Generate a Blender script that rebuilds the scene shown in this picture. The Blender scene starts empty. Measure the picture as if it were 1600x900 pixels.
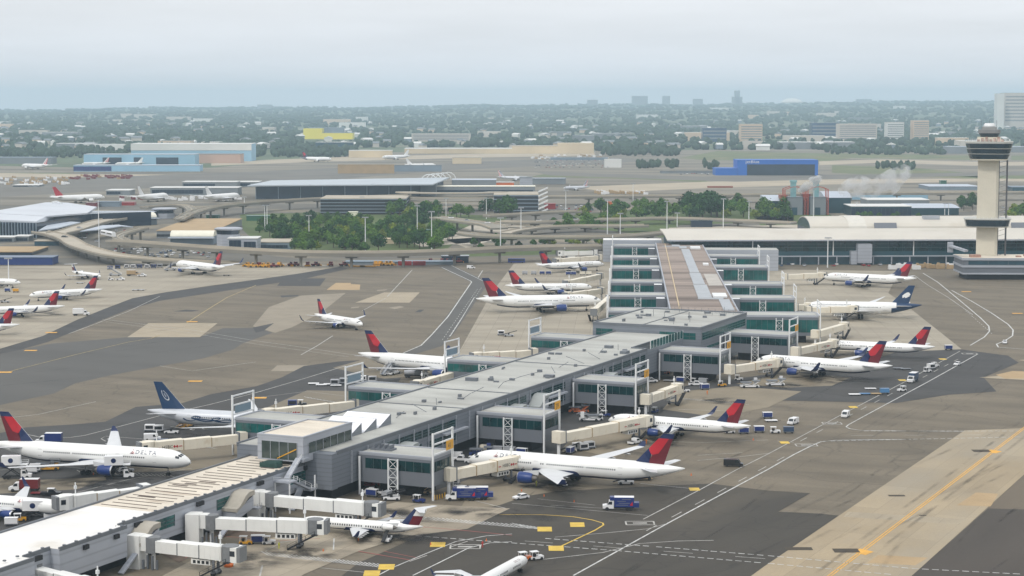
import bpy, math, random
from math import sin, cos, pi, radians as R, sqrt, atan2
from mathutils import Matrix, Vector
rnd = random.Random(7)
SC = bpy.context.scene
COL = SC.collection
# ---------------------------------------------------------------- camera, sky, sun, exposure
CAMH, FPX, YH = 105.0, 3000.0, 157.0
PITCH = math.atan((450 - YH) / FPX)
cam_d = bpy.data.cameras.new('camera'); cam = bpy.data.objects.new('camera', cam_d); COL.objects.link(cam)
cam.location = (0, 0, CAMH); cam.rotation_euler = (pi / 2 - PITCH, 0, 0)
cam_d.sensor_width = 36; cam_d.lens = FPX / 1600 * 36; cam_d.clip_start = 1; cam_d.clip_end = 30000
SC.camera = cam
SUN_EL, SUN_AZ = R(48), R(215)          # azimuth clockwise from +Y: behind the camera, to its left
W = bpy.data.worlds.new('World'); SC.world = W; W.use_nodes = True
nt = W.node_tree; nt.nodes.clear()
def nn(t, **k):
    n = nt.nodes.new(t)
    for a, b in k.items(): setattr(n, a, b)
    return n
sky = nn('ShaderNodeTexSky', sky_type='NISHITA', sun_disc=False, sun_elevation=SUN_EL, sun_rotation=SUN_AZ,
         altitude=100, air_density=1.0, dust_density=3.0, ozone_density=1.0)
tc = nn('ShaderNodeTexCoord'); mp = nn('ShaderNodeMapping'); mp.inputs['Scale'].default_value = (3.0, 3.0, 26.0)
nz = nn('ShaderNodeTexNoise'); nz.inputs['Scale'].default_value = 1.6; nz.inputs['Detail'].default_value = 5; nz.inputs['Roughness'].default_value = .55
rp = nn('ShaderNodeMapRange'); rp.inputs[1].default_value = .32; rp.inputs[2].default_value = .72; rp.inputs[3].default_value = .84; rp.inputs[4].default_value = .985
sep = nn('ShaderNodeSeparateXYZ')
gr = nn('ShaderNodeMapRange'); gr.inputs[1].default_value = -.01; gr.inputs[2].default_value = .075; gr.inputs[3].default_value = 0; gr.inputs[4].default_value = 1
zg = nn('ShaderNodeMapRange'); zg.inputs[1].default_value = .05; zg.inputs[2].default_value = .9; zg.inputs[3].default_value = 1.0; zg.inputs[4].default_value = 1.3
zs = nn('ShaderNodeVectorMath', operation='SCALE')
ccol = nn('ShaderNodeMix', data_type='RGBA'); ccol.inputs[6].default_value = (10.8, 11.5, 12.4, 1); ccol.inputs[7].default_value = (13.0, 13.2, 13.5, 1)
mx = nn('ShaderNodeMix', data_type='RGBA')
bg = nn('ShaderNodeBackground'); bg.inputs['Strength'].default_value = .068
out = nn('ShaderNodeOutputWorld')
L_ = nt.links.new
L_(tc.outputs['Generated'], mp.inputs['Vector']); L_(mp.outputs[0], nz.inputs['Vector']); L_(nz.outputs[0], rp.inputs[0])
L_(tc.outputs['Generated'], sep.inputs[0]); L_(sep.outputs[2], gr.inputs[0]); L_(gr.outputs[0], ccol.inputs[0])
L_(rp.outputs[0], mx.inputs[0]); L_(sky.outputs[0], mx.inputs[6]); L_(ccol.outputs[2], mx.inputs[7])
L_(sep.outputs[2], zg.inputs[0]); L_(mx.outputs[2], zs.inputs[0]); L_(zg.outputs[0], zs.inputs['Scale']); L_(zs.outputs[0], bg.inputs['Color']); L_(bg.outputs[0], out.inputs['Surface'])
sd = bpy.data.lights.new('sun', 'SUN'); sd.energy = 1.3; sd.angle = R(7); sd.color = (1, .96, .9)
so = bpy.data.objects.new('sun', sd); COL.objects.link(so)
so.rotation_euler = (pi / 2 - SUN_EL, 0, pi - SUN_AZ)
so.location = (0, 0, 400)
vs = SC.view_settings; vs.view_transform = 'Standard'; vs.look = 'None'; vs.exposure = 0.12; vs.gamma = 1; vs.use_curve_mapping = False
SC.render.engine = 'CYCLES'
cy = SC.cycles; cy.use_denoising = True; cy.max_bounces = 5; cy.diffuse_bounces = 2; cy.glossy_bounces = 2; cy.volume_bounces = 1
cy.transmission_bounces = 2; cy.transparent_max_bounces = 24; cy.use_adaptive_sampling = True; cy.adaptive_threshold = .01
cy.caustics_reflective = False; cy.caustics_refractive = False
HAZE = 8.2e-5                           # density of the air, per metre
# ---------------------------------------------------------------- photo pixel -> place on the ground, used to survey the site
_c, _s = cos(PITCH), sin(PITCH)
def P(px, py, h=0.0):
    u, v = (px - 800) / FPX, (450 - py) / FPX
    t = (h - CAMH) / (-_s + v * _c)
    return (u * t, (_c + v * _s) * t, h)
def hz(py, y):                       # height of what shows at row py when it stands y metres ahead
    v = (450 - py) / FPX
    return CAMH + y * (v * _c - _s) / (_c + v * _s)
def xat(px, y, z=0.0): return (px - 800) / FPX * (y * _c - (z - CAMH) * _s)
# ---------------------------------------------------------------- materials
def srgb(r, g, b): return tuple((c / 255 / 12.92 if c / 255 <= .04045 else ((c / 255 + .055) / 1.055) ** 2.4) for c in (r, g, b))
MATS = {}
def mat(name, col, rough=.7, metal=0.0, var=.12, scale=.25, spec=.4, brick=None, stretch=None, fine=0.0, coat=0.0, lines=None, stain=None, crack=None):
    m = bpy.data.materials.new(name); m.use_nodes = True
    t = m.node_tree; b = t.nodes['Principled BSDF']; N = t.nodes.new; L = t.links.new
    b.inputs['Roughness'].default_value = rough; b.inputs['Metallic'].default_value = metal
    b.inputs['Specular IOR Level'].default_value = spec; b.inputs['Coat Weight'].default_value = coat
    col = tuple(col)
    geo = N('ShaderNodeNewGeometry'); vec = geo.outputs['Position']
    if stretch:
        ang, sx, sy = stretch
        mpn = N('ShaderNodeMapping'); mpn.inputs['Rotation'].default_value = (0, 0, ang); 
        L(vec, mpn.inputs['Vector']); rot = mpn.outputs[0]
        mp2 = N('ShaderNodeMapping'); mp2.inputs['Scale'].default_value = (sx, sy, 1); L(rot, mp2.inputs['Vector']); svec = mp2.outputs[0]
    else: svec = vec; rot = vec
    def mul(a_sock, fac_sock):
        x = N('ShaderNodeVectorMath'); x.operation = 'SCALE'; L(a_sock, x.inputs[0]); L(fac_sock, x.inputs['Scale']); return x.outputs[0]
    def noise(v, sc, det, lo, hi, a=.3, c=.7):
        n = N('ShaderNodeTexNoise'); n.inputs['Scale'].default_value = sc; n.inputs['Detail'].default_value = det; L(v, n.inputs['Vector'])
        r = N('ShaderNodeMapRange'); r.inputs[1].default_value = a; r.inputs[2].default_value = c; r.inputs[3].default_value = lo; r.inputs[4].default_value = hi
        L(n.outputs[0], r.inputs[0]); return r.outputs[0]
    rgb = N('ShaderNodeRGB'); rgb.outputs[0].default_value = (*col, 1); cur = rgb.outputs[0]
    if brick:
        bw, bh, c2, mort = brick
        bt = N('ShaderNodeTexBrick'); bt.offset = 0; bt.inputs['Scale'].default_value = 1
        bt.inputs['Brick Width'].default_value = bw; bt.inputs['Row Height'].default_value = bh
        bt.inputs['Mortar Size'].default_value = mort; bt.inputs['Mortar Smooth'].default_value = .3
        bt.inputs['Color1'].default_value = (*col, 1); bt.inputs['Color2'].default_value = (*[a * c2 for a in col], 1)
        bt.inputs['Mortar'].default_value = (*[a * .62 for a in col], 1); L(rot, bt.inputs['Vector']); cur = bt.outputs[0]
    if var: cur = mul(cur, noise(svec, scale, 5, 1 - var, 1 + var))
    if fine: cur = mul(cur, noise(vec, 1.3, 3, 1 - fine, 1 + fine))
    if lines:                        # horizontal cladding joints every n metres
        sx = N('ShaderNodeSeparateXYZ'); L(vec, sx.inputs[0])
        md = N('ShaderNodeMath'); md.operation = 'PINGPONG'; md.inputs[1].default_value = lines / 2; L(sx.outputs[2], md.inputs[0])
        r = N('ShaderNodeMapRange'); r.inputs[1].default_value = 0; r.inputs[2].default_value = lines * .16; r.inputs[3].default_value = .78; r.inputs[4].default_value = 1
        L(md.outputs[0], r.inputs[0]); cur = mul(cur, r.outputs[0])
    if stain:
        scol, ssc, lo, hi = stain
        mxn = N('ShaderNodeMix'); mxn.data_type = 'RGBA'; mxn.inputs[7].default_value = (*scol, 1); L(cur, mxn.inputs[6])
        L(noise(svec, ssc, 6, 0, 1, lo, hi), mxn.inputs[0]); cur = mxn.outputs[2]
    if crack:                        # sealed cracks and tyre-dark streaks in old pavement
        wn = N('ShaderNodeTexNoise'); wn.inputs['Scale'].default_value = .05; wn.inputs['Detail'].default_value = 3; L(vec, wn.inputs['Vector'])
        ad = N('ShaderNodeVectorMath'); ad.operation = 'MULTIPLY_ADD'; ad.inputs[1].default_value = (22, 22, 0); L(wn.outputs['Color'], ad.inputs[0]); L(vec, ad.inputs[2])
        vo = N('ShaderNodeTexVoronoi'); vo.feature = 'DISTANCE_TO_EDGE'; vo.inputs['Scale'].default_value = crack; L(ad.outputs[0], vo.inputs['Vector'])
        r = N('ShaderNodeMapRange'); r.inputs[1].default_value = .002; r.inputs[2].default_value = .012; r.inputs[3].default_value = .78; r.inputs[4].default_value = 1; L(vo.outputs['Distance'], r.inputs[0]); cur = mul(cur, r.outputs[0])
        sp = N('ShaderNodeTexVoronoi'); sp.inputs['Scale'].default_value = .11; L(ad.outputs[0], sp.inputs['Vector'])
        r = N('ShaderNodeMapRange'); r.inputs[1].default_value = .04; r.inputs[2].default_value = .2; r.inputs[3].default_value = .80; r.inputs[4].default_value = 1; L(sp.outputs['Distance'], r.inputs[0]); cur = mul(cur, r.outputs[0])
    L(cur, b.inputs['Base Color'])
    MATS[name] = m; return m
# ---------------------------------------------------------------- mesh building
class MB:
    def __init__(s): s.v = []; s.f = []; s.m = []
    def poly(s, pts, m=0):
        i = len(s.v); s.v += [tuple(p) for p in pts]; s.f.append(tuple(range(i, i + len(pts)))); s.m.append(m); return s
    def box(s, x0, x1, y0, y1, z0, z1, m=0, mt=None):
        i = len(s.v); s.v += [(x0, y0, z0), (x1, y0, z0), (x1, y1, z0), (x0, y1, z0), (x0, y0, z1), (x1, y0, z1), (x1, y1, z1), (x0, y1, z1)]
        for k, q in enumerate(((3, 2, 1, 0), (4, 5, 6, 7), (0, 1, 5, 4), (1, 2, 6, 5), (2, 3, 7, 6), (3, 0, 4, 7))):
            s.f.append(tuple(i + a for a in q)); s.m.append(mt if (mt is not None and k == 1) else m)
        return s
    def prism(s, poly, z0, z1, m=0, mt=None):
        a = sum(poly[k - 1][0] * poly[k][1] - poly[k][0] * poly[k - 1][1] for k in range(len(poly)))
        if a < 0: poly = poly[::-1]
        n = len(poly); i = len(s.v)
        za = z0 if isinstance(z0, (list, tuple)) else [z0] * n; zb = z1 if isinstance(z1, (list, tuple)) else [z1] * n
        s.v += [(p[0], p[1], z) for p, z in zip(poly, za)] + [(p[0], p[1], z) for p, z in zip(poly, zb)]
        s.f.append(tuple(i + k for k in range(n))[::-1]); s.m.append(m)
        s.f.append(tuple(i + n + k for k in range(n))); s.m.append(m if mt is None else mt)
        for k in range(n):
            q = (k + 1) % n; s.f.append((i + k, i + q, i + n + q, i + n + k)); s.m.append(m)
        return s
    def loft(s, rings, m=0, caps=True, closed=True, fm=None):
        n = len(rings[0]); i = len(s.v)
        for r in rings: s.v += [tuple(p) for p in r]
        for a in range(len(rings) - 1):
            for k in range(n if closed else n - 1):
                q = (k + 1) % n
                s.f.append((i + a * n + k, i + a * n + q, i + (a + 1) * n + q, i + (a + 1) * n + k)); s.m.append(fm(a, k) if fm else m)
        if caps:
            s.f.append(tuple(i + k for k in range(n))); s.m.append(fm(0, 0) if fm else m)
            s.f.append(tuple(i + (len(rings) - 1) * n + k for k in range(n))); s.m.append(fm(len(rings) - 2, 0) if fm else m)
        return s
    def tube(s, p0, p1, r, n=6, m=0, r1=None):
        p0 = Vector(p0); p1 = Vector(p1); d = (p1 - p0).normalized(); a = d.orthogonal().normalized(); b = d.cross(a)
        r1 = r if r1 is None else r1
        return s.loft([[p + a * q * cos(2 * pi * k / n) + b * q * sin(2 * pi * k / n) for k in range(n)] for p, q in ((p0, r), (p1, r1))], m)
    def bar(s, p0, p1, w, h, m=0):       # a beam of width w (sideways) and height h between two points
        p0 = Vector(p0); p1 = Vector(p1); d = (p1 - p0).normalized()
        a = d.cross(Vector((0, 0, 1))); a = a.normalized() if a.length > .02 else Vector((1, 0, 0)); b = a.cross(d).normalized()
        r = lambda p: [p + a * w / 2 + b * h / 2, p - a * w / 2 + b * h / 2, p - a * w / 2 - b * h / 2, p + a * w / 2 - b * h / 2]
        return s.loft([r(p0), r(p1)], m)
    def ribbon(s, pts, w, z0, z1, m=0, mt=None):   # a strip of width w that follows a line, with thickness
        n = len(pts); Lf = []; Rt = []
        for k in range(n):
            a = Vector(pts[max(0, k - 1)][:2]); b = Vector(pts[min(n - 1, k + 1)][:2]); d = (b - a).normalized(); nx = Vector((-d.y, d.x))
            p = Vector(pts[k][:2]); h = pts[k][2] if len(pts[k]) > 2 else 0; ww = w[k] if isinstance(w, (list, tuple)) else w
            Lf.append((*(p + nx * ww / 2), h)); Rt.append((*(p - nx * ww / 2), h))
        for k in range(n - 1):
            a, b, c, d = Rt[k], Rt[k + 1], Lf[k + 1], Lf[k]
            T = lambda p, z: (p[0], p[1], p[2] + z)
            s.poly([T(a, z1), T(b, z1), T(c, z1), T(d, z1)], m if mt is None else mt)
            if z1 - z0 > 1e-6:
                s.poly([T(d, z0), T(c, z0), T(b, z0), T(a, z0)], m)
                s.poly([T(a, z0), T(b, z0), T(b, z1), T(a, z1)], m); s.poly([T(c, z0), T(d, z0), T(d, z1), T(c, z1)], m)
                if k == 0: s.poly([T(d, z0), T(a, z0), T(a, z1), T(d, z1)], m)
                if k == n - 2: s.poly([T(b, z0), T(c, z0), T(c, z1), T(b, z1)], m)
        return s
    def each(s, name, mats, parent=None):        # one object for every loose piece
        par = list(range(len(s.v)))
        def find(a):
            while par[a] != a: par[a] = par[par[a]]; a = par[a]
            return a
        for f in s.f:
            for a in f[1:]: par[find(a)] = find(f[0])
        g = {}
        for f, m in zip(s.f, s.m): g.setdefault(find(f[0]), []).append((f, m))
        for fs in g.values():
            q = MB(); ix = {}
            for f, m in fs:
                for a in f:
                    if a not in ix: ix[a] = len(q.v); q.v.append(s.v[a])
                q.f.append(tuple(ix[a] for a in f)); q.m.append(m)
            q.build(name, mats, parent)
    def build(s, name, mats, parent=None, smooth=False):
        me = bpy.data.meshes.new(name); me.from_pydata(s.v, [], s.f)
        mats = mats if isinstance(mats, (list, tuple)) else [mats]
        for q in mats: me.materials.append(q)
        if len(mats) > 1: me.polygons.foreach_set('material_index', [min(a, len(mats) - 1) for a in s.m])
        if smooth: me.polygons.foreach_set('use_smooth', [True] * len(me.polygons))
        me.update()
        o = bpy.data.objects.new(name, me); COL.objects.link(o)
        if parent is not None: o.parent = parent
        return o
def tag(o, label, cat, group=None):
    o['label'] = label; o['category'] = cat
    if group: o['group'] = group
    return o
def thing(name, label, cat, loc=(0, 0, 0), rz=0.0, group=None):
    o = bpy.data.objects.new(name, None); COL.objects.link(o); o.location = loc; o.rotation_euler = (0, 0, rz)
    return tag(o, label, cat, group)
def struct(name, mb, mats, kind='structure'):
    o = mb.build(name, mats); o['kind'] = kind; return o
KIDS = {}
def kids(o):
    if o.name not in KIDS: KIDS[o.name] = list(o.children)
    return KIDS[o.name]
def copy_tree(o, loc=None, rz=None, label=None, group=None, scale=None, parent=None):
    c = o.copy(); COL.objects.link(c)
    if parent is not None: c.parent = parent
    if loc is not None: c.location = loc
    if rz is not None: c.rotation_euler = (0, 0, rz)
    if scale is not None: c.scale = scale if isinstance(scale, tuple) else (scale,) * 3
    if label: c['label'] = label
    if group: c['group'] = group
    for ch in kids(o): copy_tree(ch, parent=c)
    return c
def lerp(a, b, t): return tuple(x + (y - x) * t for x, y in zip(a, b))
def smooth_line(pts, n=8):
    """Catmull-Rom through the points"""
    o = []; q = [pts[0]] + list(pts) + [pts[-1]]
    for i in range(1, len(q) - 2):
        p0, p1, p2, p3 = q[i - 1:i + 3]
        for k in range(n):
            t = k / n
            o.append(tuple(.5 * (2 * b + (c - a) * t + (2 * a - 5 * b + 4 * c - d) * t * t + (3 * b - a - 3 * c + d) * t ** 3) for a, b, c, d in zip(p0, p1, p2, p3)))
    return o + [tuple(pts[-1])]
# lettering: outlines of Blender's own font turned into mesh faces
_TXT = {}
def text_mesh(s, spacing=1.0):
    k = (s, spacing)
    if k not in _TXT:
        cu = bpy.data.curves.new('lettering', 'FONT'); cu.body = s; cu.size = 1; cu.space_character = spacing; cu.resolution_u = 2
        ob = bpy.data.objects.new('lettering', cu); COL.objects.link(ob); bpy.context.view_layer.update()
        me = ob.evaluated_get(bpy.context.evaluated_depsgraph_get()).to_mesh()
        vv = [(a.co.x, a.co.y) for a in me.vertices]; ff = [tuple(p.vertices) for p in me.polygons]
        ob.evaluated_get(bpy.context.evaluated_depsgraph_get()).to_mesh_clear()
        bpy.data.objects.remove(ob); bpy.data.curves.remove(cu)
        x0 = min(a for a, b in vv); _TXT[k] = ([(a - x0, b) for a, b in vv], ff, max(a for a, b in vv) - x0)
    return _TXT[k]
def put_text(mb, s, fn, spacing=1.0, m=0):
    vv, ff, w = text_mesh(s, spacing); i = len(mb.v)
    mb.v += [fn(a, b) for a, b in vv]
    for q in ff: mb.f.append(tuple(i + a for a in q)); mb.m.append(m)
    return w
# ---------------------------------------------------------------- the two axes of the terminal
A1, B1 = R(24.55), R(3.35)
O1, O2 = (-44.6, 500.4), (100.5, 856.3)
def UV(v, u): return (O1[0] + v * cos(A1) + u * sin(A1), O1[1] - v * sin(A1) + u * cos(A1))
def UV2(v, u): return (O2[0] + v * cos(B1) + u * sin(B1), O2[1] - v * sin(B1) + u * cos(B1))
# ---------------------------------------------------------------- ground
def ridge(x, y):
    az = x / max(y, 1)
    top = 57 + 135 * az
    t = min(1, max(0, (y - 5400) / 11600)); t = t * t * (3 - 2 * t)
    bump = 5 * sin(x * .0021 + 1.3) + 4 * sin(x * .0047 + y * .001) + 3 * sin(x * .009 + 4)
    return max(0, t * (top + bump * t) - (max(0, y - 17000) * .02))
mb = MB(); NX, ys = 72, [-95 + 0.0] + [300 * k for k in range(1, 17)] + [4900 + 150 * k for k in range(0, 92)]
for y in ys:
    for i in range(NX + 1):
        x = -5400 + 150 * i; mb.v.append((x, y, ridge(x, y)))
for j in range(len(ys) - 1):
    for i in range(NX):
        a = j * (NX + 1) + i; mb.f.append((a, a + 1, a + NX + 2, a + NX + 1)); mb.m.append(0)
def G(r, g, b): return tuple(c * k for c, k in zip(srgb(r, g, b), (.765, .735, .685)))
M_terrain = mat('terrain', G(96, 112, 84), .95, var=.25, scale=.004, stain=(G(160, 155, 140), .006, .56, .66))
g = struct('ground', mb, M_terrain)
M_tan = mat('tan_asphalt', G(125, 117, 103), .85, var=.22, scale=.05, stretch=(A1, .35, 1.6), fine=.10, brick=(9, 22, .93, .02), stain=(G(98, 92, 82), .03, .60, .80), crack=.035)
M_field = mat('airfield_pavement', G(142, 137, 126), .9, var=.22, scale=.012, stretch=(.1, .5, 2.2), fine=.05, stain=(G(112, 107, 96), .006, .5, .62))
M_conc = mat('apron_concrete', G(178, 169, 153), .8, var=.15, scale=.06, fine=.05, brick=(7.6, 7.6, .88, .09), stretch=(A1, 1, 1), stain=(G(140, 130, 115), .035, .58, .82))
M_concB = mat('far_apron_concrete', G(176, 169, 155), .8, var=.16, scale=.04, fine=.05, brick=(7.6, 7.6, .90, .09), stretch=(B1, .4, 1.4), stain=(G(128, 119, 106), .03, .56, .8))
M_dark = mat('dark_asphalt', G(74, 74, 75), .85, var=.17, scale=.05, stretch=(A1, .4, 1.5), fine=.06, stain=(G(74, 72, 70), .02, .56, .75), crack=.05)
M_dark2 = mat('brown_asphalt', G(75, 71, 65), .85, var=.18, scale=.05, stretch=(A1 + .25, 1.5, .3), fine=.05, brick=(12, 60, .92, .02), stain=(G(104, 97, 85), .012, .55, .7), crack=.04)
M_grey = mat('grey_asphalt', G(96, 96, 95), .85, var=.12, scale=.03, stretch=(A1, .5, 1.5), fine=.04)
pa, pb = P(1297, 900), P(1590, 677); TW = atan2(pb[0] - pa[0], pb[1] - pa[1])
M_twy = mat('taxiway_concrete', G(186, 171, 145), .8, var=.10, scale=.06, stretch=(TW, 1, .5), fine=.05, brick=(7.6, 30, .80, .06), stain=(G(164, 160, 150), .02, .45, .7))
M_patch = mat('new_concrete', G(183, 172, 152), .8, var=.08, scale=.1, fine=.05, brick=(7.6, 7.6, .95, .05), stretch=(A1, 1, 1))
M_pale = mat('tan_concrete_patch', G(190, 166, 130), .8, var=.1, scale=.1, fine=.04)
M_grass = mat('mown_grass', G(112, 122, 84), .95, var=.2, scale=.02, fine=.08, stain=(G(138, 132, 100), .015, .5, .7))
M_white = mat('white_line_paint', (.52, .52, .50), .65, var=.3, scale=.4)
M_lwhite = mat('worn_line_paint', (.42, .41, .38), .7, var=.3, scale=.3)
M_yell = mat('yellow_line_paint', (.62, .42, .05), .6, var=.15, scale=.4)
M_red = mat('red_line_paint', (.32, .08, .07), .7, var=.2, scale=.3)
LV = [0.004]
def sheet(name, polys, m, z=None):
    if z is None: LV[0] += .004; z = LV[0]
    q = MB()
    for pl in polys: q.poly([P(x, y)[:2] + (z,) for x, y in pl][::-1])
    return struct(name, q, m)
# airport land as seen across the frame
sheet('airfield_pavement', [[(-420, 1000), (2050, 1000), (2050, 243), (1330, 232), (900, 236), (600, 238), (330, 262), (130, 262), (-420, 250)]], M_field)
sheet('mown_grass', [[(-200, 292), (60, 286), (300, 274), (520, 272), (520, 277), (330, 281), (60, 296), (-200, 304)],
                     [(830, 276), (1000, 280), (1120, 286), (1100, 282), (960, 274), (860, 270)],
                     [(1060, 247), (1120, 236), (1200, 238), (1330, 240), (1520, 243), (1520, 250), (1330, 247), (1290, 252), (1100, 250)],
                     [(1580, 243), (1800, 243), (1800, 250), (1580, 250)],
                     [(1300, 258), (1430, 262), (1530, 272), (1540, 280), (1420, 276), (1300, 270)],
                     [(-200, 272), (20, 270), (110, 270), (110, 274), (20, 275), (-200, 278)],
                     [(1500, 276), (1600, 273), (1800, 273), (1800, 282), (1600, 281)]], M_grass)
sheet('taxiway_strips', [[(-200, 268), (120, 272), (270, 273), (270, 276), (120, 277), (-200, 276)],
                     [(330, 253), (520, 246), (760, 240), (930, 238), (930, 243), (760, 246), (520, 252), (330, 259)],
                     [(1280, 252), (1380, 249), (1530, 253), (1800, 252), (1800, 257), (1530, 259), (1380, 254), (1280, 258)],
                     [(900, 292), (1100, 284), (1300, 280), (1540, 279), (1800, 281), (1800, 285), (1540, 283), (1300, 288), (1100, 294), (950, 301)],
                     [(400, 276), (560, 264), (760, 256), (760, 260), (580, 272), (460, 282)]], mat('pale_taxiway', G(188, 178, 160), .85, var=.12, scale=.02))
sheet('runway_asphalt', [[(-200, 282), (100, 279), (420, 267), (760, 252), (930, 246), (1050, 250), (930, 256), (700, 266), (480, 284), (300, 290), (-200, 320)],
                     [(830, 268), (1100, 276), (1500, 270), (1800, 262), (1800, 272), (1500, 275), (1150, 284), (860, 274)]], mat('runway_asphalt', G(122, 120, 115), .9, var=.14, scale=.015))
sheet('landside_ground', [[(-300, 330), (150, 318), (500, 318), (850, 318), (1050, 322), (1500, 330), (1900, 330), (1900, 402), (1060, 402), (935, 402), (700, 404), (400, 412), (-300, 416)]],
      mat('landside_asphalt', G(112, 110, 104), .9, var=.2, scale=.02, stain=(G(150, 142, 124), .015, .52, .66)))
sheet('apron_asphalt', [[(-300, 416), (385, 412), (560, 406), (720, 402), (935, 400), (1060, 402), (1900, 402), (2100, 1040), (-500, 1040)]], M_tan)
sheet('lawn', [[(375, 335), (560, 330), (800, 338), (720, 372), (690, 396), (420, 396), (380, 360)], [(900, 335), (1060, 322), (1240, 330), (1240, 345), (1060, 352), (1045, 372), (870, 350)],
               [(1180, 338), (1290, 330), (1310, 345), (1190, 356)], [(690, 392), (860, 384), (930, 388), (930, 396), (690, 402)]],
      mat('lawn_grass', G(86, 104, 52), .95, var=.25, scale=.03, fine=.1))
sheet('left_apron', [[(-300, 640), (-60, 562), (0, 545), (67, 525), (120, 500), (160, 484), (207, 466), (257, 457), (330, 446), (400, 437), (470, 427), (530, 417), (480, 411), (300, 414), (-300, 418)]], M_concB)
sheet('apron_edge', [[(-300, 665), (-60, 574), (0, 556), (76, 534), (140, 508), (200, 484), (250, 470), (350, 455), (400, 447), (470, 437), (545, 420), (530, 417), (470, 427), (400, 437), (257, 457), (207, 466), (160, 484), (120, 500), (67, 525), (0, 545), (-60, 562), (-300, 640)]], M_dark)
sheet('asphalt_swath', [[(-200, 640), (-60, 575), (0, 553), (80, 537), (200, 527), (312, 527), (348, 513), (400, 512), (426, 520), (378, 537), (365, 546), (318, 560), (240, 574), (175, 586), (118, 599), (84, 615), (0, 633), (-200, 690)]], M_grey)
sheet('concrete_patches', [[(199, 527), (232, 505), (340, 505), (312, 527)], [(555, 473), (600, 457), (656, 457), (640, 473)], [(423, 580), (433, 571), (545, 570), (508, 575), (480, 580)],
                           [(607, 481), (625, 478), (632, 480), (617, 483)], [(590, 453), (606, 452), (602, 454), (588, 455)], [(549, 480), (562, 479), (560, 481), (548, 482)],
                           [(395, 510), (420, 480), (470, 462), (540, 458), (500, 490), (455, 512), (430, 520)]], mat('worn_concrete_patch', G(160, 152, 138), .85, var=.1, scale=.08, fine=.05))
sheet('fresh_concrete_patch', [[(555, 473), (600, 457), (656, 457), (640, 473)], [(199, 527), (232, 505), (340, 505), (312, 527)]], M_patch)
sheet('tan_patch', [[(510, 453), (525, 442), (548, 442), (548, 444), (563, 445), (562, 453)]], M_pale)
sheet('dark_patches', [[(433, 447), (440, 438), (470, 438), (472, 435), (509, 435), (500, 447)], [(648, 488), (655, 484), (663, 484), (657, 488)], 
                       [(438, 462), (467, 461), (465, 463), (440, 465)], [(270, 487), (300, 487), (312, 485), (290, 484)], [(400, 520), (395, 512), (428, 505), (412, 517)]], M_dark)
sheet('gate_asphalt', [[(-300, 760), (-60, 690), (40, 668), (120, 663), (165, 659), (212, 636), (285, 630), (330, 616), (400, 604), (440, 590), (475, 572), (530, 565), (580, 562), (650, 560), (620, 600), (640, 640), (540, 690), (400, 740), (200, 860), (-60, 960)]], M_dark)
sheet('stand_concrete', [[(520, 575), (600, 553), (640, 556), (700, 560), (690, 585), (600, 592)], [(170, 700), (300, 690), (420, 690), (380, 720), (300, 735), (180, 740)], [(-60, 745), (60, 750), (180, 745), (120, 765), (-60, 775)], [(410, 640), (480, 610), (560, 612), (555, 640), (430, 655)]],
      mat('stained_concrete', G(136, 128, 113), .85, var=.15, scale=.06, fine=.06, stretch=(A1, .4, 1.4)))
sheet('inner_service_road', [[(686, 417), (737, 441), (676, 523), (660, 540), (625, 554), (640, 556), (690, 541), (708, 523), (764, 441), (704, 414)]], M_grey)
sheet('north_stand_concrete', [[(803, 412), (768, 458), (720, 545), (700, 566), (830, 556), (935, 530), (960, 500), (960, 405)]], M_concB)
sheet('east_stand_concrete', [[(1140, 420), (1405, 424), (1388, 458), (1421, 481), (1504, 547), (1400, 550), (1250, 548), (1150, 570), (1140, 500)]], M_concB)
sheet('east_dark_asphalt', [[(1000, 640), (1060, 605), (1200, 585), (1330, 575), (1400, 550), (1502, 546), (1530, 550), (1575, 556), (1592, 567), (1537, 590), (1557, 612), (1482, 617), (1400, 630), (1225, 626), (1150, 640), (1080, 652), (900, 700), (760, 740), (640, 780), (700, 700), (850, 640)]], M_dark)
sheet('stand_patches', [[(1035, 640), (1060, 612), (1150, 604), (1252, 612), (1200, 637), (1120, 652)], [(1150, 600), (1230, 582), (1330, 590), (1300, 603), (1230, 606)], [(880, 700), (905, 668), (990, 660), (1020, 690), (960, 715)],
                        [(720, 795), (735, 765), (840, 755), (900, 768), (850, 782), (822, 782), (838, 766), (800, 790)]],
      mat('stand_concrete_patch', G(148, 139, 122), .85, var=.13, scale=.08, fine=.06))
sheet('near_dark_asphalt', [[(820, 776), (870, 768), (962, 763), (1110, 756), (1200, 767), (1266, 771), (1216, 800), (1281, 803), (1310, 806), (1195, 885), (1130, 960), (420, 990), (560, 880), (640, 845), (730, 800), (780, 790)]], M_dark2)
sheet('taxiway_concrete', [[(1507, 673), (1640, 668), (1690, 668), (1600, 742), (1425, 900), (1330, 990), (1050, 990), (1195, 885)]], M_twy)
sheet('taxiway_pale_slabs', [[(1325, 800), (1512, 812), (1495, 820), (1318, 808)], [(1530, 590), (1600, 585), (1660, 590), (1600, 594), (1560, 592)], [(1590, 563), (1660, 558), (1660, 570)]], M_patch)
sheet('taxiway_tan_slabs', [[(1495, 790), (1525, 770), (1560, 772), (1548, 792)], [(1355, 880), (1372, 868), (1450, 872), (1430, 884)], [(1556, 586), (1582, 580), (1640, 582), (1640, 592), (1570, 592)]], M_pale)
sheet('far_side_asphalt', [[(1690, 668), (1600, 742), (1544, 795), (1700, 800), (1760, 700)]], mat('mid_brown_asphalt', G(116, 107, 94), .85, var=.12, scale=.05, stretch=(TW, 1.5, .3), fine=.05))
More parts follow.
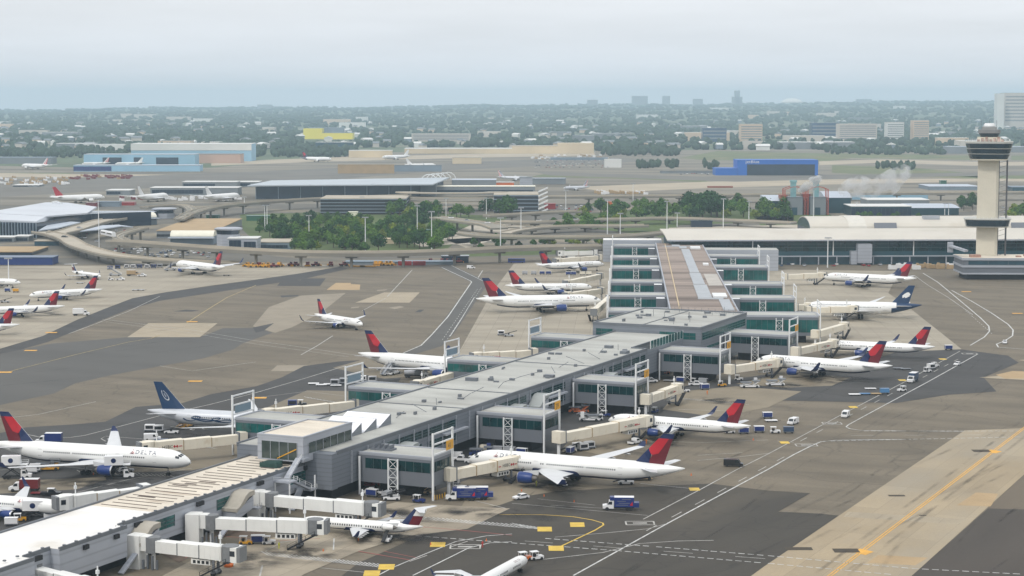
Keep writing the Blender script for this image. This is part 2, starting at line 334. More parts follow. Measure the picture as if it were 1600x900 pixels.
sheet('far_side_dark_asphalt', [[(1544, 795), (1425, 900), (1330, 990), (1800, 990), (1800, 802)]], mat('dark_brown_asphalt', G(80, 74, 69), .85, var=.13, scale=.05, stretch=(TW, 1.5, .3), fine=.05))
sheet('commuter_stand_concrete', [[(150, 990), (180, 940), (330, 860), (480, 830), (560, 800), (620, 785), (700, 790), (797, 795), (730, 827), (640, 838), (560, 862), (475, 898), (340, 990)]], M_conc)
sheet('commuter_stand_stains', [[(330, 835), (400, 810), (440, 818), (400, 840)], [(520, 800), (560, 795), (600, 800), (560, 812)], [(240, 860), (290, 848), (330, 855), (280, 880)]], mat('red_brown_stain', G(112, 98, 88), .85, var=.15, scale=.15))
# ---- painted lines
def strip(mb, pts, w, z, closed=False):
    q = [P(x, y)[:2] for x, y in pts]
    mb.ribbon([(a, b, z) for a, b in q], w, 0, 0)
def dashes(mb, a, b, ln, gap, w, z):
    a = Vector(P(*a)[:2]); b = Vector(P(*b)[:2]); d = (b - a); n = d.length; d.normalize(); t = 0
    while t + ln < n:
        p, q = a + d * t, a + d * (t + ln); mb.ribbon([(*p, z), (*q, z)], w, 0, 0); t += ln + gap
Z = LV[0] + .006
mw, ml, my, mr, mf = MB(), MB(), MB(), MB(), MB()
strip(mw, [(896, 900), (1042, 819), (1200, 734), (1240, 711), (1268, 697), (1282, 691), (1305, 688.5), (1350, 687.5), (1420, 687)], .45, Z)
strip(mw, [(1505, 674.5), (1420, 674), (1345, 673), (1328, 670.5), (1322, 667.5), (1326, 664), (1370, 640), (1450, 597), (1527, 554)], .4, Z)
strip(ml, [(1005, 812), (1097, 764), (1150, 735), (1200, 710), (1312, 650), (1410, 599), (1500, 549)], .35, Z)
strip(mw, [(1442, 427), (1465, 441), (1500, 470), (1532, 497), (1545, 510), (1546, 518), (1538, 527), (1516, 540)], .6, Z)
strip(mw, [(1487, 454), (1520, 472), (1550, 490), (1575, 507), (1583, 516), (1582, 525), (1570, 533), (1557, 538), (1560, 543), (1600, 546)], .6, Z)
strip(ml, [(1428, 430), (1450, 446), (1480, 464), (1520, 492)], .4, Z)
for q in range(6): dashes(mw, (1500 + q * 9, 478 + q * 8), (1508 + q * 9, 484 + q * 8), 3, 3, .3, Z)
for (a, b) in (((650, 838), (962, 861)), ((962, 861), (1200, 881)), ((1200, 881), (1400, 899))): dashes(mw, a, b, 1.5, .7, .42, Z)
for (a, b) in (((852, 842), (1025, 855)), ((1025, 855), (1200, 869)), ((1200, 869), (1425, 889)), ((1425, 889), (1600, 898)), ((1287, 690), (1600, 683)), ((1350, 674), (1600, 674))): dashes(mw, a, b, 1.5, .7, .42, Z)
for (a, b) in (((820, 846), (1200, 874)), ((1330, 681), (1560, 680)), ((1010, 830), (1230, 712)), ((640, 878), (760, 836)), ((1250, 690), (1500, 560))): dashes(ml, a, b, 7, 10, .3, Z)
strip(ml, [(847, 875), (942, 864), (1000, 850), (1060, 846), (1115, 845)], .35, Z)
strip(ml, [(867, 840), (940, 834), (1012, 827), (1042, 819)], .3, Z)
strip(mw, [(592, 899), (615, 887), (660, 868), (712, 847), (760, 838), (800, 835)], .35, Z)
strip(mw, [(645, 900), (690, 878), (732, 857), (765, 849), (800, 847)], .35, Z)
strip(ml, [(500, 888), (560, 894), (590, 897)], .3, Z)
strip(my, [(780, 805), (800, 804.5), (850, 805), (895, 808), (925, 813), (942, 818), (943, 821), (930, 829), (877, 854)], .45, Z)
strip(ml, [(700, 772), (790, 795)], .3, Z); strip(ml, [(800, 787), (1012, 806)], .25, Z); strip(ml, [(840, 780), (930, 790)], .2, Z); strip(ml, [(860, 790), (1000, 798)], .2, Z)
for x, y in ((869, 857.5), (902, 820.5), (851, 827.5), (1085, 765), (684, 851.5), (604, 886.5), (581, 896.5), (1333, 636.5), (1226, 692), (1410, 594.5), (1473, 561.5)):
    a = P(x, y); s = 1.15 if y > 800 else .9
    my.box(a[0] - 1.55 * s, a[0] + 1.55 * s, a[1] - 2.2 * s, a[1] + 2.2 * s, Z + .004, Z + .006)
def zigzag(mb, a, b, n, w, hgt):
    for k in range(n):
        t0 = k / n; x, y = lerp(a, b, t0); p = P(x, y)
        q = (p[0] + hgt * .55, p[1] - hgt)
        mb.ribbon([(p[0], p[1], Z), (*q, Z)], w, 0, 0); mb.ribbon([(*q, Z), (q[0] + .9, q[1] + .25, Z)], w, 0, 0)
zigzag(mw, (605, 803), (818, 821), 30, .3, 4.2); zigzag(mw, (408, 862), (596, 882), 28, .3, 4.2)
zigzag(mw, (800, 818), (845, 825), 8, .3, 4.0); zigzag(ml, (300, 694), (330, 698), 9, .3, 4); zigzag(ml, (120, 735), (270, 742), 22, .3, 4); zigzag(ml, (475, 620), (545, 632), 14, .3, 4); zigzag(ml, (1060, 622), (1160, 630), 18, .25, 4)
strip(mr, [(660, 824), (730, 830), (800, 837)], .35, Z); strip(mr, [(560, 862), (642, 876)], .35, Z); strip(mr, [(600, 862), (650, 872)], .25, Z)
strip(mr, [(290, 872), (310, 862), (345, 866), (372, 866)], .3, Z); strip(ml, [(372, 866), (366, 884), (330, 882)], .3, Z); strip(ml, [(410, 884), (405, 905)], .4, Z)
strip(mr, [(300, 846), (345, 838), (430, 846), (500, 842)], .25, Z); strip(mw, [(522, 842), (521, 860)], .3, Z); strip(ml, [(415, 862), (440, 848), (478, 842)], .25, Z)
strip(mf, [(10, 582), (120, 554), (200, 535), (236, 529), (250, 524)], .5, Z); strip(mf, [(292, 505), (318, 488), (355, 465), (400, 446)], .6, Z)
strip(ml, [(107, 522), (145, 508), (200, 487), (250, 463)], .4, Z); strip(ml, [(160, 499), (200, 504), (300, 516), (400, 533), (480, 544), (545, 554), (640, 560)], .4, Z)
strip(ml, [(165, 503), (300, 521), (400, 538), (545, 558)], .3, Z); strip(ml, [(520, 525), (495, 541), (470, 555)], .5, Z); strip(ml, [(605, 464), (644, 422)], .5, Z); strip(ml, [(566, 486), (603, 466)], .35, Z)
strip(mw, [(690, 418), (735, 439), (737, 441), (700, 495), (674, 524), (658, 540), (630, 552)], .55, Z); strip(mw, [(705, 415), (740, 432), (758, 441), (759, 445)], .4, Z)
strip(mw, [(741, 465), (720, 500), (703, 526)], .4, Z); strip(mw, [(754, 423), (747, 434)], .5, Z); dashes(ml, (746, 452), (690, 533), 4, 5, .3, Z); dashes(ml, (752, 450), (696, 535), 4, 6, .3, Z)
strip(ml, [(32, 677), (60, 683), (87, 685), (110, 684), (132, 681), (190, 666), (250, 650), (330, 632), (400, 614), (475, 592), (540, 572)], .45, Z)
strip(ml, [(250, 572), (300, 580), (400, 566)], .4, Z); strip(ml, [(165, 690), (158, 686), (165, 682), (230, 687)], .35, Z); strip(ml, [(0, 655), (60, 648), (150, 628)], .35, Z); strip(ml, [(400, 622), (480, 612), (545, 620)], .3, Z)
strip(ml, [(120, 770), (200, 750), (300, 732)], .3, Z); strip(ml, [(0, 735), (90, 728), (170, 738)], .3, Z); strip(ml, [(1060, 640), (1085, 641), (1150, 643)], .3, Z); strip(ml, [(1240, 692), (1215, 690)], .3, Z)
strip(ml, [(1160, 708), (1090, 712)], .3, Z); strip(ml, [(1020, 690), (1100, 692), (1200, 688)], .25, Z); strip(ml, [(1090, 720), (1150, 715), (1200, 709)], .3, Z); strip(ml, [(1000, 756), (1080, 764)], .3, Z); strip(ml, [(930, 630), (965, 645)], .3, Z)
# double yellow taxiway centreline with its hold marks
M_gold = mat('orange_yellow_paint', (.70, .36, .04), .6, var=.15, scale=.4)
mc = MB()
for o in (-.35, .35):
    mc.ribbon([(pa[0] + o * cos(TW) - 60 * sin(TW), pa[1] - o * sin(TW) - 60 * cos(TW), Z), (pb[0] + o * cos(TW) + 60 * sin(TW), pb[1] - o * sin(TW) + 60 * cos(TW), Z)], .3, 0, 0)
for x, y in ((1348, 863), (1552, 706)):
    a = P(x, y); mc.poly([(a[0] - 2.6, a[1], Z + .004), (a[0], a[1] - 3.2, Z + .004), (a[0] + 2.6, a[1], Z + .004), (a[0], a[1] + 3.2, Z + .004)])
for x, y in ((1590, 490), (1510, 456), (48, 548), (300, 503), (80, 520), (8, 582), (305, 596), (405, 622)):
    a = P(x, y); mc.box(a[0] - 2.6, a[0] + 2.6, a[1] - 1.6, a[1] + 1.6, Z, Z + .002)
struct('taxiway_centreline_markings', mc, M_gold)
mk = MB()
for x, y, w, h in ((1322, 861, 3, 4), (1533, 705, 2.6, 4), (1248, 858, 3.2, 3), (1401, 775, 2.2, 2), (1442, 806, .9, .9)):
    a = P(x, y); mk.box(a[0] - w, a[0] + w, a[1] - h / 2, a[1] + h / 2, Z + .004, Z + .006)
struct('black_pavement_markings', mk, mat('black_marking', G(78, 70, 58), .8, var=.1))
for x, y, g in ((1000, 818, 3.5), (727, 855, 3.5), (1260, 696, 3.2), (1515, 553, 3), (1300, 662, 3)):       # worn outlines of painted road symbols
    a = P(x, y)
    for dx, dy, sx, sy in ((-g, 0, .2, 2), (g, 0, .2, 2), (0, 2, g, .25), (0, -2, g, .25), (0, 0, g * .5, .6)): ml.box(a[0] + dx - sx, a[0] + dx + sx, a[1] + dy - sy, a[1] + dy + sy, Z, Z + .002)
struct('faded_yellow_road_markings', mf, mat('faded_yellow_paint', (.36, .28, .13), .7, var=.3, scale=.3)); struct('white_road_markings', mw, M_white); struct('worn_road_markings', ml, M_lwhite); struct('yellow_road_markings', my, M_yell); struct('red_road_markings', mr, M_red)

# rubber and oil worn into the pavement: faint dark films lying on it, thicker towards their middle
def film_mat(name, strength, sc, col=(.018, .017, .016)):
    m = bpy.data.materials.new(name); m.use_nodes = True; t = m.node_tree; b = t.nodes['Principled BSDF']; N = t.nodes.new; L = t.links.new
    b.inputs['Base Color'].default_value = (*col, 1); b.inputs['Roughness'].default_value = .75
    uv = N('ShaderNodeTexCoord'); g = N('ShaderNodeNewGeometry'); sx = N('ShaderNodeSeparateXYZ'); L(uv.outputs['UV'], sx.inputs[0])
    fs = []
    for k in (0, 1):
        p = N('ShaderNodeMath'); p.operation = 'PINGPONG'; p.inputs[1].default_value = .5; L(sx.outputs[k], p.inputs[0])
        r = N('ShaderNodeMapRange'); r.inputs[1].default_value = 0; r.inputs[2].default_value = .35; L(p.outputs[0], r.inputs[0]); fs.append(r.outputs[0])
    n = N('ShaderNodeTexNoise'); n.inputs['Scale'].default_value = sc; n.inputs['Detail'].default_value = 6; L(g.outputs['Position'], n.inputs['Vector'])
    r = N('ShaderNodeMapRange'); r.inputs[1].default_value = .40; r.inputs[2].default_value = .68; r.inputs[3].default_value = 0; r.inputs[4].default_value = strength; L(n.outputs[0], r.inputs[0])
    a = N('ShaderNodeMath'); a.operation = 'MULTIPLY'; L(fs[0], a.inputs[0]); L(fs[1], a.inputs[1]); c = N('ShaderNodeMath'); c.operation = 'MULTIPLY'; L(a.outputs[0], c.inputs[0]); L(r.outputs[0], c.inputs[1]); L(c.outputs[0], b.inputs['Alpha']); return m
def films(name, quads, m, z):
    q = MB()
    for (cx, cy, ang, l, w) in quads:
        d = Vector((cos(ang), sin(ang))) * l / 2; e = Vector((-sin(ang), cos(ang))) * w / 2; c = Vector((cx, cy)); z += .0004
        q.poly([(*(c - d - e), z), (*(c + d - e), z), (*(c + d + e), z), (*(c - d + e), z)])
    o = struct(name, q, m); u = o.data.uv_layers.new(name='film')
    for k in range(len(quads)):
        for j, c in enumerate(((0, 0), (1, 0), (1, 1), (0, 1))): u.data[4 * k + j].uv = c
r5 = random.Random(9); sq, tq = [], []
for x, y in ((860, 762), (900, 755), (760, 748), (830, 800), (1060, 690), (1090, 672), (1010, 690), (1270, 592), (1300, 588), (1220, 600), (1370, 556), (1340, 500), (1390, 492), (1330, 445), (860, 482), (900, 484), (860, 456), (890, 425), (620, 600), (690, 596), (160, 752), (220, 742), (60, 752), (330, 690), (300, 680), (560, 845), (620, 838), (480, 858), (340, 880), (430, 870), (640, 800), (720, 800), (100, 462), (60, 490), (310, 430), (120, 438), (520, 512), (1000, 640), (940, 700), (1150, 625)):
    a = P(x, y)
    for k in range(2): sq.append((a[0] + r5.uniform(-8, 8), a[1] + r5.uniform(-6, 6), -A1 + r5.uniform(-.5, .5), r5.uniform(16, 34), r5.uniform(9, 18)))
for k in range(46):
    a = P(r5.uniform(950, 1590), r5.uniform(560, 890)); tq.append((a[0], a[1], pi / 2 - TW + r5.uniform(-.12, .12), r5.uniform(35, 90), r5.uniform(.7, 2.0)))
for k in range(40):
    a = P(r5.uniform(20, 760), r5.uniform(430, 640)); tq.append((a[0], a[1], r5.uniform(.55, 1.0), r5.uniform(40, 110), r5.uniform(.8, 2.4)))
for k in range(34):
    a = P(r5.uniform(560, 1150), r5.uniform(600, 880)); tq.append((a[0], a[1], -A1 + r5.choice((0, pi / 2)) + r5.uniform(-.25, .25), r5.uniform(14, 40), r5.uniform(.5, 1.4)))
for o in (-3.4, 3.4):
    for k in range(5): t_ = k / 4; tq.append((pa[0] + (pb[0] - pa[0]) * t_ + o * cos(TW), pa[1] + (pb[1] - pa[1]) * t_ - o * sin(TW), pi / 2 - TW, 90, 1.5))
films('oil_stains', sq, film_mat('oil_film', .62, .16), Z + .008); films('tyre_marks', tq, film_mat('rubber_film', .27, .09), Z + .03)
# ---------------------------------------------------------------- terminal
M_clad = mat('grey_cladding', srgb(128, 133, 141), .45, .25, var=.06, scale=.08, lines=1.15)
M_clad2 = mat('smooth_grey_panel', srgb(110, 114, 121), .5, .15, var=.05, scale=.1)
M_clad3 = mat('pale_grey_panel', srgb(170, 174, 182), .5, .15, var=.06, scale=.1, lines=2.2)
M_roof = mat('grey_roof_membrane', srgb(170, 170, 164), .8, var=.16, scale=.09, fine=.04, stretch=(A1, .5, 1.3), stain=(srgb(140, 136, 128), .05, .60, .78))
M_roofw = mat('white_roof_membrane', srgb(226, 224, 220), .7, var=.07, scale=.1, stain=(srgb(196, 186, 170), .06, .56, .8))
M_rooft = mat('cream_roof_membrane', srgb(212, 202, 186), .8, var=.10, scale=.12, fine=.05, stretch=(A1, .4, 1.6), stain=(srgb(158, 136, 114), .11, .58, .74))
M_roofb = mat('weathered_gravel_roof', srgb(146, 132, 122), .9, var=.22, scale=.07, fine=.08, stretch=(B1, .3, 1.6), stain=(srgb(96, 84, 76), .05, .50, .7))
M_glass = mat('teal_glazing', (.004, .085, .08), .14, var=.5, scale=.22, spec=.6)
M_glassd = mat('dark_teal_glazing', (.001, .026, .029), .12, var=.6, scale=.2, spec=.6)
M_glassb = mat('blue_grey_glazing', (.02, .06, .085), .15, var=.4, scale=.1, spec=.6)
M_mull = mat('window_mullion', srgb(72, 92, 94), .5, .3, var=0)
M_steel = mat('white_painted_steel', (.74, .75, .75), .45, var=.05)
M_black = mat('black_rubber', (.018, .018, .02), .7, var=.1)
M_shadow = mat('undercroft_shade_and_dark_parts', srgb(34, 34, 38), .8, var=.15, scale=.2)  # shade of undercrofts and garage levels put into the colour; also plain dark parts
M_ysign = mat('yellow_gate_sign', (.72, .36, .02), .5, var=.03)
M_gsign = mat('blue_grey_sign', srgb(112, 132, 146), .5, var=.03)
M_edge = mat('roof_edge_metal', srgb(112, 116, 122), .5, .3, var=.06)
M_ink = mat('black_lettering', (.02, .02, .025), .5, var=0)
M_conw = mat('weathered_concrete', srgb(168, 162, 150), .85, var=.12, scale=.12, fine=.05)
M_blue = mat('royal_blue_paint', (.012, .035, .17), .45, var=.08, scale=.5)
FR = dict(near=(O1, -A1), far=(O2, -B1))
def win(mb, side, a0, a1, c, z0, z1, step, out=.06, m=0, mm=1, rows=1):
    """a glazed band in a wall: side 'x' runs along x at y=c, 'y' runs along y at x=c; out is signed; glass plus mullions"""
    lo, hi = min(c, c + out), max(c, c + out)
    if side == 'x': mb.box(a0, a1, lo, hi, z0, z1, m)
    else: mb.box(lo, hi, a0, a1, z0, z1, m)
    n = max(1, round((a1 - a0) / step)); o2 = out * 2.2; lo, hi = min(c, c + o2), max(c, c + o2)
    for k in range(n + 1):
        q = a0 + (a1 - a0) * k / n
        if side == 'x': mb.box(q - .06, q + .06, lo, hi, z0 - .05, z1 + .05, mm)
        else: mb.box(lo, hi, q - .06, q + .06, z0 - .05, z1 + .05, mm)
    for k in range(1, rows):
        z = z0 + (z1 - z0) * k / rows
        if side == 'x': mb.box(a0, a1, lo, hi, z - .12, z + .12, mm)
        else: mb.box(lo, hi, a0, a1, z - .12, z + .12, mm)
def rails(mb, pts, h=1.0, step=2.5, m=0):
    for a, b in zip(pts[:-1], pts[1:]):
        a, b = Vector(a), Vector(b); n = max(1, int((b - a).length / step))
        for k in range(n + 1):
            p = a.lerp(b, k / n); mb.box(p.x - .05, p.x + .05, p.y - .05, p.y + .05, p.z, p.z + h, m)
        for f in (.5, 1): mb.bar(a + Vector((0, 0, h * f)), b + Vector((0, 0, h * f)), .06, .06, m)
def roof_box(x, y, z, sx, sy, sz, mb): mb.box(x - sx / 2, x + sx / 2, y - sy / 2, y + sy / 2, z, z + sz)
# --- main concourse (long grey hall)
hall = thing('concourse_hall', 'long grey concourse hall with flat grey roof running from the white skylights to the bend', 'building', (*O1, 0), -A1)
mb = MB(); mb.box(-31, 0, -3, 228, 3.6, 13); mb.box(-31, -6, 228, 274, 3.6, 13); mb.box(-8, 0, -6, -3.01, 3.4, 12.9); mb.build('wall', [M_clad], hall)
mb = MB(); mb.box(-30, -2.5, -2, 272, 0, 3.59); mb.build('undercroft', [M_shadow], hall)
mb = MB(); mb.box(-30.6, -.4, -2.6, 227.6, 13.003, 13.06, 0); mb.box(-30.6, -6.4, 227.6, 273.6, 13.003, 13.06, 0); mb.build('roof', [M_roof], hall)
mb = MB()
for (x0, x1, y0, y1) in ((-31.1, -30.6, -3.1, 274), (-.4, .12, -3.1, 228.1), (-6.4, -5.9, 228.11, 274)): mb.box(x0, x1, y0, y1, 12.4, 13.45)
mb.box(-5.89, -.41, 227.6, 228.11, 12.4, 13.45); mb.build('parapet', [M_edge], hall)
mb = MB()
for y0, y1 in ((24, 45), (46, 68), (98, 118), (122, 150), (172, 186), (190, 226)):
    win(mb, 'y', y0, y1, 0, 9.0, 11.2, 2.6, rows=3); win(mb, 'y', y0 + 3, y1, 0, 5.0, 7.4, 2.6, rows=3)
mb.build('window_band', [M_glassd, M_mull], hall)
mb = MB()
for y in range(4, 226, 9): mb.box(.0, .35, y, y + .35, 3.7, 12.3)
for y0 in (26, 58, 102, 134, 175, 204): mb.box(.14, 1.6, y0, y0 + 15, 7.75, 8.3)
mb.each('wall_ledge', [M_clad3], hall)
mb = MB(); r2 = random.Random(3)
for y in range(52, 226, 13):
    mb.tube((-11 + r2.uniform(-3, 6), y, 13), (-11 + r2.uniform(-3, 6), y, 15.2), .09, 5)
    if r2.random() < .6: x = r2.uniform(-27, -5); mb.box(x, x + .8, y + 4, y + 5.2, 13.06, 13.9)
for k in range(16): roof_box(r2.uniform(-28, -3), r2.uniform(56, 224), 13.06, r2.uniform(.5, 2.2), r2.uniform(.5, 1.6), r2.uniform(.3, .9), mb)
for y in (75, 108, 176): mb.box(-30, -1, y, y + .3, 13.06, 13.28)
roof_box(-24, 128, 13.06, 4, 1.8, 1.1, mb); roof_box(-18.5, 131, 13.06, 1.6, 1.2, .9, mb); roof_box(-4, 146, 13.06, 3.4, 2.2, .9, mb); roof_box(-14, 225, 13.06, 3, 2, 1, mb); roof_box(-3, 213, 13.06, 2.6, 3.4, 1, mb)
mb.each('roof_vent', [M_edge], hall)
mb = MB(); mb.box(-5.5, -.6, 229, 268, 9.6, 10.2); mb.box(-5.85, -.2, 228.2, 228.7, 10.2, 13.0); mb.build('terrace_floor', [M_conw], hall)
mb = MB(); mb.box(-.35, 0, 228.2, 268, 3.4, 12.6); mb.build('terrace_wall', [M_clad], hall)
mb = MB(); win(mb, 'y', 232, 268, -.2, 12.7, 15.6, 3.3, .1); mb.build('terrace_screen', [M_glass, M_steel], hall)
# corner block wall ribs, atrium, skylights
at = thing('glazed_atrium', 'grey box atrium with tall tinted windows and stained cream roof at the concourse end', 'building', (*O1, 0), -A1)
mb = MB(); mb.box(-19.5, -5.6, -11, 14.8, 11.2, 17.6); mb.build('wall', [M_clad3], at)
mb = MB(); mb.box(-19.0, -6.1, -10.5, 14.3, 17.605, 17.66); mb.build('roof', [M_rooft], at)
mb = MB(); 
for q in ((-19.6, -19.0, -11.1, 14.9), (-6.1, -5.5, -11.1, 14.9)): mb.box(*q, 17.0, 18.0)
mb.box(-18.99, -6.11, -11.1, -10.5, 17.0, 18.0); mb.box(-18.99, -6.11, 14.3, 14.9, 17.0, 18.0); mb.build('parapet', [M_clad3], at)
mb = MB(); win(mb, 'x', -18.2, -7.4, -11, 11.6, 16.2, 2.7, -.08); win(mb, 'y', -8.5, 14.2, -5.6, 13.2, 16.0, 3.8, .08)
mb.build('window_band', [mat('olive_glazing', (.045, .062, .055), .12, var=.35, scale=.3, spec=.6), M_clad3], at)
mb = MB(); mb.bar((-13.4, -11.2, 11.8), (-7.6, -11.2, 14.6), .25, .25); mb.build('yellow_bar', [M_ysign], at)
for k, lab in enumerate(('nearest to the cream roof', 'between its two fellows', 'farthest from the cream roof')):
    y0 = 17 + 8.6 * k; sk = thing('skylight', 'white wedge skylight on the grey hall roof, ' + lab, 'skylight', (*UV(-14.5, y0), 13.06), -A1, 'white wedge skylights on the hall roof')
    mb = MB(); mb.poly([(-7.5, 0, .1), (6.5, 0, .1), (6.5, 7.2, 2.9), (-7.5, 7.2, 2.9)]); mb.poly([(-7.5, 0, 0.02), (6.5, 0, .02), (6.5, 0, .1), (-7.5, 0, .1)]); mb.build('glazed_slope', [mat('white_fabric', (.86, .87, .9), .6, var=.03) if k == 0 else MATS['white_fabric']], sk)
    mb = MB(); mb.poly([(6.48, 0, .0), (6.48, 7.6, .0), (6.48, 7.6, 2.9), (6.48, 7.2, 2.88)]); mb.poly([(-7.48, 0, 0), (-7.48, 7.2, 2.88), (-7.48, 7.6, 2.9), (-7.48, 7.6, 0)]); mb.box(-7.5, 6.5, 7.21, 7.6, 0, 2.92); mb.build('side_wall', [M_clad], sk)
# --- near low wing
low = thing('low_wing', 'low near wing of the concourse with cream patched roof crossed by dark seams', 'building', (*O1, 0), -A1)
mb = MB(); mb.box(-27, -8.05, -170, -3.2, 3.2, 10); mb.box(-8.04, -5.6, -112, -88, 3.2, 10); mb.box(-8.04, -5.0, -170, -121, 3.2, 10); mb.build('wall', [M_clad3], low)
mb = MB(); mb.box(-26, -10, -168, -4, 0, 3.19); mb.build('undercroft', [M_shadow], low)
mb = MB(); mb.box(-27, -8.05, -73, -3.2, 10.003, 10.06); mb.build('roof', [M_rooft], low)
mb = MB(); mb.box(-27, -8.05, -170, -73.02, 10.003, 10.08); mb.box(-8.04, -5.6, -112, -88, 10.003, 10.08); mb.box(-8.04, -5.0, -170, -121, 10.003, 10.08); mb.build('white_roof', [M_roofw], low)
mb = MB()
for k in range(22): y = -71 + 3.1 * k; x0 = -26 + r2.uniform(0, 3); mb.box(x0, x0 + r2.uniform(11, 15.5), y, y + .28, 10.06, 10.16)
for k in range(7): x, y = r2.uniform(-25, -12), r2.uniform(-60, -8); mb.box(x, x + r2.uniform(2, 5), y, y + .9, 10.06, 10.13)
mb.build('roof_seam', [mat('dark_roof_patch', srgb(92, 80, 72), .8, var=.2)], low)
mb = MB()
for y0 in (-121, -89): mb.box(-8.06, -7.9, y0, y0 + .3, 3.3, 10.2)
mb.box(-27.1, -26.7, -170, -3.2, 10.0, 10.5); mb.box(-8.3, -7.95, -87.9, -3.2, 9.6, 10.45); mb.box(-8.3, -7.95, -120.9, -112.1, 9.6, 10.45); mb.box(-5.9, -5.5, -112, -88, 9.6, 10.45); mb.box(-5.3, -4.9, -170, -121, 9.6, 10.45); mb.build('parapet', [M_edge], low)
mb = MB()
for y0, y1 in ((-48, -38), (-80, -66), (-14, -5)): win(mb, 'y', y0, y1, -8.05, 5.6, 8.2, 3.2, .07, rows=3)
mb.build('window_band', [M_glass, M_mull], low)
mb = MB()
for y in (-82, -57, -30, -118, -7): mb.box(-8.0, -7.3, y, y + 2.6, 8.4, 9.4)
for y in (-93, -104): mb.box(-5.55, -5.0, y, y + 1.6, 8.2, 9.2)
mb.each('wall_lamp_box', [M_black], low)
mb = MB()
for k in range(40):
    y = -168 + 4.1 * k
    if -112 < y < -88: mb.box(-5.9, -5.3, y, y + .5, 10.45, 10.75)
    else: mb.box(-8.4, -7.8, y, y + .5, 10.45, 10.75)
mb.build('roof_edge_light', [M_edge], low)
mb = MB(); win(mb, 'x', -26.5, -20.5, -3.2, 4.0, 6.4, 2.2, .05); mb.build('end_window', [M_glass, M_mull], low)
# outside stair climbing the low wing roof
st = thing('roof_stair', 'pale metal stair and landings climbing to the cream roof beside the grey block', 'stair', (*UV(-5.8, -20), 0), -A1)
mb = MB(); mb.bar((-1.2, 9, 12.2), (-.6, 2, 8.2), 1.6, .5); mb.bar((1.2, 1, 8.0), (1.8, 9, 4.4), 1.6, .5); mb.bar((-.5, 8.5, 4.2), (1.2, 1, .3), 1.6, .5); mb.build('stair_flight', [M_clad3], st)
mb = MB(); mb.box(-2.2, 2.6, -1.8, 2, 7.8, 8.15); mb.box(-2.4, 2.8, 8.4, 11.4, 4.0, 4.4); mb.box(-2, .6, 8.8, 11.4, 11.9, 12.3); mb.build('landing', [M_clad3], st)
mb = MB(); rails(mb, [(2.6, 2, 8.15), (2.6, -1.8, 8.15), (-2.2, -1.8, 8.15)]); rails(mb, [(2.8, 8.4, 4.4), (2.8, 11.4, 4.4)]); rails(mb, [(-.3, 9, 12.4), (.3, 2, 8.6)]); rails(mb, [(2.0, 1, 8.4), (2.6, 9, 4.8)]); mb.build('railing', [M_steel], st)
mb = MB()
for x, y in ((2.3, -1.5), (2.4, 11), (-2, -1.5)): mb.box(x - .15, x + .15, y - .15, y + .15, 0, 7.8)
mb.build('post', [M_steel], st)
gt = thing('roof_unit', 'dark green tarpaulin covered machine standing on the cream roof', 'machine', (*UV(-13.5, -14), 10.06), -A1)
mb = MB(); mb.prism([(-2.6, -1.6), (2.6, -1.6), (2.9, 0), (2.4, 1.7), (-2.4, 1.7), (-2.9, 0)], 0, [1.3, 1.5, 1.1, 1.6, 1.2, 1.0]); mb.build('cover', [mat('green_tarpaulin', (.02, .06, .05), .7, var=.3, scale=.8)], gt)
# --- hub at the bend
hub = thing('bend_hall', 'broad grey hall with big flat roof at the bend of the concourse', 'building', (*O1, 0), -A1)
mb = MB(); mb.box(-40.5, 5.2, 274.2, 333, 0, 16); mb.build('wall', [M_clad], hub)
mb = MB(); mb.box(-40, 4.7, 274.7, 332.5, 16.003, 16.06); mb.build('roof', [M_roof], hub)
mb = MB()
for q in ((-40.6, -40, 274.1, 333.1), (4.7, 5.3, 274.1, 333.1)): mb.box(*q, 15.4, 16.5)
mb.box(-39.99, 4.69, 274.1, 274.7, 15.4, 16.5); mb.box(-39.99, 4.69, 332.5, 333.1, 15.4, 16.5); mb.build('parapet', [M_edge], hub)
mb = MB(); win(mb, 'y', 276, 331, 5.2, 11.2, 14, 3.4, rows=3); win(mb, 'y', 282, 300, 5.2, 7.2, 8.2, 4); win(mb, 'x', -39, -32, 274.2, 11.5, 14, 2.4, -.06, rows=2); win(mb, 'x', -12, 3, 274.2, 11.4, 14, 2.4, -.06, rows=2); mb.build('window_band', [M_glass, M_mull], hub)
mb = MB()
for k in range(16): roof_box(r2.uniform(-36, 2), r2.uniform(278, 330), 16.06, r2.uniform(.6, 2.6), r2.uniform(.6, 2), r2.uniform(.4, 1.2), mb)
for k in range(8): x, y = r2.uniform(-36, 2), r2.uniform(280, 330); mb.tube((x, y, 16), (x, y, 19), .09, 5)
mb.box(-20, -19.7, 276, 331, 16.06, 16.3); rails(mb, [(-26, 331, 16.06), (4, 331, 16.06)], 1.6, 3); rails(mb, [(-8, 318, 16.06), (4, 328, 16.06)], 1.6, 3); mb.each('roof_vent', [M_edge], hub)
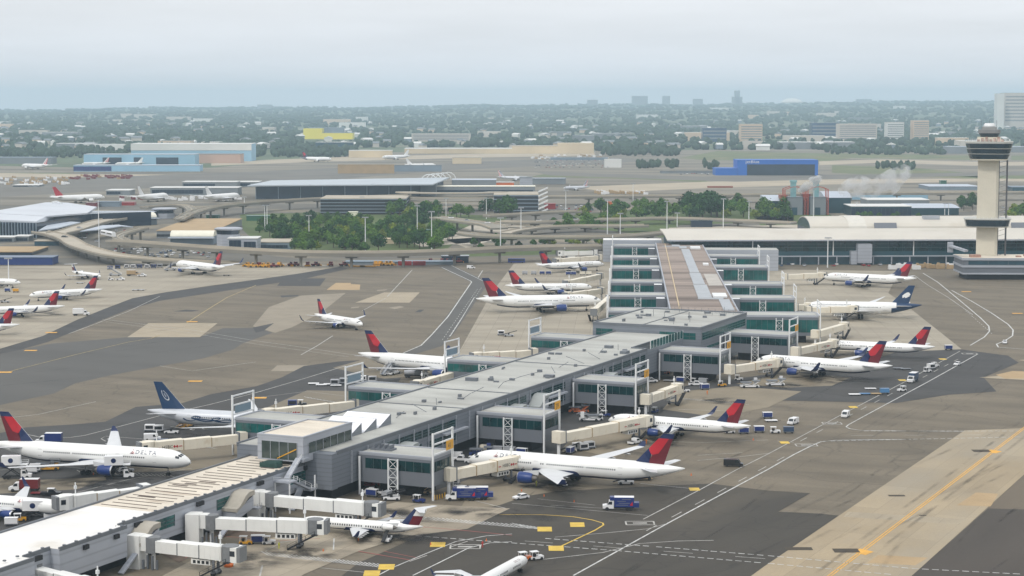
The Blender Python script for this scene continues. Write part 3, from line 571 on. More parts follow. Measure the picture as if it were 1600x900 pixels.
# --- far concourse
fc = thing('far_concourse', 'far stretch of the concourse under a brown weathered roof with grey walkway pads', 'building', (*O2, 0), -B1)
mb = MB(); mb.box(-30, 0, -22, 384, 0, 13); mb.build('wall', [M_clad2], fc)
mb = MB(); mb.box(-29.5, -.5, -21.5, 383.5, 13.003, 13.06); mb.build('roof', [M_roofb], fc)
mb = MB(); mb.box(-30.1, -29.5, -22, 384, 12.2, 13.4); mb.box(-.5, .1, -22, 384, 12.2, 13.4); mb.build('parapet', [M_clad3], fc)
mb = MB()
for x0, x1, y0, y1 in ((-20, -15, 355, 384), (-15.8, -11.2, 338, 352), (-15, -10, 168, 330), (-15.4, -9.6, 102, 165), (-15.6, -9, 36, 99), (-15.8, -4, 30, 35), (-6.4, -1.6, -18, 29), (-2.5, -26, 352, 354.5)): mb.box(min(x0, x1), max(x0, x1), y0, y1, 13.06, 13.4)
mb.each('walkway_pad', [mat('grey_roof_pad', srgb(166, 170, 174), .7, var=.06)], fc)
mb = MB(); mb.box(-8, -1, 96, 160, 13.06, 13.3); mb.build('pale_roof_area', [mat('pale_roof', srgb(178, 172, 164), .8, var=.1, scale=.1)], fc)
mb = MB(); mb.box(-8.5, -2, 36, 52, 13.3, 14.0); mb.box(-6, -3, 214, 222, 13.1, 14.0); mb.box(-9, -3, 332, 344, 13.1, 14.2); mb.each('roof_vent', [M_steel], fc)
mb = MB(); mb.bar((-25.6, -21, 13.2), (-24, 380, 13.2), .5, .35); mb.build('roof_pipe', [mat('cream_pipe', srgb(196, 176, 142), .7, var=.05)], fc)
for y in (50, 118, 200, 276, 356):      # white topped stair heads between the wing roots
    for x in (-33, 2.2): MB().box(x - 2, x + 2, y - 9, y - 3, 0, 12.2, 0, 1).build('stair_head', [M_clad2, M_steel], fc)
# --- gate wings
def gate_wing(frame, side, u, v0, v1, label, num=None, left_sign=False, W=13.0, top=11.2, full=True):
    O, rz = FR[frame]; f = UV if frame == 'near' else UV2
    t = thing('gate_wing', label, 'gate building', (*f(0, u), 0), rz, 'gate wings along the concourse')
    x0, x1 = (v0, v1) if side > 0 else (-v1, -v0)
    xe = x1 if side > 0 else x0; s = side
    mb = MB(); mb.box(x0, x1, 0, W, 3.4, top); mb.build('hall', [M_clad2], t)
    mb = MB(); mb.box(x0 + .3, x1 - .3, .4, W - .4, top + .003, top + .05); mb.build('roof', [M_roof], t)
    mb = MB(); mb.box(x0, x1, -.06, .3, top - .5, top + .35); mb.box(x0, x1, W - .3, W + .06, top - .5, top + .35); mb.box(xe - .3 if s > 0 else xe - .06, xe + .06 if s > 0 else xe + .3, .31, W - .31, top - .5, top + .35); mb.build('parapet', [M_clad3], t)
    wl0, wl1 = (x0 + 2.2, x1 - .3) if s > 0 else (x0 + .3, x1 - 2.2)
    zg0, zg1 = (7.2, 9.9) if frame == 'near' else (4.9, 10.3)
    mb = MB(); win(mb, 'x', wl0, wl1, 0, zg0, zg1, 2.5, -.06); win(mb, 'x', wl0, wl1, W, zg0, zg1, 2.5, .06); win(mb, 'y', .4, W - .4, xe, zg0, zg1, 2.4, .06 * s); mb.build('window_band', [M_glass if not num else M_glassd, M_mull], t)
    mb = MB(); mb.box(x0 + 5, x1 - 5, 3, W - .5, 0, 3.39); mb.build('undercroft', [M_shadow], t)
    for y in (-.9, W + .9):
        mb = MB(); xm = (x0 + x1) / 2
        for dx in (-1.4, 1.4): mb.box(xm + dx - .17, xm + dx + .17, y - .17, y + .17, 0, top - .8)
        z = .6; k = 0
        while z < top - 2.5:
            mb.bar((xm - 1.3, y, z), (xm + 1.3, y, z + 2.3), .1, .1); mb.bar((xm + 1.3, y, z), (xm - 1.3, y, z + 2.3), .1, .1); mb.bar((xm - 1.3, y, z + 2.35), (xm + 1.3, y, z + 2.35), .16, .16); z += 2.4
        mb.build('truss_column', [M_steel], t)
        mb = MB(); xc = x0 + .8 if s > 0 else x1 - .8
        if frame == 'near' and y < 0: mb.tube((xc, y, 0), (xc, y, top - .8), .32, 8); mb.build('column', [M_steel], t)
    xp = xe + .7 * s
    fr = MB()
    for y in (-.4, W - 1.8): fr.box(xp - .24, xp + .24, y - .24, y + .24, 0, 18)
    for z in (17.7, 14.9, 12.1): fr.box(xp - .16, xp + .16, -.1, W - 2.1, z - .2, z + .2)
    g = fr.build('gate_frame', [M_steel], t)
    if num:
        mb = MB(); xs = xp + .2 * s; y0 = W - 5.4
        lo, hi = min(xs, xs + .15 * s), max(xs, xs + .15 * s); y0 -= .6; mb.box(lo, hi, y0, y0 + 4.1, 12.3, 14.75, 0)
        mb.build('gate_sign', [M_ysign], g)
        mb = MB(); ht = 2.1
        # the board faces outward and toward the near side of the wing
        fn = (lambda a, b: (xs + .17 * s, y0 + .8 + a * ht, 12.7 + b * ht)) if s > 0 else (lambda a, b: (xs + .17 * s, y0 + 3.3 - a * ht, 12.7 + b * ht))
        put_text(mb, num, fn); mb.build('gate_number', [M_ink], g)
    if left_sign:
        mb = MB(); mb.box(xp - .14, xp + .14, 1.2, W - 3.4, 12.4, 14.6); mb.build('frame_panel', [M_gsign], g)
    return t
gate_wing('near', 1, 8, .13, 22, 'nearest grey gate wing, with yellow gate sign 41 on its white frame', '41')
gate_wing('near', 1, 81, .13, 22, 'grey gate wing with yellow gate sign 39 behind the nearest white airliner', '39')
gate_wing('near', 1, 156, .13, 22.5, 'grey gate wing with yellow gate sign 37 before the bend of the concourse', '37')
gate_wing('near', 1, 240, .13, 24, 'grey gate wing with yellow gate sign 35 just before the broad bend hall', '35')
gate_wing('near', 1, 303, 5.3, 32, 'grey gate wing with yellow gate sign 33 on the side of the bend hall', '33')
for u, lab in ((42, 'short gate wing beside the glazed atrium, toward the airliner with the dark blue tail'), (110, 'gate wing on the inner side of the hall beyond the white skylights'),
               (183, 'gate wing on the inner side of the hall in front of a wide bodied airliner'), (258, 'gate wing on the inner side of the hall closest to the bend')):
    gate_wing('near', -1, u, 31.1, 60.5, lab, None, True)
for k, u in enumerate((-14, 55, 124, 209, 280, 372)):
    gate_wing('far', -1, u, 30.1, 57, 'teal gate wing on the inner far apron, %s' % ['half hidden behind the bend hall', 'first clear of the bend hall', 'second clear of the bend hall', 'third clear of the bend hall', 'fourth clear of the bend hall', 'next to the headhouse with a blank end'][k], None, False, W=15, top=12)
for k, u in enumerate((-28, 45, 115, 217, 293)):
    gate_wing('far', 1, u, .12, 30 if k else 34, 'teal gate wing on the outer far apron, %s' % ['touching the bend hall', 'first beyond the bend hall', 'second beyond the bend hall', 'third beyond the bend hall', 'nearest the headhouse'][k], None, False, W=15, top=12)
b = thing('link_block', 'pale grey windowed block between the far concourse and the headhouse', 'building', (*UV2(0, 330), 0), -B1)
MB().box(0, 45, 0, 18, 0, 13, 0, 1).build('wall', [M_clad3, M_roof], b); mb = MB(); win(mb, 'x', 6, 24, 0, 8, 10.6, 3, -.06); mb.build('window_band', [M_glassd, M_mull], b)
b = thing('west_link_block', 'pale blank block closing the far concourse on its inner side', 'building', (*UV2(0, 390), 0), -B1)
MB().box(-64, -26, 0, 16, 0, 14.5, 0, 1).build('wall', [M_clad3, M_roofw], b)
# stair enclosures with curved roofs against the hall wall
def hump(v, u, label, h=10.0, pale=False):
    t = thing('stair_enclosure', label, 'stair enclosure', (*UV(v, u), 0), -A1, 'curved roof stair enclosures along the concourse wall')
    prof = [(0, h - 3.3), (1.2, h - 3.0), (2.6, h - 2.0), (4.2, h - .7), (5.6, h - .1), (8.2, h)]
    ring = lambda x: [(x, y, z) for y, z in prof] + [(x, 8.2, h - 1.2), (x, 5.6, h - 1.3), (x, 3.6, h - 2.6), (x, 0, h - 4.1)]
    mb = MB(); mb.loft([ring(0), ring(4.4)]); mb.build('curved_roof', [M_conw if pale else mat('grey_metal_roof', srgb(158, 162, 160), .5, .2, var=.06) if 'grey_metal_roof' not in MATS else MATS['grey_metal_roof']], t)
    mb = MB(); mb.prism([(.2, .3), (4.1, .3), (4.1, 8), (.2, 8)], [h - 6.2, h - 6.2, h - 4.4, h - 4.4], [h - 4.2, h - 4.2, h - 1.3, h - 1.3]); mb.build('lower_wall', [M_clad3], t)
    mb = MB(); mb.box(.1, 5, 8.4, 10.4, 4.2, 4.6); mb.bar((3.4, -.4, 3.6), (3.4, -6, .3), 1.3, .4); rails(mb, [(5, 8.4, 4.6), (5, 10.4, 4.6)]); mb.build('outer_stair', [M_clad3], t)
    return t
hump(-8, -46, 'pale humped stair enclosure beside the second near boarding bridge', 9.2, True); hump(-8, -86, 'pale humped stair enclosure beside the nearest full boarding bridge', 9.2, True)
hump(.4, 26, 'grey humped stair enclosure behind gate sign 41'); hump(.4, 100, 'grey humped stair enclosure just behind gate sign 39'); hump(.4, 118, 'tall grey humped stair enclosure farther behind gate sign 39', 11); hump(.4, 178, 'grey humped stair enclosure behind gate sign 37')
# skylight unit on the nearest wing
mb = MB(); mb.box(-3.2, 3.2, -1.6, 1.6, 0, .5)
for k in range(4): mb.prism([(-3 + k * 1.5, -1.4), (-1.9 + k * 1.5, -1.4), (-1.9 + k * 1.5, 1.4), (-3 + k * 1.5, 1.4)], .5, [.6, 1.5, 1.5, .6])
o = mb.build('rooftop_unit', [M_clad2]); tag(o, 'ribbed grey rooftop unit on the gate 41 wing', 'rooftop unit'); o.location = (*UV(4.5, 14), 11.26); o.rotation_euler = (0, 0, -A1)
# --- headhouse
HX, HY = 102.0, 1226.0
hh = thing('terminal_headhouse', 'long glass fronted terminal headhouse with pale curved roof behind the control tower', 'building', (HX, HY, 0), R(-1.2) + R(3.2))
mb = MB(); mb.box(0, 420, .5, 43, 0, 16.2); mb.build('wall', [mat('blue_grey_spandrel', (.014, .062, .082), .35, var=.1, scale=.1)], hh)
mb = MB(); win(mb, 'x', 1, 418, .5, 8.6, 15.6, 9.2, -.12, rows=3); mb.build('upper_glazing', [M_glassd, M_mull], hh)
mb = MB(); win(mb, 'x', 1, 418, .5, .6, 4.6, 3.1, -.12); mb.build('lower_glazing', [M_glassb, M_glassb], hh)
mb = MB()
for k in range(36): mb.box(k * 11.8, k * 11.8 + .7, -1.5, -.8, 0, 5.6)
mb.box(-1, 421, -1.9, -.7, 5.2, 5.9); mb.build('colonnade', [M_clad3], hh)
mb = MB()
for k in range(1, 8): mb.box(k * 52.0, k * 52 + .6, -.5, .1, 5.9, 16.3)
mb.build('front_fin', [M_steel], hh)
prof = [(-3.5, 16.3), (2, 17.2), (8, 18.2), (16, 19.2), (26, 20.1), (40, 20.7)]
M_roofc = mat('cream_standing_seam_roof', srgb(198, 192, 180), .5, var=.05, scale=.05, stain=(srgb(176, 166, 150), .02, .55, .75))
rr = [(y, z) for y, z in prof] + [(40, 19.9)] + [(y, z - .8) for y, z in prof[::-1]]
mb = MB(); mb.loft([[(-3, y, z) for y, z in rr], [(424, y, z) for y, z in rr]]); mb.build('curved_roof', [M_roofc], hh)
mb = MB()
for k in range(0, 29): mb.bar((-1 + 15 * k, -3.4, 16.35), (-1 + 15 * k, 14, 18.65), .2, .12)
mb.build('roof_seam', [M_clad3], hh); MB().box(-3, 424, -3.75, -3.52, 15.5, 16.35).build('eave', [M_clad3], hh)
mb = MB(); mb.box(119, 128, -7, .3, 1.5, 13.6); mb.box(115, 118.9, -5, .3, .5, 9); mb.build('stair_block', [M_clad3], hh)
bv = thing('barrel_roof_hall', 'white barrel vaulted hall roof with raised ribs rising behind the headhouse', 'building', (198, HY + 47, 0), R(2))
def vault(mb, x0, x1, r, z0, h, m=0, n=12, y0=0.0):
    a = [[(x, y0 + r - r * cos(pi * k / n), z0 + h * sin(pi * k / n)) for k in range(n + 1)] for x in (x0, x1)]
    mb.loft(a, m, closed=False, caps=True)
mb = MB(); mb.box(0, 330, 0, 46, 0, 19.9); mb.build('wall', [M_clad2], bv)
mb = MB(); vault(mb, 0, 330, 23, 19.9, 7.2); mb.build('vault_roof', [M_roofc], bv)
mb = MB()
for x in (26, 118, 210, 300): vault(mb, x, x + 12, 23.3, 19.9, 7.7)
mb.each('roof_rib', [mat('white_rib', srgb(206, 202, 192), .5, var=.04)], bv)
mb = MB(); 
for x in (28, 120, 212, 302): mb.prism([(x + 15, -.6), (x + 30, -.6), (x + 30, 1.6), (x + 15, 1.6)], 20, [20.6, 20.6, 24.0, 24.0])
mb.each('skylight_strip', [M_clad2], bv)
mb = MB(); vault(mb, -.4, -.02, 22, 20, 6.5); mb.build('end_glazing', [M_glassb], bv)
mb = MB()
for x in (78, 176): mb.box(x, x + 11, 9, 13, 25.6, 28)
mb.each('roof_box', [M_clad3], bv)
# --- control tower
TX, TY = 284.0, 1146.0
tw = thing('control_tower', 'tall beige concrete control tower with flared dark glazed head', 'control tower', (TX, TY, 0), R(-13))
zz = lambda py: hz(py, TY)
M_tow = mat('beige_tower_concrete', srgb(208, 201, 184), .85, var=.07, scale=.06, fine=.03)
mb = MB(); mb.prism([(-6.1, -5.2), (4.6, -5.2), (6.1, -3.4), (6.1, 5.2), (-6.1, 5.2)], 0, zz(250)); mb.build('shaft', [M_tow], tw)
def flare(mb, z0, r0, z1, r1, n=12, m=0, m2=None, sq=True):
    def ring(z, r): return [(r * (abs(cos(a)) ** .55) * (1 if cos(a) > 0 else -1), r * (abs(sin(a)) ** .55) * (1 if sin(a) > 0 else -1), z) for a in [2 * pi * (k + .5) / n for k in range(n)]]
    mb.loft([ring(z0, r0), ring(z1, r1)], m)
k0 = TY / 3000 * 1.02
zb, zt = zz(250), zz(223)
mb = MB(); flare(mb, zb, 10.8, zb + .8, 11, 20); mb.build('head_floor', [M_tow], tw)
mb = MB()
for q in range(3):
    a, c2 = q / 3, (q + 1) / 3; flare(mb, zb + .8 + (zt - zb - .8) * a, 11 + 2.7 * a ** .8, zb + .8 + (zt - zb - .8) * (c2 - .05), 11 + 2.7 * c2 ** .8, 20, 0)
mb.build('head_glazing', [mat('tower_glazing', (.012, .03, .045), .12, var=.3, scale=.4, spec=.6)], tw)
mb = MB()
for q in (1, 2): z = zb + .8 + (zt - zb - .8) * q / 3; flare(mb, z - .22, 11.05 + 2.7 * (q / 3) ** .8, z + .1, 11.15 + 2.7 * (q / 3) ** .8, 20)
flare(mb, zt - .2, 13.9, zt + .9, 14, 20); mb.build('head_band', [mat('pale_band', srgb(186, 186, 180), .6, var=.05)], tw)
mb = MB(); rails(mb, [(-12, -12, zt + .9), (12, -12, zt + .9), (12, 12, zt + .9), (-12, 12, zt + .9), (-12, -12, zt + .9)], 1.2, 2.4)
mb.build('railing', [M_steel], tw)
mb = MB(); flare(mb, zt + .9, 7.2, zz(214), 6.8, 16); mb.build('cab_base', [M_tow], tw)
mb = MB(); 
for a in range(7): x = -7 + a * 2.3; mb.box(x, x + 1.5, -9.5, -7.6, zt + .9, zt + 2.2 + (a % 3) * .7)
mb.each('roof_equipment', [mat('mixed_equipment', srgb(168, 138, 124), .7, var=.5, scale=.5)], tw)
mb = MB(); flare(mb, zz(214), 5.1, zz(208), 6.1, 16); mb.build('cab_glazing', [MATS['tower_glazing']], tw)
mb = MB(); flare(mb, zz(208), 6.5, zz(202.5), 6.5, 16); mb.build('cab_roof', [mat('grey_cab_roof', srgb(126, 126, 126), .6, var=.08)], tw)
mb = MB(); flare(mb, zz(202.5), 4.4, zz(198.5), 4.4, 16); mb.build('penthouse', [mat('mid_grey_paint', srgb(146, 146, 144), .6)], tw)
mb = MB(); q = zz(198.5); mb.loft([[(r * cos(2 * pi * k / 16), r * sin(2 * pi * k / 16), q + h) for k in range(16)] for r, h in ((3.2, 0), (3.5, .6), (3.1, 1.6), (2.6, 2.3))]); mb.build('radome', [M_steel], tw)
for x in (-4.8, 0, 4.2):
    MB().tube((x, 2, zz(208)), (x, 2, zz(188)), .1, 5).build('antenna', [M_edge], tw)
zm = zz(352)
mb = MB(); flare(mb, zm, 12.6, zz(342), 13.6, 20); mb.build('mid_ring_glazing', [MATS['tower_glazing']], tw)
mb = MB(); flare(mb, zz(342), 13.8, zz(340.5), 13.9, 20); flare(mb, zm - .6, 12.2, zm, 12.8, 20); mb.build('mid_ring_band', [MATS['pale_band']], tw)
mb = MB(); rails(mb, [(-12, -12, zz(340.5)), (12, -12, zz(340.5)), (12, 12, zz(340.5))], 1.2, 2.4); mb.build('mid_ring_railing', [M_steel], tw)
mb = MB(); mb.tube((10.8, -2, 8), (10.8, -2, zb), .5, 8)
for k in range(24): z = 10 + k * 2.9; mb.bar((6, -2.6, z), (10.4, -2.6, z + 1.4), .2, .15)
mb.box(6.1, 6.5, -3.2, -2.6, 8, zb); mb.build('side_pipe_and_ladder', [mat('dark_steel', srgb(92, 90, 92), .6, .3)], tw)
tb = thing('tower_base_building', 'low grey two storey building banded in white at the foot of the control tower', 'building', (TX - 19, TY - 22, 0), R(-2))
mb = MB(); mb.box(0, 110, 0, 28, 3.6, 12.4); mb.build('wall', [M_clad2], tb)
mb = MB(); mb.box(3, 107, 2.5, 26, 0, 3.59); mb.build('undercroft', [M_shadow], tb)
mb = MB(); mb.box(-.3, 110, -.3, 28, 3.3, 4.2); mb.box(-.5, 110, -.5, 28, 7.4, 8.6); mb.box(-.6, 110, -.6, 28.3, 11.6, 12.9); mb.build('white_band', [M_clad3], tb)
mb = MB(); mb.box(0, 109.6, 0, 27.8, 12.91, 13.0); mb.build('roof', [M_rooft], tb)
mb = MB(); win(mb, 'x', 3, 108, 0, 9, 11.2, 12, -.08); mb.build('window_band', [M_glassb, M_clad2], tb)
mb = MB(); mb.box(5, 11, 3, 8, 13, 14.6); 
for k in range(12): roof_box(34 + 6 * k, 8 + (k * 7) % 15, 13, 3, 2, .8 + (k % 3) * .4, mb)
mb.each('roof_vent', [mat('rust_pipe', srgb(168, 132, 116), .7, var=.4, scale=.3)], tb)
mb = MB(); mb.bar((3, 6, 16.6), (-5, 16, 19), 3, 1.2); mb.box(-6, -3, 15, 18, 15, 21); mb.build('roof_conveyor', [M_clad3], tb)
# ---------------------------------------------------------------- aircraft
M_fus = mat('white_aircraft_paint', (.80, .80, .78), .32, var=.025, scale=.15, spec=.5, coat=.2)
M_navy = mat('navy_aircraft_paint', (.006, .017, .078), .35, var=.08, coat=.2)
M_bluee = mat('blue_engine_paint', (.007, .034, .17), .35, var=.08, coat=.2)
M_reda = mat('bright_red_paint', (.46, .008, .02), .4, var=.08, coat=.2)
M_redb = mat('dark_red_paint', (.13, .005, .013), .4, var=.08, coat=.2)
M_wing = mat('pale_grey_wing', (.60, .61, .62), .4, var=.05, scale=.3)
M_lip = mat('bare_metal', (.62, .62, .63), .25, .9, var=.05)
M_hole = mat('dark_opening', (.012, .012, .014), .6, var=0)
M_core = mat('engine_core_metal', (.22, .20, .18), .4, .7, var=.1)
M_win = mat('cabin_window_glass', (.03, .035, .045), .15, var=.1)
M_door = mat('door_outline_grey', (.36, .36, .37), .5, var=0)
M_gear = mat('landing_gear_grey', (.35, .35, .36), .5, .4, var=.1)
M_teal = mat('navy_teal_paint', (.008, .036, .100), .35, var=.06, coat=.2)
M_silver = mat('silver_aircraft_paint', (.58, .60, .63), .3, .25, var=.03, coat=.2)
M_orange = mat('red_orange_paint', (.62, .09, .05), .45, var=.05)
TYPES = {  # length, diameter, centre height, span, wing: LE fraction, root chord, tip chord, sweep, dihedral; tip; engines (x frac, y, z, r, len); fin: height, root, tip, sweep
 'a333': dict(L=63.7, D=5.64, zc=4.9, span=60.3, le=.335, cr=11.4, ct=2.5, sw=32, dh=5.5, tip='small', eng=(.30, 9.4, 2.55, 1.55, 5.4), fin=(8.6, 8.4, 3.1, 44), tp=(19.4, 5.2, 2.0)),
 'b763': dict(L=54.9, D=5.03, zc=4.7, span=48.5, le=.315, cr=10.6, ct=2.3, sw=33, dh=6, tip='blend', eng=(.295, 7.9, 2.35, 1.35, 5.0), fin=(8.6, 8.2, 3.0, 44), tp=(18.6, 5.4, 1.9)),
 'b764': dict(L=61.4, D=5.03, zc=4.8, span=51.9, le=.33, cr=10.8, ct=1.6, sw=33, dh=6, tip='rake', eng=(.31, 7.9, 2.4, 1.35, 5.0), fin=(8.8, 8.4, 3.0, 44), tp=(18.6, 5.4, 1.9)),
 'b772': dict(L=63.7, D=6.2, zc=5.2, span=62.0, le=.33, cr=13.0, ct=2.0, sw=34, dh=6, tip='rake', eng=(.31, 9.7, 2.75, 1.75, 6.4), fin=(9.6, 9.4, 3.4, 45), tp=(21.3, 6.2, 2.4)),
 'b752': dict(L=47.3, D=3.9, zc=4.3, span=38.0, le=.35, cr=8.2, ct=1.8, sw=28, dh=5, tip='blend', eng=(.335, 6.5, 2.2, 1.2, 4.6), fin=(7.6, 7.2, 2.8, 42), tp=(15.2, 4.6, 1.7)),
 'b738': dict(L=39.5, D=3.8, zc=3.4, span=34.3, le=.34, cr=7.4, ct=1.6, sw=28, dh=6, tip='blend', eng=(.32, 4.9, 1.75, 1.02, 4.0), fin=(7.0, 6.4, 2.2, 40), tp=(14.3, 4.2, 1.5)),
 'b788': dict(L=56.7, D=5.8, zc=5.0, span=58.5, le=.33, cr=11.6, ct=1.3, sw=34, dh=7, tip='rake', eng=(.29, 9.8, 2.6, 1.7, 5.2), fin=(8.8, 8.4, 3.0, 43), tp=(19.2, 5.4, 2.0)),
 'crj9': dict(L=36.4, D=2.7, zc=2.5, span=24.0, le=.42, cr=5.6, ct=1.3, sw=27, dh=3, tip='blend', eng=None, fin=(3.9, 4.8, 3.2, 42), tp=(8.5, 2.9, 1.4)),
 'crj': dict(L=32.4, D=2.7, zc=2.5, span=22.4, le=.42, cr=5.4, ct=1.3, sw=27, dh=3, tip='blend', eng=None, fin=(4.0, 4.8, 3.2, 42), tp=(8.5, 2.9, 1.4)),
}
def fus_fn(T):
    L, D, zc = T['L'], T['D'], T['zc']; Ln, Lt = 1.55 * D, 3.3 * D
    def prof(d):                         # d = metres behind the nose -> radius, centre height
        if d < Ln: t = d / Ln; return .5 * D * max(.03, (1 - (1 - t) ** 2.1)) ** .6, zc - .12 * D * (1 - t) ** 1.7
        if d > L - Lt: s = min(1, (d - (L - Lt)) / Lt); return .5 * D * (1 - .93 * s ** 1.75), zc + .30 * D * s ** 1.6
        return .5 * D, zc
    def surf(d, ang, off=0.0):           # ang 0 = crown, +90 = port side
        r, z = prof(d); r += off; return (L / 2 - d, r * sin(R(ang)), z + r * cos(R(ang)))
    return prof, surf
def foil(c, th, x, y, z, n=5, vert=False):
    up = [(k / n) ** 1.4 for k in range(n + 1)]
    tk = lambda s: th * c * 2.6 * (sqrt(max(s, 0)) * .55 * (1 - s) + .02 * (1 - s))
    pts = [(x - s * c, tk(s)) for s in up[::-1]] + [(x - s * c, -tk(s) * .8) for s in up[1:]]
    return [(a, y + t, z) if vert else (a, y, z + t) for a, t in pts]
def wing_part(name, par, T, s, m, mtip, tipname):
    L, D = T['L'], T['D']; x0 = L / 2 - T['le'] * L; hs = T['span'] / 2; tw = math.tan(R(T['sw'])); td = math.tan(R(T['dh'])); z0 = T['zc'] - .30 * D
    y0, yk = .30 * D, .36 * hs
    cr, ct = T['cr'], T['ct']; ck = cr - (yk - y0) * tw * .98; ck = max(ck, ct * 2.0)
    st = [(y0, cr, .14), (yk, ck, .115), (hs, ct, .10)]
    mb = MB(); rings = []
    for y, c, th in st:
        fl = 1.0 + .25 * ((y - y0) / (hs - y0)) ** 2
        rings.append(foil(c, th, x0 - (y - y0) * tw, s * y, z0 + (y - y0) * td * fl * .8))
    if T['tip'] == 'rake':
        y, c, th = st[2]; rings.append(foil(ct * .35, .09, x0 - (y - y0) * tw - 2.6, s * (y + 2.2), z0 + (y + 2.2 - y0) * td + .5))
    mb.loft(rings, 0)
    for y in (yk * .8, yk * 1.25, hs * .62, hs * .8):          # flap track fairings
        f = (y - yk) / (hs - yk); c = ck + (ct - ck) * f if y > yk else cr + (ck - cr) * (y - y0) / (yk - y0)
        xe = x0 - (y - y0) * tw - c; z = z0 + (y - y0) * td * .85 - .25
        mb.loft([[(xe + dx, s * y + r * a, z - .1 + r * b) for a, b in ((1, 0), (0, 1), (-1, 0), (0, -1.2))] for dx, r in ((.35 * c, .08), (.1 * c, .28), (-.7, .05))])
    w = mb.build(name, [m], par, True)
    try:
        for p in w.data.polygons: p.use_smooth = False
    except Exception: pass
    y, c, th = st[2]; xt = x0 - (y - y0) * tw; zt = z0 + (y - y0) * td * 1.0
    if T['tip'] in ('blend', 'small'):
        h = {'blend': .072 * hs * 2, 'small': 1.5}[T['tip']] ; o = .32 * h if T['tip'] == 'blend' else .5 * h
        mb = MB(); mb.loft([foil(c, .1, xt, s * y, zt), foil(c * .85, .09, xt - h * .35, s * (y + o * .55), zt + h * .25), foil(c * .36, .08, xt - h * 1.0, s * (y + o), zt + h)])
        mb.build('winglet', [mtip], w)
    return w
def engine_part(par, x, y, z, r, ln, mc, s):
    n = 18; ring = lambda dx, q, dz=0: [(x - dx, y + q * cos(2 * pi * k / n), z + dz + q * sin(2 * pi * k / n)) for k in range(n)]
    mb = MB(); mb.loft([ring(.0, r * .86), ring(-.0 + .12, r * .95), ring(.32, r * .99)], 1, False)
    mb.loft([ring(.32, r * .99), ring(ln * .35, r * 1.05), ring(ln * .62, r * .98), ring(ln * .82, r * .78)], 0, False)
    mb.loft([ring(.0, r * .86), ring(.9, r * .80)], 2, False); mb.loft([ring(.9, r * .80), ring(.95, .05)], 2, False)
    mb.loft([ring(ln * .82, r * .78), ring(ln * .80, r * .5)], 2, False); mb.loft([ring(ln * .78, r * .5), ring(ln * .95, r * .42), ring(ln * 1.08, r * .1)], 3)
    e = mb.build('engine', [mc, M_lip, M_hole, M_core], par, True)
    mb = MB(); mb.loft([[(x - .25 * ln, y - .16, z + r * .8), (x - .25 * ln, y + .16, z + r * .8), (x - .3 * ln, y + .16, z + r * 1.15), (x - .3 * ln, y - .16, z + r * 1.15)],
                        [(x - ln * 1.1, y - .16, z + r * .6), (x - ln * 1.1, y + .16, z + r * .6), (x - ln * 1.15, y + .16, z + r * 1.5), (x - ln * 1.15, y - .16, z + r * 1.5)]]); mb.build('pylon', [M_wing], e)
    return e
FIN = {
 'delta': [([(0, 0), (.52, 0), (.30, .34), (0, .50)], 'N'), ([(.52, 0), (1, 0), (1, .34), (.62, .36), (.40, .30), (.446, .115)], 'D'), ([(.30, .34), (.40, .30), (.62, .36), (.72, .84), (0, .84), (0, .50)], 'R'),
           ([(.62, .36), (1, .34), (1, .84), (.72, .84)], 'D'), ([(0, .84), (1, .84), (1, 1), (0, 1)], 'N')],
 'navy': [([(0, 0), (1, 0), (1, 1), (0, 1)], 'N')],
 'commuter': [([(0, 0), (.45, 0), (.25, 1), (0, 1)], 'N'), ([(.45, 0), (1, 0), (1, .55), (.34, .55)], 'D'), ([(.34, .55), (1, .55), (1, 1), (.25, 1)], 'W')],
 'white': [([(0, 0), (1, 0), (1, 1), (0, 1)], 'W')],
 'flag': [([(0, 0), (.5, 0), (.5, .12), (0, .12)], 'W'), ([(.5, 0), (1, 0), (1, .12), (.5, .12)], 'R')] + [([(0, a), (.55, a), (.55, a + .11), (0, a + .11)], 'N') for a in (.12, .34, .56, .78)] + [([(0, a), (.55, a), (.55, a + .11), (0, a + .11)], 'S') for a in (.23, .45, .67, .89)] +
         [([(.55, a), (1, a), (1, a + .11), (.55, a + .11)], 'R' if k % 2 else 'W') for k, a in enumerate((.12, .23, .34, .45, .56, .67, .78, .89))],
 'red': [([(0, 0), (1, 0), (1, 1), (0, 1)], 'R')],
 'stripe': [([(0, 0), (.25, 0), (.45, 1), (0, 1)], 'W'), ([(.25, 0), (.5, 0), (.65, 1), (.45, 1)], 'R'), ([(.5, 0), (.7, 0), (.8, 1), (.65, 1)], 'W'), ([(.7, 0), (1, 0), (1, 1), (.8, 1)], 'R')],
}
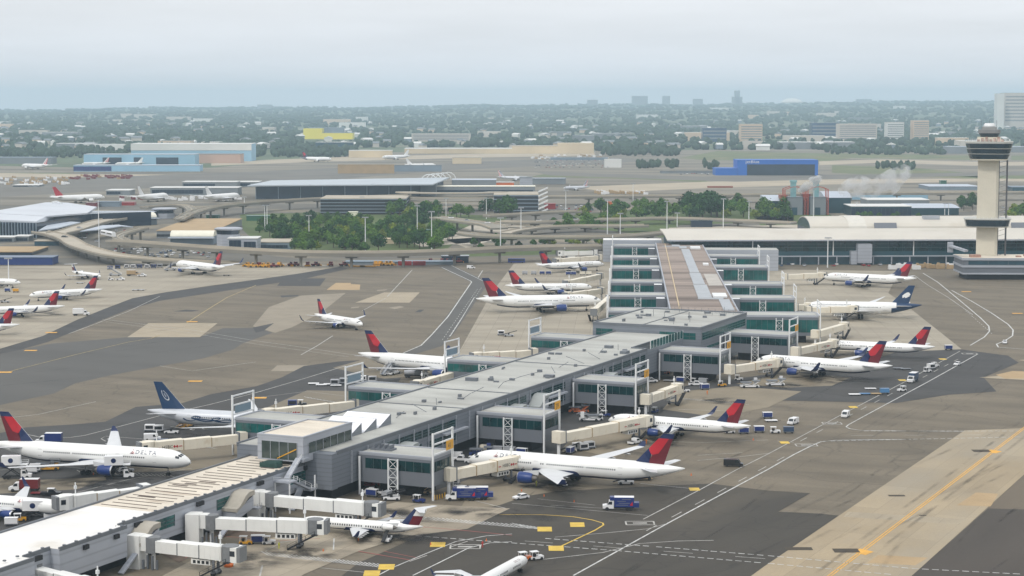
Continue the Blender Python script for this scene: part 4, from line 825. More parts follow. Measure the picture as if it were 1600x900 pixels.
def aircraft(name, label, typ, nose, tail, liv, cat='airliner', title=None, simple=False, group=None, tlen=None, nose_h=None, heading=None, at=None):
    """nose / tail: surveyed pixels of the nose tip and tail cone; the length is the type's own"""
    T = TYPES[typ]; L, D = T['L'], T['D']; prof, surf = fus_fn(T)
    hN, hT = T['zc'] - .1 * D, T['zc'] + .28 * D
    if at is None:
        a = Vector(P(*nose, hN)[:2]); b = Vector(P(*tail, hT)[:2])
        d = (a - b).normalized() if heading is None else Vector((cos(heading), sin(heading)))
        if tlen == 'tail': c = b + d * (L / 2)
        elif tlen == 'mid': c = (a + b) / 2
        else: c = a - d * (L / 2)
    else: c = Vector(at); d = Vector((cos(heading), sin(heading)))
    t = thing(name, label, cat, (c.x, c.y, 0.03), atan2(d.y, d.x), group)
    body, belly, engm, tipm = liv['body'], liv.get('belly', liv['body']), liv.get('eng', M_fus), liv.get('tip', M_wing)
    n = 24; Ln, Lt = 1.55 * D, 3.3 * D
    ds = [.01, .04, .1, .2, .35, .55, .8, 1.1, 1.55]; ds = [q * D for q in ds]
    ds += [Ln + (L - Ln - Lt) * k / 8 for k in range(1, 9)] + [L - Lt + Lt * k / 8 for k in range(1, 9)]
    mb = MB(); tailm = liv.get('tailpaint')
    def fm(a, k):
        ang = (k + .5) * 360 / n; dd = (ds[a] + ds[a + 1]) / 2
        if tailm and dd > L - Lt * .62 - (D * .5 if 90 < ang < 270 else 0) : return 2
        if 140 < ang < 220 and 1.2 * D < dd < L - Lt * .55: return 1
        return 0
    mb.loft([[surf(d_, k * 360 / n) for k in range(n)] for d_ in ds], fm=fm)
    # belly fairing
    xw = L / 2 - T['le'] * L
    mb.loft([[(xw + dx, q * D * sin(R(an)), T['zc'] - .16 * D + q2 * D * cos(R(an))) for an in range(90, 271, 20)] for dx, q, q2 in ((2.5, .3, .28), (.5, .50, .40), (-T['cr'] * .6, .52, .42), (-T['cr'] - 1, .46, .36), (-T['cr'] - 4, .25, .25))], 1, closed=False)
    mb.build('fuselage', [body, belly, tailm or body], t, True)
    mb = MB()
    for sgn in (1, -1):
        for a0, a1 in ((4, 25), (28, 46), (49, 66)):
            q = (.46, .66) if a0 < 20 else (.5, .72) if a0 < 40 else (.62, .86)
            mb.poly([surf(q[0] * D * .78, sgn * a0, .03), surf(q[0] * D * .78, sgn * a1, .03), surf(q[1] * D * .78, sgn * a1, .03), surf(q[1] * D * .78, sgn * a0, .03)])
    mb.build('cockpit_window', [M_win], t)
    if not simple:
        for sgn in (1, -1):
            mb = MB(); x = 2.3 * D; k = 0; doors = [1.75 * D, .36 * L - 1.5, L - 3.1 * D] if L > 35 else [1.9 * D]
            while x < L - 3.0 * D:
                if all(abs(x - dd) > 1.3 for dd in doors) and k % 19 != 18:
                    mb.poly([surf(x, sgn * 77, .02), surf(x + .3, sgn * 77, .02), surf(x + .3, sgn * (77 + 48 / D), .02), surf(x, sgn * (77 + 48 / D), .02)])
                x += .62; k += 1
            mb.build('window_row', [M_win], t)
            for dd in doors:
                mb = MB(); w = .55; a0, a1 = 68, 68 + 215 / D
                for p0, p1, q0, q1 in ((-w, -w + .09, a0, a1), (w - .09, w, a0, a1), (-w, w, a0, a0 + 1.6), (-w, w, a1 - 1.6, a1)):
                    mb.poly([surf(dd + p0, sgn * q0, .025), surf(dd + p1, sgn * q0, .025), surf(dd + p1, sgn * q1, .025), surf(dd + p0, sgn * q1, .025)])
                mb.build('cabin_door', [M_door], t)
    for sgn in (1, -1): wing_part('wing', t, T, sgn, liv.get('wing', M_wing), tipm, 'winglet')
    if T['eng']:
        fx, y, z, r, ln = T['eng']
        for sgn in (1, -1): engine_part(t, L / 2 - fx * L, sgn * y, z, r, ln, engm, sgn)
    else:
        for sgn in (1, -1): engine_part(t, -L / 2 + 9.6, sgn * 2.25, T['zc'] + .55, .78, 3.6, engm, sgn)
    # fin
    h, cr, ct, sw = T['fin']; zr = T['zc'] + .40 * D; xr = -L / 2 + cr + 1.05 * D; 
    if typ[:3] == 'crj': xr = -L / 2 + cr + .35 * D
    fmat = {'N': liv.get('fin_navy', M_navy), 'R': M_reda, 'D': M_redb, 'W': M_fus, 'S': M_silver}; keys = list(fmat)
    tk = .42; mb = MB()
    def fp(s_, t_, side):
        c = cr + (ct - cr) * t_; xl = xr - t_ * h * math.tan(R(sw)); ty = tk * (1 - .6 * t_) * (.18 + 1.6 * sqrt(max(0, s_)) * (1 - s_) ** .9) * c / cr * 1.4
        return (xl - s_ * c, side * ty, zr + t_ * h)
    for pl, mm in FIN[liv['fin']]:
        q = []
        for i in range(len(pl)):
            a, b = pl[i], pl[(i + 1) % len(pl)]; q += [lerp(a, b, f / 3) for f in range(3)]
        for side in (1, -1): mb.poly([fp(a, b, side) for a, b in q], keys.index(mm))
    for k in range(8):
        a, b = k / 8, (k + 1) / 8; mcap = keys.index('N') if liv['fin'] in ('delta', 'navy') else keys.index('W')
        mb.poly([fp(0, a, 1), fp(0, b, 1), fp(0, b, -1), fp(0, a, -1)], keys.index('S')); mb.poly([fp(1, a, 1), fp(1, b, 1), fp(1, b, -1), fp(1, a, -1)], mcap)
        mb.poly([fp(a, 1, 1), fp(b, 1, 1), fp(b, 1, -1), fp(a, 1, -1)], mcap)
    fo = mb.build('tail_fin', [fmat[k] for k in keys], t)
    sp, c0, c1 = T['tp']; hs = sp / 2
    for sgn in (1, -1):
        mb = MB(); 
        if typ[:3] == 'crj': x0, z0, y0 = xr - h * math.tan(R(sw)) + .2, zr + h, 0.05
        else: x0, z0, y0 = -L / 2 + c0 + 1.35 * D, T['zc'] + .17 * D, .12 * D
        mb.loft([foil(c0, .10, x0, sgn * y0, z0), foil(c1, .09, x0 - (hs - y0) * math.tan(R(36)), sgn * hs, z0 + (hs - y0) * .12 * (0 if typ[:3] == 'crj' else 1))]); mb.build('tailplane', [M_wing], t)
    # gear
    def gear(x, y, r, wheels):
        mb = MB(); mb.tube((x, y, r), (x, y, T['zc'] - .3 * D), .14 + .02 * D / 4, 6, 0)
        for dx, dy in wheels:
            for q in (-.2, .2): mb.tube((x + dx, y + dy - .17, r), (x + dx, y + dy + .17, r), r, 12, 1)
        mb.build('landing_gear', [M_gear, M_black], t)
    r = .5 if D < 4.5 else .62
    gear(L / 2 - 1.25 * D, 0, r * .85, ((0, -.3), (0, .3)))
    xg = xw - T['cr'] * (.78 if typ[:3] != 'crj' else .7); yg = min(5.3, T['span'] * .085)
    for sgn in (1, -1): gear(xg, sgn * yg, r, ((.75, -.55), (.75, .55), (-.75, -.55), (-.75, .55)) if D > 3.85 else ((0, -.45), (0, .45)))
    if title and not simple:
        txt, size, d0, ang0, colm = title
        for sgn in (1, -1):
            vv, ff, w = text_mesh(txt, 1.35); mb = MB()
            put_text(mb, txt, (lambda a, b, sgn=sgn: surf(d0 + a * size, sgn * (ang0 - b * size / (D / 2) * 57.3), .03)) if sgn > 0 else (lambda a, b, sgn=sgn: surf(d0 + (w - a) * size, sgn * (ang0 - b * size / (D / 2) * 57.3), .03)), 1.35)
            mb.build('title_lettering', [colm], t)
            if liv.get('delta'):
                mb = MB(); dd = d0 - size * 1.1 if sgn > 0 else d0 + w * size + size * .15
                S = lambda u, v: surf(dd + u * size, sgn * (ang0 - v * size / (D / 2) * 57.3), .03)
                mb.poly([S(0, 0), S(.45, .28), S(.45, .85)], 0); mb.poly([S(.9, 0), S(.45, .28), S(.45, .85)], 1); mb.poly([S(.08, -.05), S(.82, -.05), S(.45, .2)], 1)
                mb.build('widget_emblem', [M_reda, M_redb], t)
    return t
DELTA = dict(body=M_fus, belly=M_navy, eng=M_bluee, tip=M_navy, fin='delta', delta=True)
DELTA_C = dict(DELTA, fin='commuter', eng=M_fus, delta=False)
M_gtitle = mat('grey_red_lettering', srgb(150, 120, 124), .5, var=0)
def dl(s, d0, ang=62): return ('DELTA', s, d0, ang, M_navy)
aircraft('airliner', 'largest white airliner with red and navy fin, nose under gate sign 41', 'a333', (733, 718), (1055, 732), DELTA, title=dl(1.75, 10.5))
aircraft('airliner', 'white airliner with turned up winglets, nose at the bridge of gate sign 39', 'b752', (951, 656), (1174, 666), DELTA, title=dl(1.3, 8.5))
aircraft('airliner', 'white airliner with blue winglets parked at gate sign 37', 'b763', (1178, 564), (1394, 572), DELTA, title=dl(1.6, 9), tlen='tail')
aircraft('airliner', 'slim white airliner with navy and red fin at gate sign 33', 'b752', (1300, 540), (1461, 542), DELTA, title=dl(1.3, 8.5), tlen='tail')
AM = dict(body=M_fus, belly=M_fus, eng=M_fus, tip=M_wing, fin='navy', fin_navy=M_teal, tailpaint=M_teal)
am = aircraft('airliner', 'white airliner with all navy fin bearing a white warrior head', 'b788', (1262, 481), (1440, 477), AM, title=None, tlen='tail')
aircraft('airliner', 'white airliner with red and navy fin nearest the terminal headhouse', 'b763', (1283, 433), (1432, 435), DELTA, title=dl(1.6, 9), tlen='tail')
ST = dict(body=M_silver, belly=M_silver, eng=M_silver, tip=M_silver, fin='navy', fin_navy=M_teal, wing=M_wing)
stp = aircraft('airliner', 'silver airliner with dark blue fin and swirl ribbon on its side', 'b764', (455, 662), (231, 641), ST, tlen='tail')
aircraft('airliner', 'white airliner with open cargo door and tail at the left picture edge', 'a333', (298, 722), (-6, 692), DELTA, title=dl(1.75, 9.5))
aircraft('airliner', 'white airliner with blue engine tucked behind the low wing and its dark winglet raised', 'b738', (105, 796), (-140, 768), DELTA, title=('DELTA', 1.15, 8.0, 62, M_gtitle))
aircraft('airliner', 'white airliner parked behind the gate wings, nearest one on the inner apron side', 'a333', (760, 576), (560, 552), DELTA, tlen='tail')
aircraft('airliner', 'white airliner with raised winglets taxiing alone across the open apron', 'b738', (571, 508), (487, 490), DELTA, title=dl(1.1, 7.5), tlen='mid')
aircraft('airliner', 'long white airliner on the inner stand, in front of two smaller ones', 'b772', (941, 471), (743, 467), DELTA, title=dl(1.8, 10), tlen='mid')
aircraft('airliner', 'white airliner with dark winglets between the long airliner and the farthest one', 'b752', (929, 449), (785, 446), DELTA, title=dl(1.3, 8.5), tlen='mid')
aircraft('airliner', 'white airliner with dark winglets on the farthest inner stand before the headhouse', 'b752', (945, 413), (838, 414), DELTA, title=dl(1.3, 8.5), tlen='tail')
aircraft('airliner', 'white airliner with red fin parked whole on the left apron', 'b738', (46, 462), (160, 452), DELTA, title=dl(1.1, 7.5), tlen='mid')
aircraft('airliner', 'white airliner cut by the picture edge, middle of three red fins on the left apron', 'b738', (-22, 487), (101, 478), DELTA, tlen='tail')
aircraft('airliner', 'white airliner of which only the tail shows, lowest of the three on the left apron', 'b738', (-90, 516), (31, 507), DELTA, tlen='tail')
aircraft('regional_jet', 'small white regional jet with T shaped tail alone on the left apron', 'crj', (157, 432), (91, 421), DELTA_C, 'regional jet')
aircraft('airliner', 'white airliner whose rounded nose pokes in at the left picture edge', 'b738', (32, 442), (-75, 436), dict(DELTA, fin='white', delta=False), tlen=None)
aircraft('airliner', 'white wide bodied airliner with stairs at its door near the yellow vehicles', 'b763', (276, 413), (352, 416), DELTA, heading=R(131))
aircraft('regional_jet', 'white regional jet with dark red T tail at the near boarding bridge', 'crj', (470, 815), (661, 823), DELTA_C, 'regional jet', tlen='tail')
aircraft('regional_jet', 'white regional jet leaving the frame at the bottom edge, towed by a small tractor', 'crj9', (822, 874), (612, 1040), DELTA_C, 'regional jet', title=('DELTA', .8, 5.5, 50, M_gtitle), heading=R(66))
# emblem on the navy fin, ribbon swirl on the silver airliner
def on_fin(T, s_, t_, side, off=.06):
    h, cr, ct, sw = T['fin']; D, L = T['D'], T['L']; c = cr + (ct - cr) * t_; xr = -L / 2 + cr + 1.05 * D
    ty = .42 * (1 - .6 * t_) * (.18 + 1.6 * sqrt(max(0, s_)) * (1 - s_) ** .9) * c / cr * 1.4
    return (xr - t_ * h * math.tan(R(sw)) - s_ * c, side * (ty + off), T['zc'] + .40 * D + t_ * h)
def child(par, name): return [c for c in kids(par) if c.name.split('.')[0] == name]
T = TYPES['b788']
for side in (1, -1):
    mb = MB(); F = lambda a, b: on_fin(T, a, b, side)
    head = [(.28, .44), (.36, .55), (.50, .62), (.66, .62), (.80, .55), (.90, .50), (.84, .46), (.86, .40), (.74, .34), (.64, .30), (.52, .36), (.44, .30), (.36, .36)]
    cx, cy_ = .6, .46
    for i in range(len(head)): a, b = head[i], head[(i + 1) % len(head)]; mb.poly([F(cx, cy_), F(*a), F(*b)])
    mb.build('fin_emblem', [M_fus], child(am, 'tail_fin')[0])
    _, surf = fus_fn(T); mb = MB()
    for k in range(34): d0 = 4.5 + k * .55; mb.poly([surf(d0, side * 61, .03), surf(d0 + .34, side * 61, .03), surf(d0 + .30, side * (52 + (k * 7 % 5)), .03), surf(d0 + .06, side * (52 + (k * 5 % 4)), .03)])
    mb.build('title_lettering', [M_teal], am)
    mb = MB(); x = 13.5
    while x < 40: mb.poly([surf(x, side * 77, .02), surf(x + .32, side * 77, .02), surf(x + .32, side * 84, .02), surf(x, side * 84, .02)]); x += .64
T = TYPES['b764']; _, surf = fus_fn(T)
for side in (1, -1):
    mb = MB(); F = lambda a, b: on_fin(T, a, b, side)
    for k in range(20):
        a0, a1 = 2 * pi * k / 20, 2 * pi * (k + 1) / 20
        if 3 < k < 6: continue
        q = lambda a, r: F(.52 + r * .9 * cos(a), .52 + r * sin(a))
        mb.poly([q(a0, .19), q(a1, .19), q(a1, .15), q(a0, .15)])
    for k in range(6): a = 2 * pi * k / 6; mb.poly([q(a, .11), q(a + .5, .03), q(a - .5, .03)])
    mb.build('fin_emblem', [M_silver], child(stp, 'tail_fin')[0])
    pts = smooth_line([(47.5, 92), (46.5, 104), (44.5, 106), (42.5, 90), (41.5, 76), (43.5, 70), (44.5, 82), (42, 98), (39, 104), (36.5, 94), (34.5, 80), (35.5, 74), (37.5, 84), (36, 100), (33, 104), (30.5, 96), (31, 86), (33.5, 88), (35, 96), (39, 92), (44, 86)], 5)
    mb = MB()
    for p, q2 in zip(pts[:-1], pts[1:]):
        mb.poly([surf(p[0], side * p[1], .03), surf(q2[0], side * q2[1], .03), surf(q2[0] + .45, side * (q2[1] + 8), .03), surf(p[0] + .45, side * (p[1] + 8), .03)])
    mb.build('ribbon_emblem', [M_teal], stp)
# far aircraft
AA = dict(body=M_silver, belly=M_silver, eng=M_silver, tip=M_silver, fin='flag'); WH = dict(body=M_fus, fin='white'); RD = dict(body=M_fus, fin='stripe', belly=M_fus)
aircraft('airliner', 'silver airliner with striped flag fin beside the far garage corner', 'b738', (836, 296), (921, 291), AA, tlen='tail', simple=True)
aircraft('airliner', 'silver airliner behind the far glass terminal showing its striped fin', 'b752', (860, 279), (776, 276), AA, tlen='tail', simple=True)
aircraft('airliner', 'white airliner with red tail end parked before the far left terminal pier', 'b772', (145, 309), (78, 308), dict(body=M_fus, fin='red', belly=M_fus), simple=True, tlen='tail')
aircraft('airliner', 'white airliner with pink nose at the far left terminal pier', 'b772', (262, 306), (190, 309), WH, simple=True)
aircraft('airliner', 'white airliner at the far left terminal pier, closest to the garage', 'b772', (374, 306), (300, 308), WH, simple=True)
aircraft('airliner', 'white jumbo with red striped fin on the far left apron', 'b772', (34, 259), (82, 258), RD, simple=True)
aircraft('airliner', 'white airliner with navy and red tail crossing the far taxiway', 'b772', (518, 249), (466, 246), dict(body=M_fus, fin='delta', tailpaint=M_navy), simple=True)
aircraft('airliner', 'pale airliner taxiing beyond the tan blast fence', 'b772', (597, 246), (636, 243), WH, simple=True)
aircraft('airliner', 'white airliner hidden to its window line behind the tan blast fence', 'b763', (681, 258), (632, 257), WH, simple=True)
aircraft('airliner', 'white airliner in front of the long pale blue far hangar', 'b752', (128, 256), (162, 254), RD, simple=True)
aircraft('airliner', 'white airliner beside the pale blue far hangar doors', 'b752', (180, 256), (222, 254), WH, simple=True)
# ---------------------------------------------------------------- boarding bridges
M_cream = mat('cream_bridge_panel', srgb(226, 218, 200), .5, var=.05, scale=.3, stain=(srgb(196, 178, 148), .25, .62, .8))
M_wpanel = mat('white_bridge_panel', srgb(226, 226, 222), .5, var=.04, scale=.3)
M_bellow = mat('grey_bellows', srgb(120, 122, 124), .8, var=.1, scale=1)
M_redm = mat('red_mark', (.45, .02, .03), .5, var=0)
def bridge(label, start, end, sign=None, box=False, h0=4.1, h1=3.7, m=None, secs=3, pos=None, gallery=0):
    m = m or (M_wpanel if box else M_cream)
    a = Vector(P(*start, 5.6)[:2]) if pos is None else Vector(pos[0]); b = Vector(P(*end, 5.2)[:2]) if pos is None else Vector(pos[1])
    d = b - a; Lt = d.length
    t = thing('boarding_bridge', label, 'boarding bridge', (a.x, a.y, 0), atan2(d.y, d.x), 'boarding bridges')
    if box:
        mb = MB(); mb.box(-3.0, .3, -1.9, 1.9, 0, 7.6); mb.box(.31, 2.2, -1.3, 1.3, 4.2, 7.5); mb.build('entry_column', [m], t)
        mb = MB(); mb.tube((2.9, 0, 3.9), (2.9, 0, 7.4), 1.75, 14); mb.build('rotunda', [M_bellow], t)
        MB().tube((2.9, 0, 0), (2.9, 0, 3.9), .5, 10).build('rotunda_column', [M_steel], t); x0 = 4.2
        mb = MB(); 
        for k in range(5): mb.box(.8 + k * .8, 1.2 + k * .8, -1.5 + (k % 3) * .6, -1.0 + (k % 3) * .6, .1, 2.2 + (k % 2))
        mb.build('ground_equipment', [M_edge], t)
    else:
        mb = MB(); mb.box(-1.2, 1.2, -1.7, 1.7, 3.9, 7.4); mb.build('rotunda', [m], t); MB().tube((0, 0, 0), (0, 0, 3.9), .5, 10).build('rotunda_column', [M_steel], t); x0 = 1.25
        mb = MB(); mb.box(1.26, 1.6, -1.75, 1.75, 3.8, 7.5); mb.build('rotunda_frame', [M_clad2], t)
    xc = Lt - 3.4; n = secs
    for k in range(n):
        xa, xb = x0 + (xc - x0) * k / n, x0 + (xc - x0) * (k + 1) / n + (.4 if k < n - 1 else 0)
        w, h = 2.6 + .22 * k, 2.6 + .24 * k; za = h0 + (h1 - h0) * k / n; zb = h0 + (h1 - h0) * (k + 1) / n
        mb = MB(); r = lambda x, z, w=w, h=h: [(x, -w / 2, z), (x, w / 2, z), (x, w / 2, z + h), (x, w * .3, z + h + .1), (x, -w * .3, z + h + .1), (x, -w / 2, z + h)]
        mb.loft([r(xa, za), r(xb, zb)])
        for q in range(1, 4): xx = xa + (xb - xa) * q / 4; zz_ = za + (zb - za) * q / 4; mb.box(xx - .06, xx + .06, -w / 2 - .05, w / 2 + .05, zz_, zz_ + h)
        tn = mb.build('tunnel_section', [m], t)
        mb = MB(); mb.box(xb - .5, xb - .25, -w / 2 - .12, w / 2 + .12, zb - .12, zb + h + .15); mb.build('section_frame', [m if k == n - 1 else M_edge if box else M_pale], tn)
        if sign and k == n - 1:
            for sg in (-1, 1):
                mb = MB(); size = 1.25; mid = (xa + xb) / 2; vv, ff, wt = text_mesh(sign, 1.1); zt = (za + zb) / 2 + .95; slope = (zb - za) / (xb - xa)
                fx = lambda a, sg=sg: mid - sg * (a * size - wt * size / 2 - .6)
                put_text(mb, sign, lambda a, b, sg=sg: (fx(a), sg * (w / 2 + .09), zt + b * size + slope * (fx(a) - mid)), 1.1)
                tx = mb.build('sign_lettering', [M_ink], tn)
                mb = MB(); c = fx(wt + .75); y = sg * (w / 2 + .09); z0 = zt + .36 + slope * (c - mid)
                mb.poly([(c - .8, y, z0), (c - .4, y, z0 + .45), (c, y, z0)]); mb.poly([(c - .8, y, z0), (c - .4, y, z0 - .45), (c, y, z0)]); mb.poly([(c + .8, y, z0), (c + .4, y, z0 + .45), (c, y, z0)]); mb.poly([(c + .8, y, z0), (c + .4, y, z0 - .45), (c, y, z0)])
                for e in (-1, 1): q = mid + e * (wt * .5 + 2.1); mb.box(q - .5, q + .5, min(y, y + .01 * sg), max(y, y + .01 * sg), zt + .2 + slope * (q - mid), zt + .45 + slope * (q - mid))
                mb.build('sign_emblem', [M_redm], tn)
    # cab
    mb = MB(); mb.tube((xc + 1.5, 0, h1 - .15), (xc + 1.5, 0, h1 + 3.35), 1.95, 16); mb.build('cab_rotunda', [M_bellow if box else m], t)
    mb = MB(); mb.box(xc + 1.6, xc + 3.9, -1.75, 1.75, h1 - .1, h1 + 3.2); cb = mb.build('cab', [m], t)
    mb = MB(); mb.box(xc + 3.91, xc + 4.7, -1.65, 1.65, h1, h1 + 3.3); mb.build('cab_hood', [M_bellow if not box else M_yell if False else M_bellow], cb)
    mb = MB(); mb.box(xc + 1.9, xc + 3.5, -1.8, -1.74, h1 + 1.3, h1 + 2.5); mb.box(xc + 1.9, xc + 3.5, 1.74, 1.8, h1 + 1.3, h1 + 2.5); mb.each('cab_window', [M_win], cb)
    # drive column, stairs, plant under the floor
    xd = xc - 2.2; mb = MB()
    for y in (-1.1, 1.1): mb.box(xd - .25, xd + .25, y - .2, y + .2, .9, h1)
    mb.box(xd - .5, xd + .5, -1.6, 1.6, .6, 1.0); dc = mb.build('drive_column', [M_clad2], t)
    for y in (-1.25, 1.25): MB().tube((xd, y - .3, .6), (xd, y + .3, .6), .6, 12).build('wheel', [M_black], dc)
    mb = MB(); mb.bar((xc + 2, -2.6, h1), (xc - 4.6, -2.6, .2), 1.0, .35); rails(mb, [(xc + 2, -3.1, h1), (xc - 4.6, -3.1, .2)], 1, 2); mb.box(xc + 1.2, xc + 2.6, -3.1, -1.8, h1 - .1, h1); mb.build('service_stair', [M_shadow], t)
    xs = xc - 5.5; mb = MB(); mb.box(xs - 2.4, xs + 2.4, -1.1, 1.1, h1 - 1.35, h1 - .2); mb.build('air_handler', [M_wpanel], t)
    mb = MB()
    for k in range(4): q = xs - 1.9 + k * 1.1; mb.box(q, q + .7, -1.14, -1.1, h1 - 1.15, h1 - .45)
    mb.each('air_handler_grille', [M_shadow], t)
    mb = MB(); mb.tube((xc - 1, 0, h1 + 3.1), (xc - 1, 0, h1 + 6.2), .16, 6); mb.box(xc - 1.3, xc - .7, -.3, .3, h1 + 4.6, h1 + 5.4); mb.build('mast', [M_steel], t)
    return t
bridge('nearest white boarding bridge whole in frame, its cab by the orange cone', (222, 849), (372, 866), box=True)
bridge('white boarding bridge docked at the regional jet by the low wing', (312, 815), (505, 823), box=True)
bridge('empty white boarding bridge between the regional jet and gate sign 41', (408, 779), (592, 796), box=True)
bridge('white boarding bridge cut off by the bottom edge beside the low wing', (40, 890), (175, 925), box=True)
bridge('cream lettered boarding bridge docked at the largest airliner', (701, 741), (815, 719), 'HSBC')
bridge('cream lettered boarding bridge from gate wing 39 to the winglet airliner', (873, 683), (1012, 657), 'HSBC')
bridge('short cream lettered boarding bridge empty at gate wing 37', (1009, 624), (1060, 606), 'HSBC', secs=2)
bridge('cream lettered boarding bridge from gate wing 35', (1140, 577), (1216, 566), 'HSBC', secs=2)
bridge('cream lettered boarding bridge from gate wing 33 to the slim airliner', (1243, 549), (1304, 536), 'HSBC', secs=2)
bridge('cream lettered boarding bridge between the atrium and the long nosed airliner', (378, 684), (222, 700), 'HSBC')
bridge('cream lettered boarding bridge beyond the white skylights near the swirl airliner', (558, 631), (412, 648), 'HSBC')
bridge('cream lettered boarding bridge under the blue engine on the inner stand', (709, 585), (650, 603), 'HSBC', secs=2)
bridge('cream lettered boarding bridge on the inner stand nearest the bend', (834, 551), (740, 558), 'HSBC')
bridge('white boarding bridge lying along the low wing toward the raised winglet', (226, 767), (92, 786), m=M_wpanel)
bridge('boarding bridge at the nose of the long airliner on the inner stand', (952, 466), (928, 488), secs=2)
bridge('boarding bridge between the long airliner and the middle one on the inner stand', (940, 454), (884, 462), secs=2)
bridge('boarding bridge between the two farthest inner stands', (938, 431), (884, 443), secs=2)
bridge('white boarding bridge behind the farthest inner airliner', (936, 402), (868, 408), secs=2)
bridge('second white boarding bridge behind the farthest inner airliner, nearer the ring road', (930, 394), (872, 396), m=M_wpanel, secs=2)
bridge('boarding bridge at the airliner nearest the headhouse', (1225, 432), (1287, 430), secs=2)
bridge('long boarding bridge in front of the airliner with the all navy fin', (1262, 484), (1336, 483), secs=2)
bridge('boarding bridge folded beside the last outer gate wing, left of the navy finned airliner', (1240, 480), (1266, 478), secs=1)
bridge('stubby boarding bridge above the slim airliner with gate sign 33', (1274, 522), (1320, 509), secs=1)
# ---------------------------------------------------------------- ground vehicles
def paint(nm, c, **k): return mat(nm, c, .35, var=.03, coat=.2, **k)
P_white, P_blue, P_black, P_silver, P_red, P_yel = paint('white_vehicle_paint', (.75, .75, .75)), paint('blue_vehicle_paint', (.012, .03, .16)), paint('black_vehicle_paint', (.015, .016, .018)), paint('silver_vehicle_paint', (.36, .37, .39)), paint('red_vehicle_paint', (.30, .02, .018)), paint('yellow_vehicle_paint', (.60, .30, .02))
P_dred = paint('maroon_paint', (.16, .018, .02)); P_orange = paint('orange_vehicle_paint', (.62, .14, .02)); P_green = paint('green_paint', (.03, .12, .07)); P_cyan = paint('light_blue_tarpaulin', (.08, .22, .42)); P_dblue = paint('slate_blue_paint', (.03, .06, .12))
M_veh_glass = mat('vehicle_glass', (.02, .025, .03), .1, var=0, spec=.6)
def side(mb, prof, w, m=0, y=0): mb.loft([[(x, y - w / 2, z) for x, z in prof], [(x, y + w / 2, z) for x, z in prof]], m)
def wheels(t, xs, w, r, tw=.26):
    for x in xs:
        for s in (-1, 1): MB().tube((x, s * (w / 2 - tw), r), (x, s * (w / 2 + .02), r), r, 10).build('wheel', [M_black], t)
def v_car(t, c):
    mb = MB(); side(mb, [(2.2, .35), (2.25, .75), (1.2, .95), (-1.9, .98), (-2.2, .85), (-2.2, .35)], 1.8); side(mb, [(.9, .95), (.3, 1.42), (-1.2, 1.45), (-1.8, .98)], 1.6); mb.build('body', [c], t)
    mb = MB(); side(mb, [(.78, .99), (.28, 1.36), (-1.15, 1.38), (-1.62, 1.0)], 1.64); mb.poly([(.92, -.7, .99), (.92, .7, .99), (.36, .66, 1.40), (.36, -.66, 1.40)]); mb.poly([(-1.84, -.7, 1.0), (-1.84, .7, 1.0), (-1.27, .66, 1.42), (-1.27, -.66, 1.42)]); mb.build('window', [M_veh_glass], t); wheels(t, (1.35, -1.35), 1.8, .33)
def v_van(t, c, L=5.2, H=2.1):
    mb = MB(); side(mb, [(L / 2, .4), (L / 2, 1.0), (L / 2 - .8, 1.15), (L / 2 - 1.5, H), (-L / 2, H), (-L / 2, .4)], 1.95); mb.build('body', [c], t)
    mb = MB(); side(mb, [(L / 2 - .95, 1.2), (L / 2 - 1.5, H - .22), (L / 2 - 2.4, H - .22), (L / 2 - 2.4, 1.2)], 1.99); mb.poly([(L / 2 - .76, -.8, 1.2), (L / 2 - .76, .8, 1.2), (L / 2 - 1.36, .75, H - .12), (L / 2 - 1.36, -.75, H - .12)]); mb.poly([(-L / 2 - .02, -.7, 1.2), (-L / 2 - .02, .7, 1.2), (-L / 2 - .02, .7, H - .3), (-L / 2 - .02, -.7, H - .3)]); mb.build('window', [M_veh_glass], t); wheels(t, (L / 2 - 1, -L / 2 + 1), 1.95, .36)
def v_pickup(t, c):
    mb = MB(); side(mb, [(2.7, .45), (2.7, 1.05), (1.5, 1.15), (.9, 1.85), (-.4, 1.85), (-.5, 1.1), (-2.7, 1.1), (-2.7, .45)], 1.95); mb.build('body', [c], t)
    mb = MB(); side(mb, [(1.3, 1.2), (.85, 1.74), (-.3, 1.74), (-.36, 1.2)], 1.99); mb.build('window', [M_veh_glass], t); mb = MB(); mb.box(-2.6, -.6, -.85, .85, 1.1, 1.13); mb.build('bed', [M_black], t); wheels(t, (1.7, -1.6), 1.95, .4)
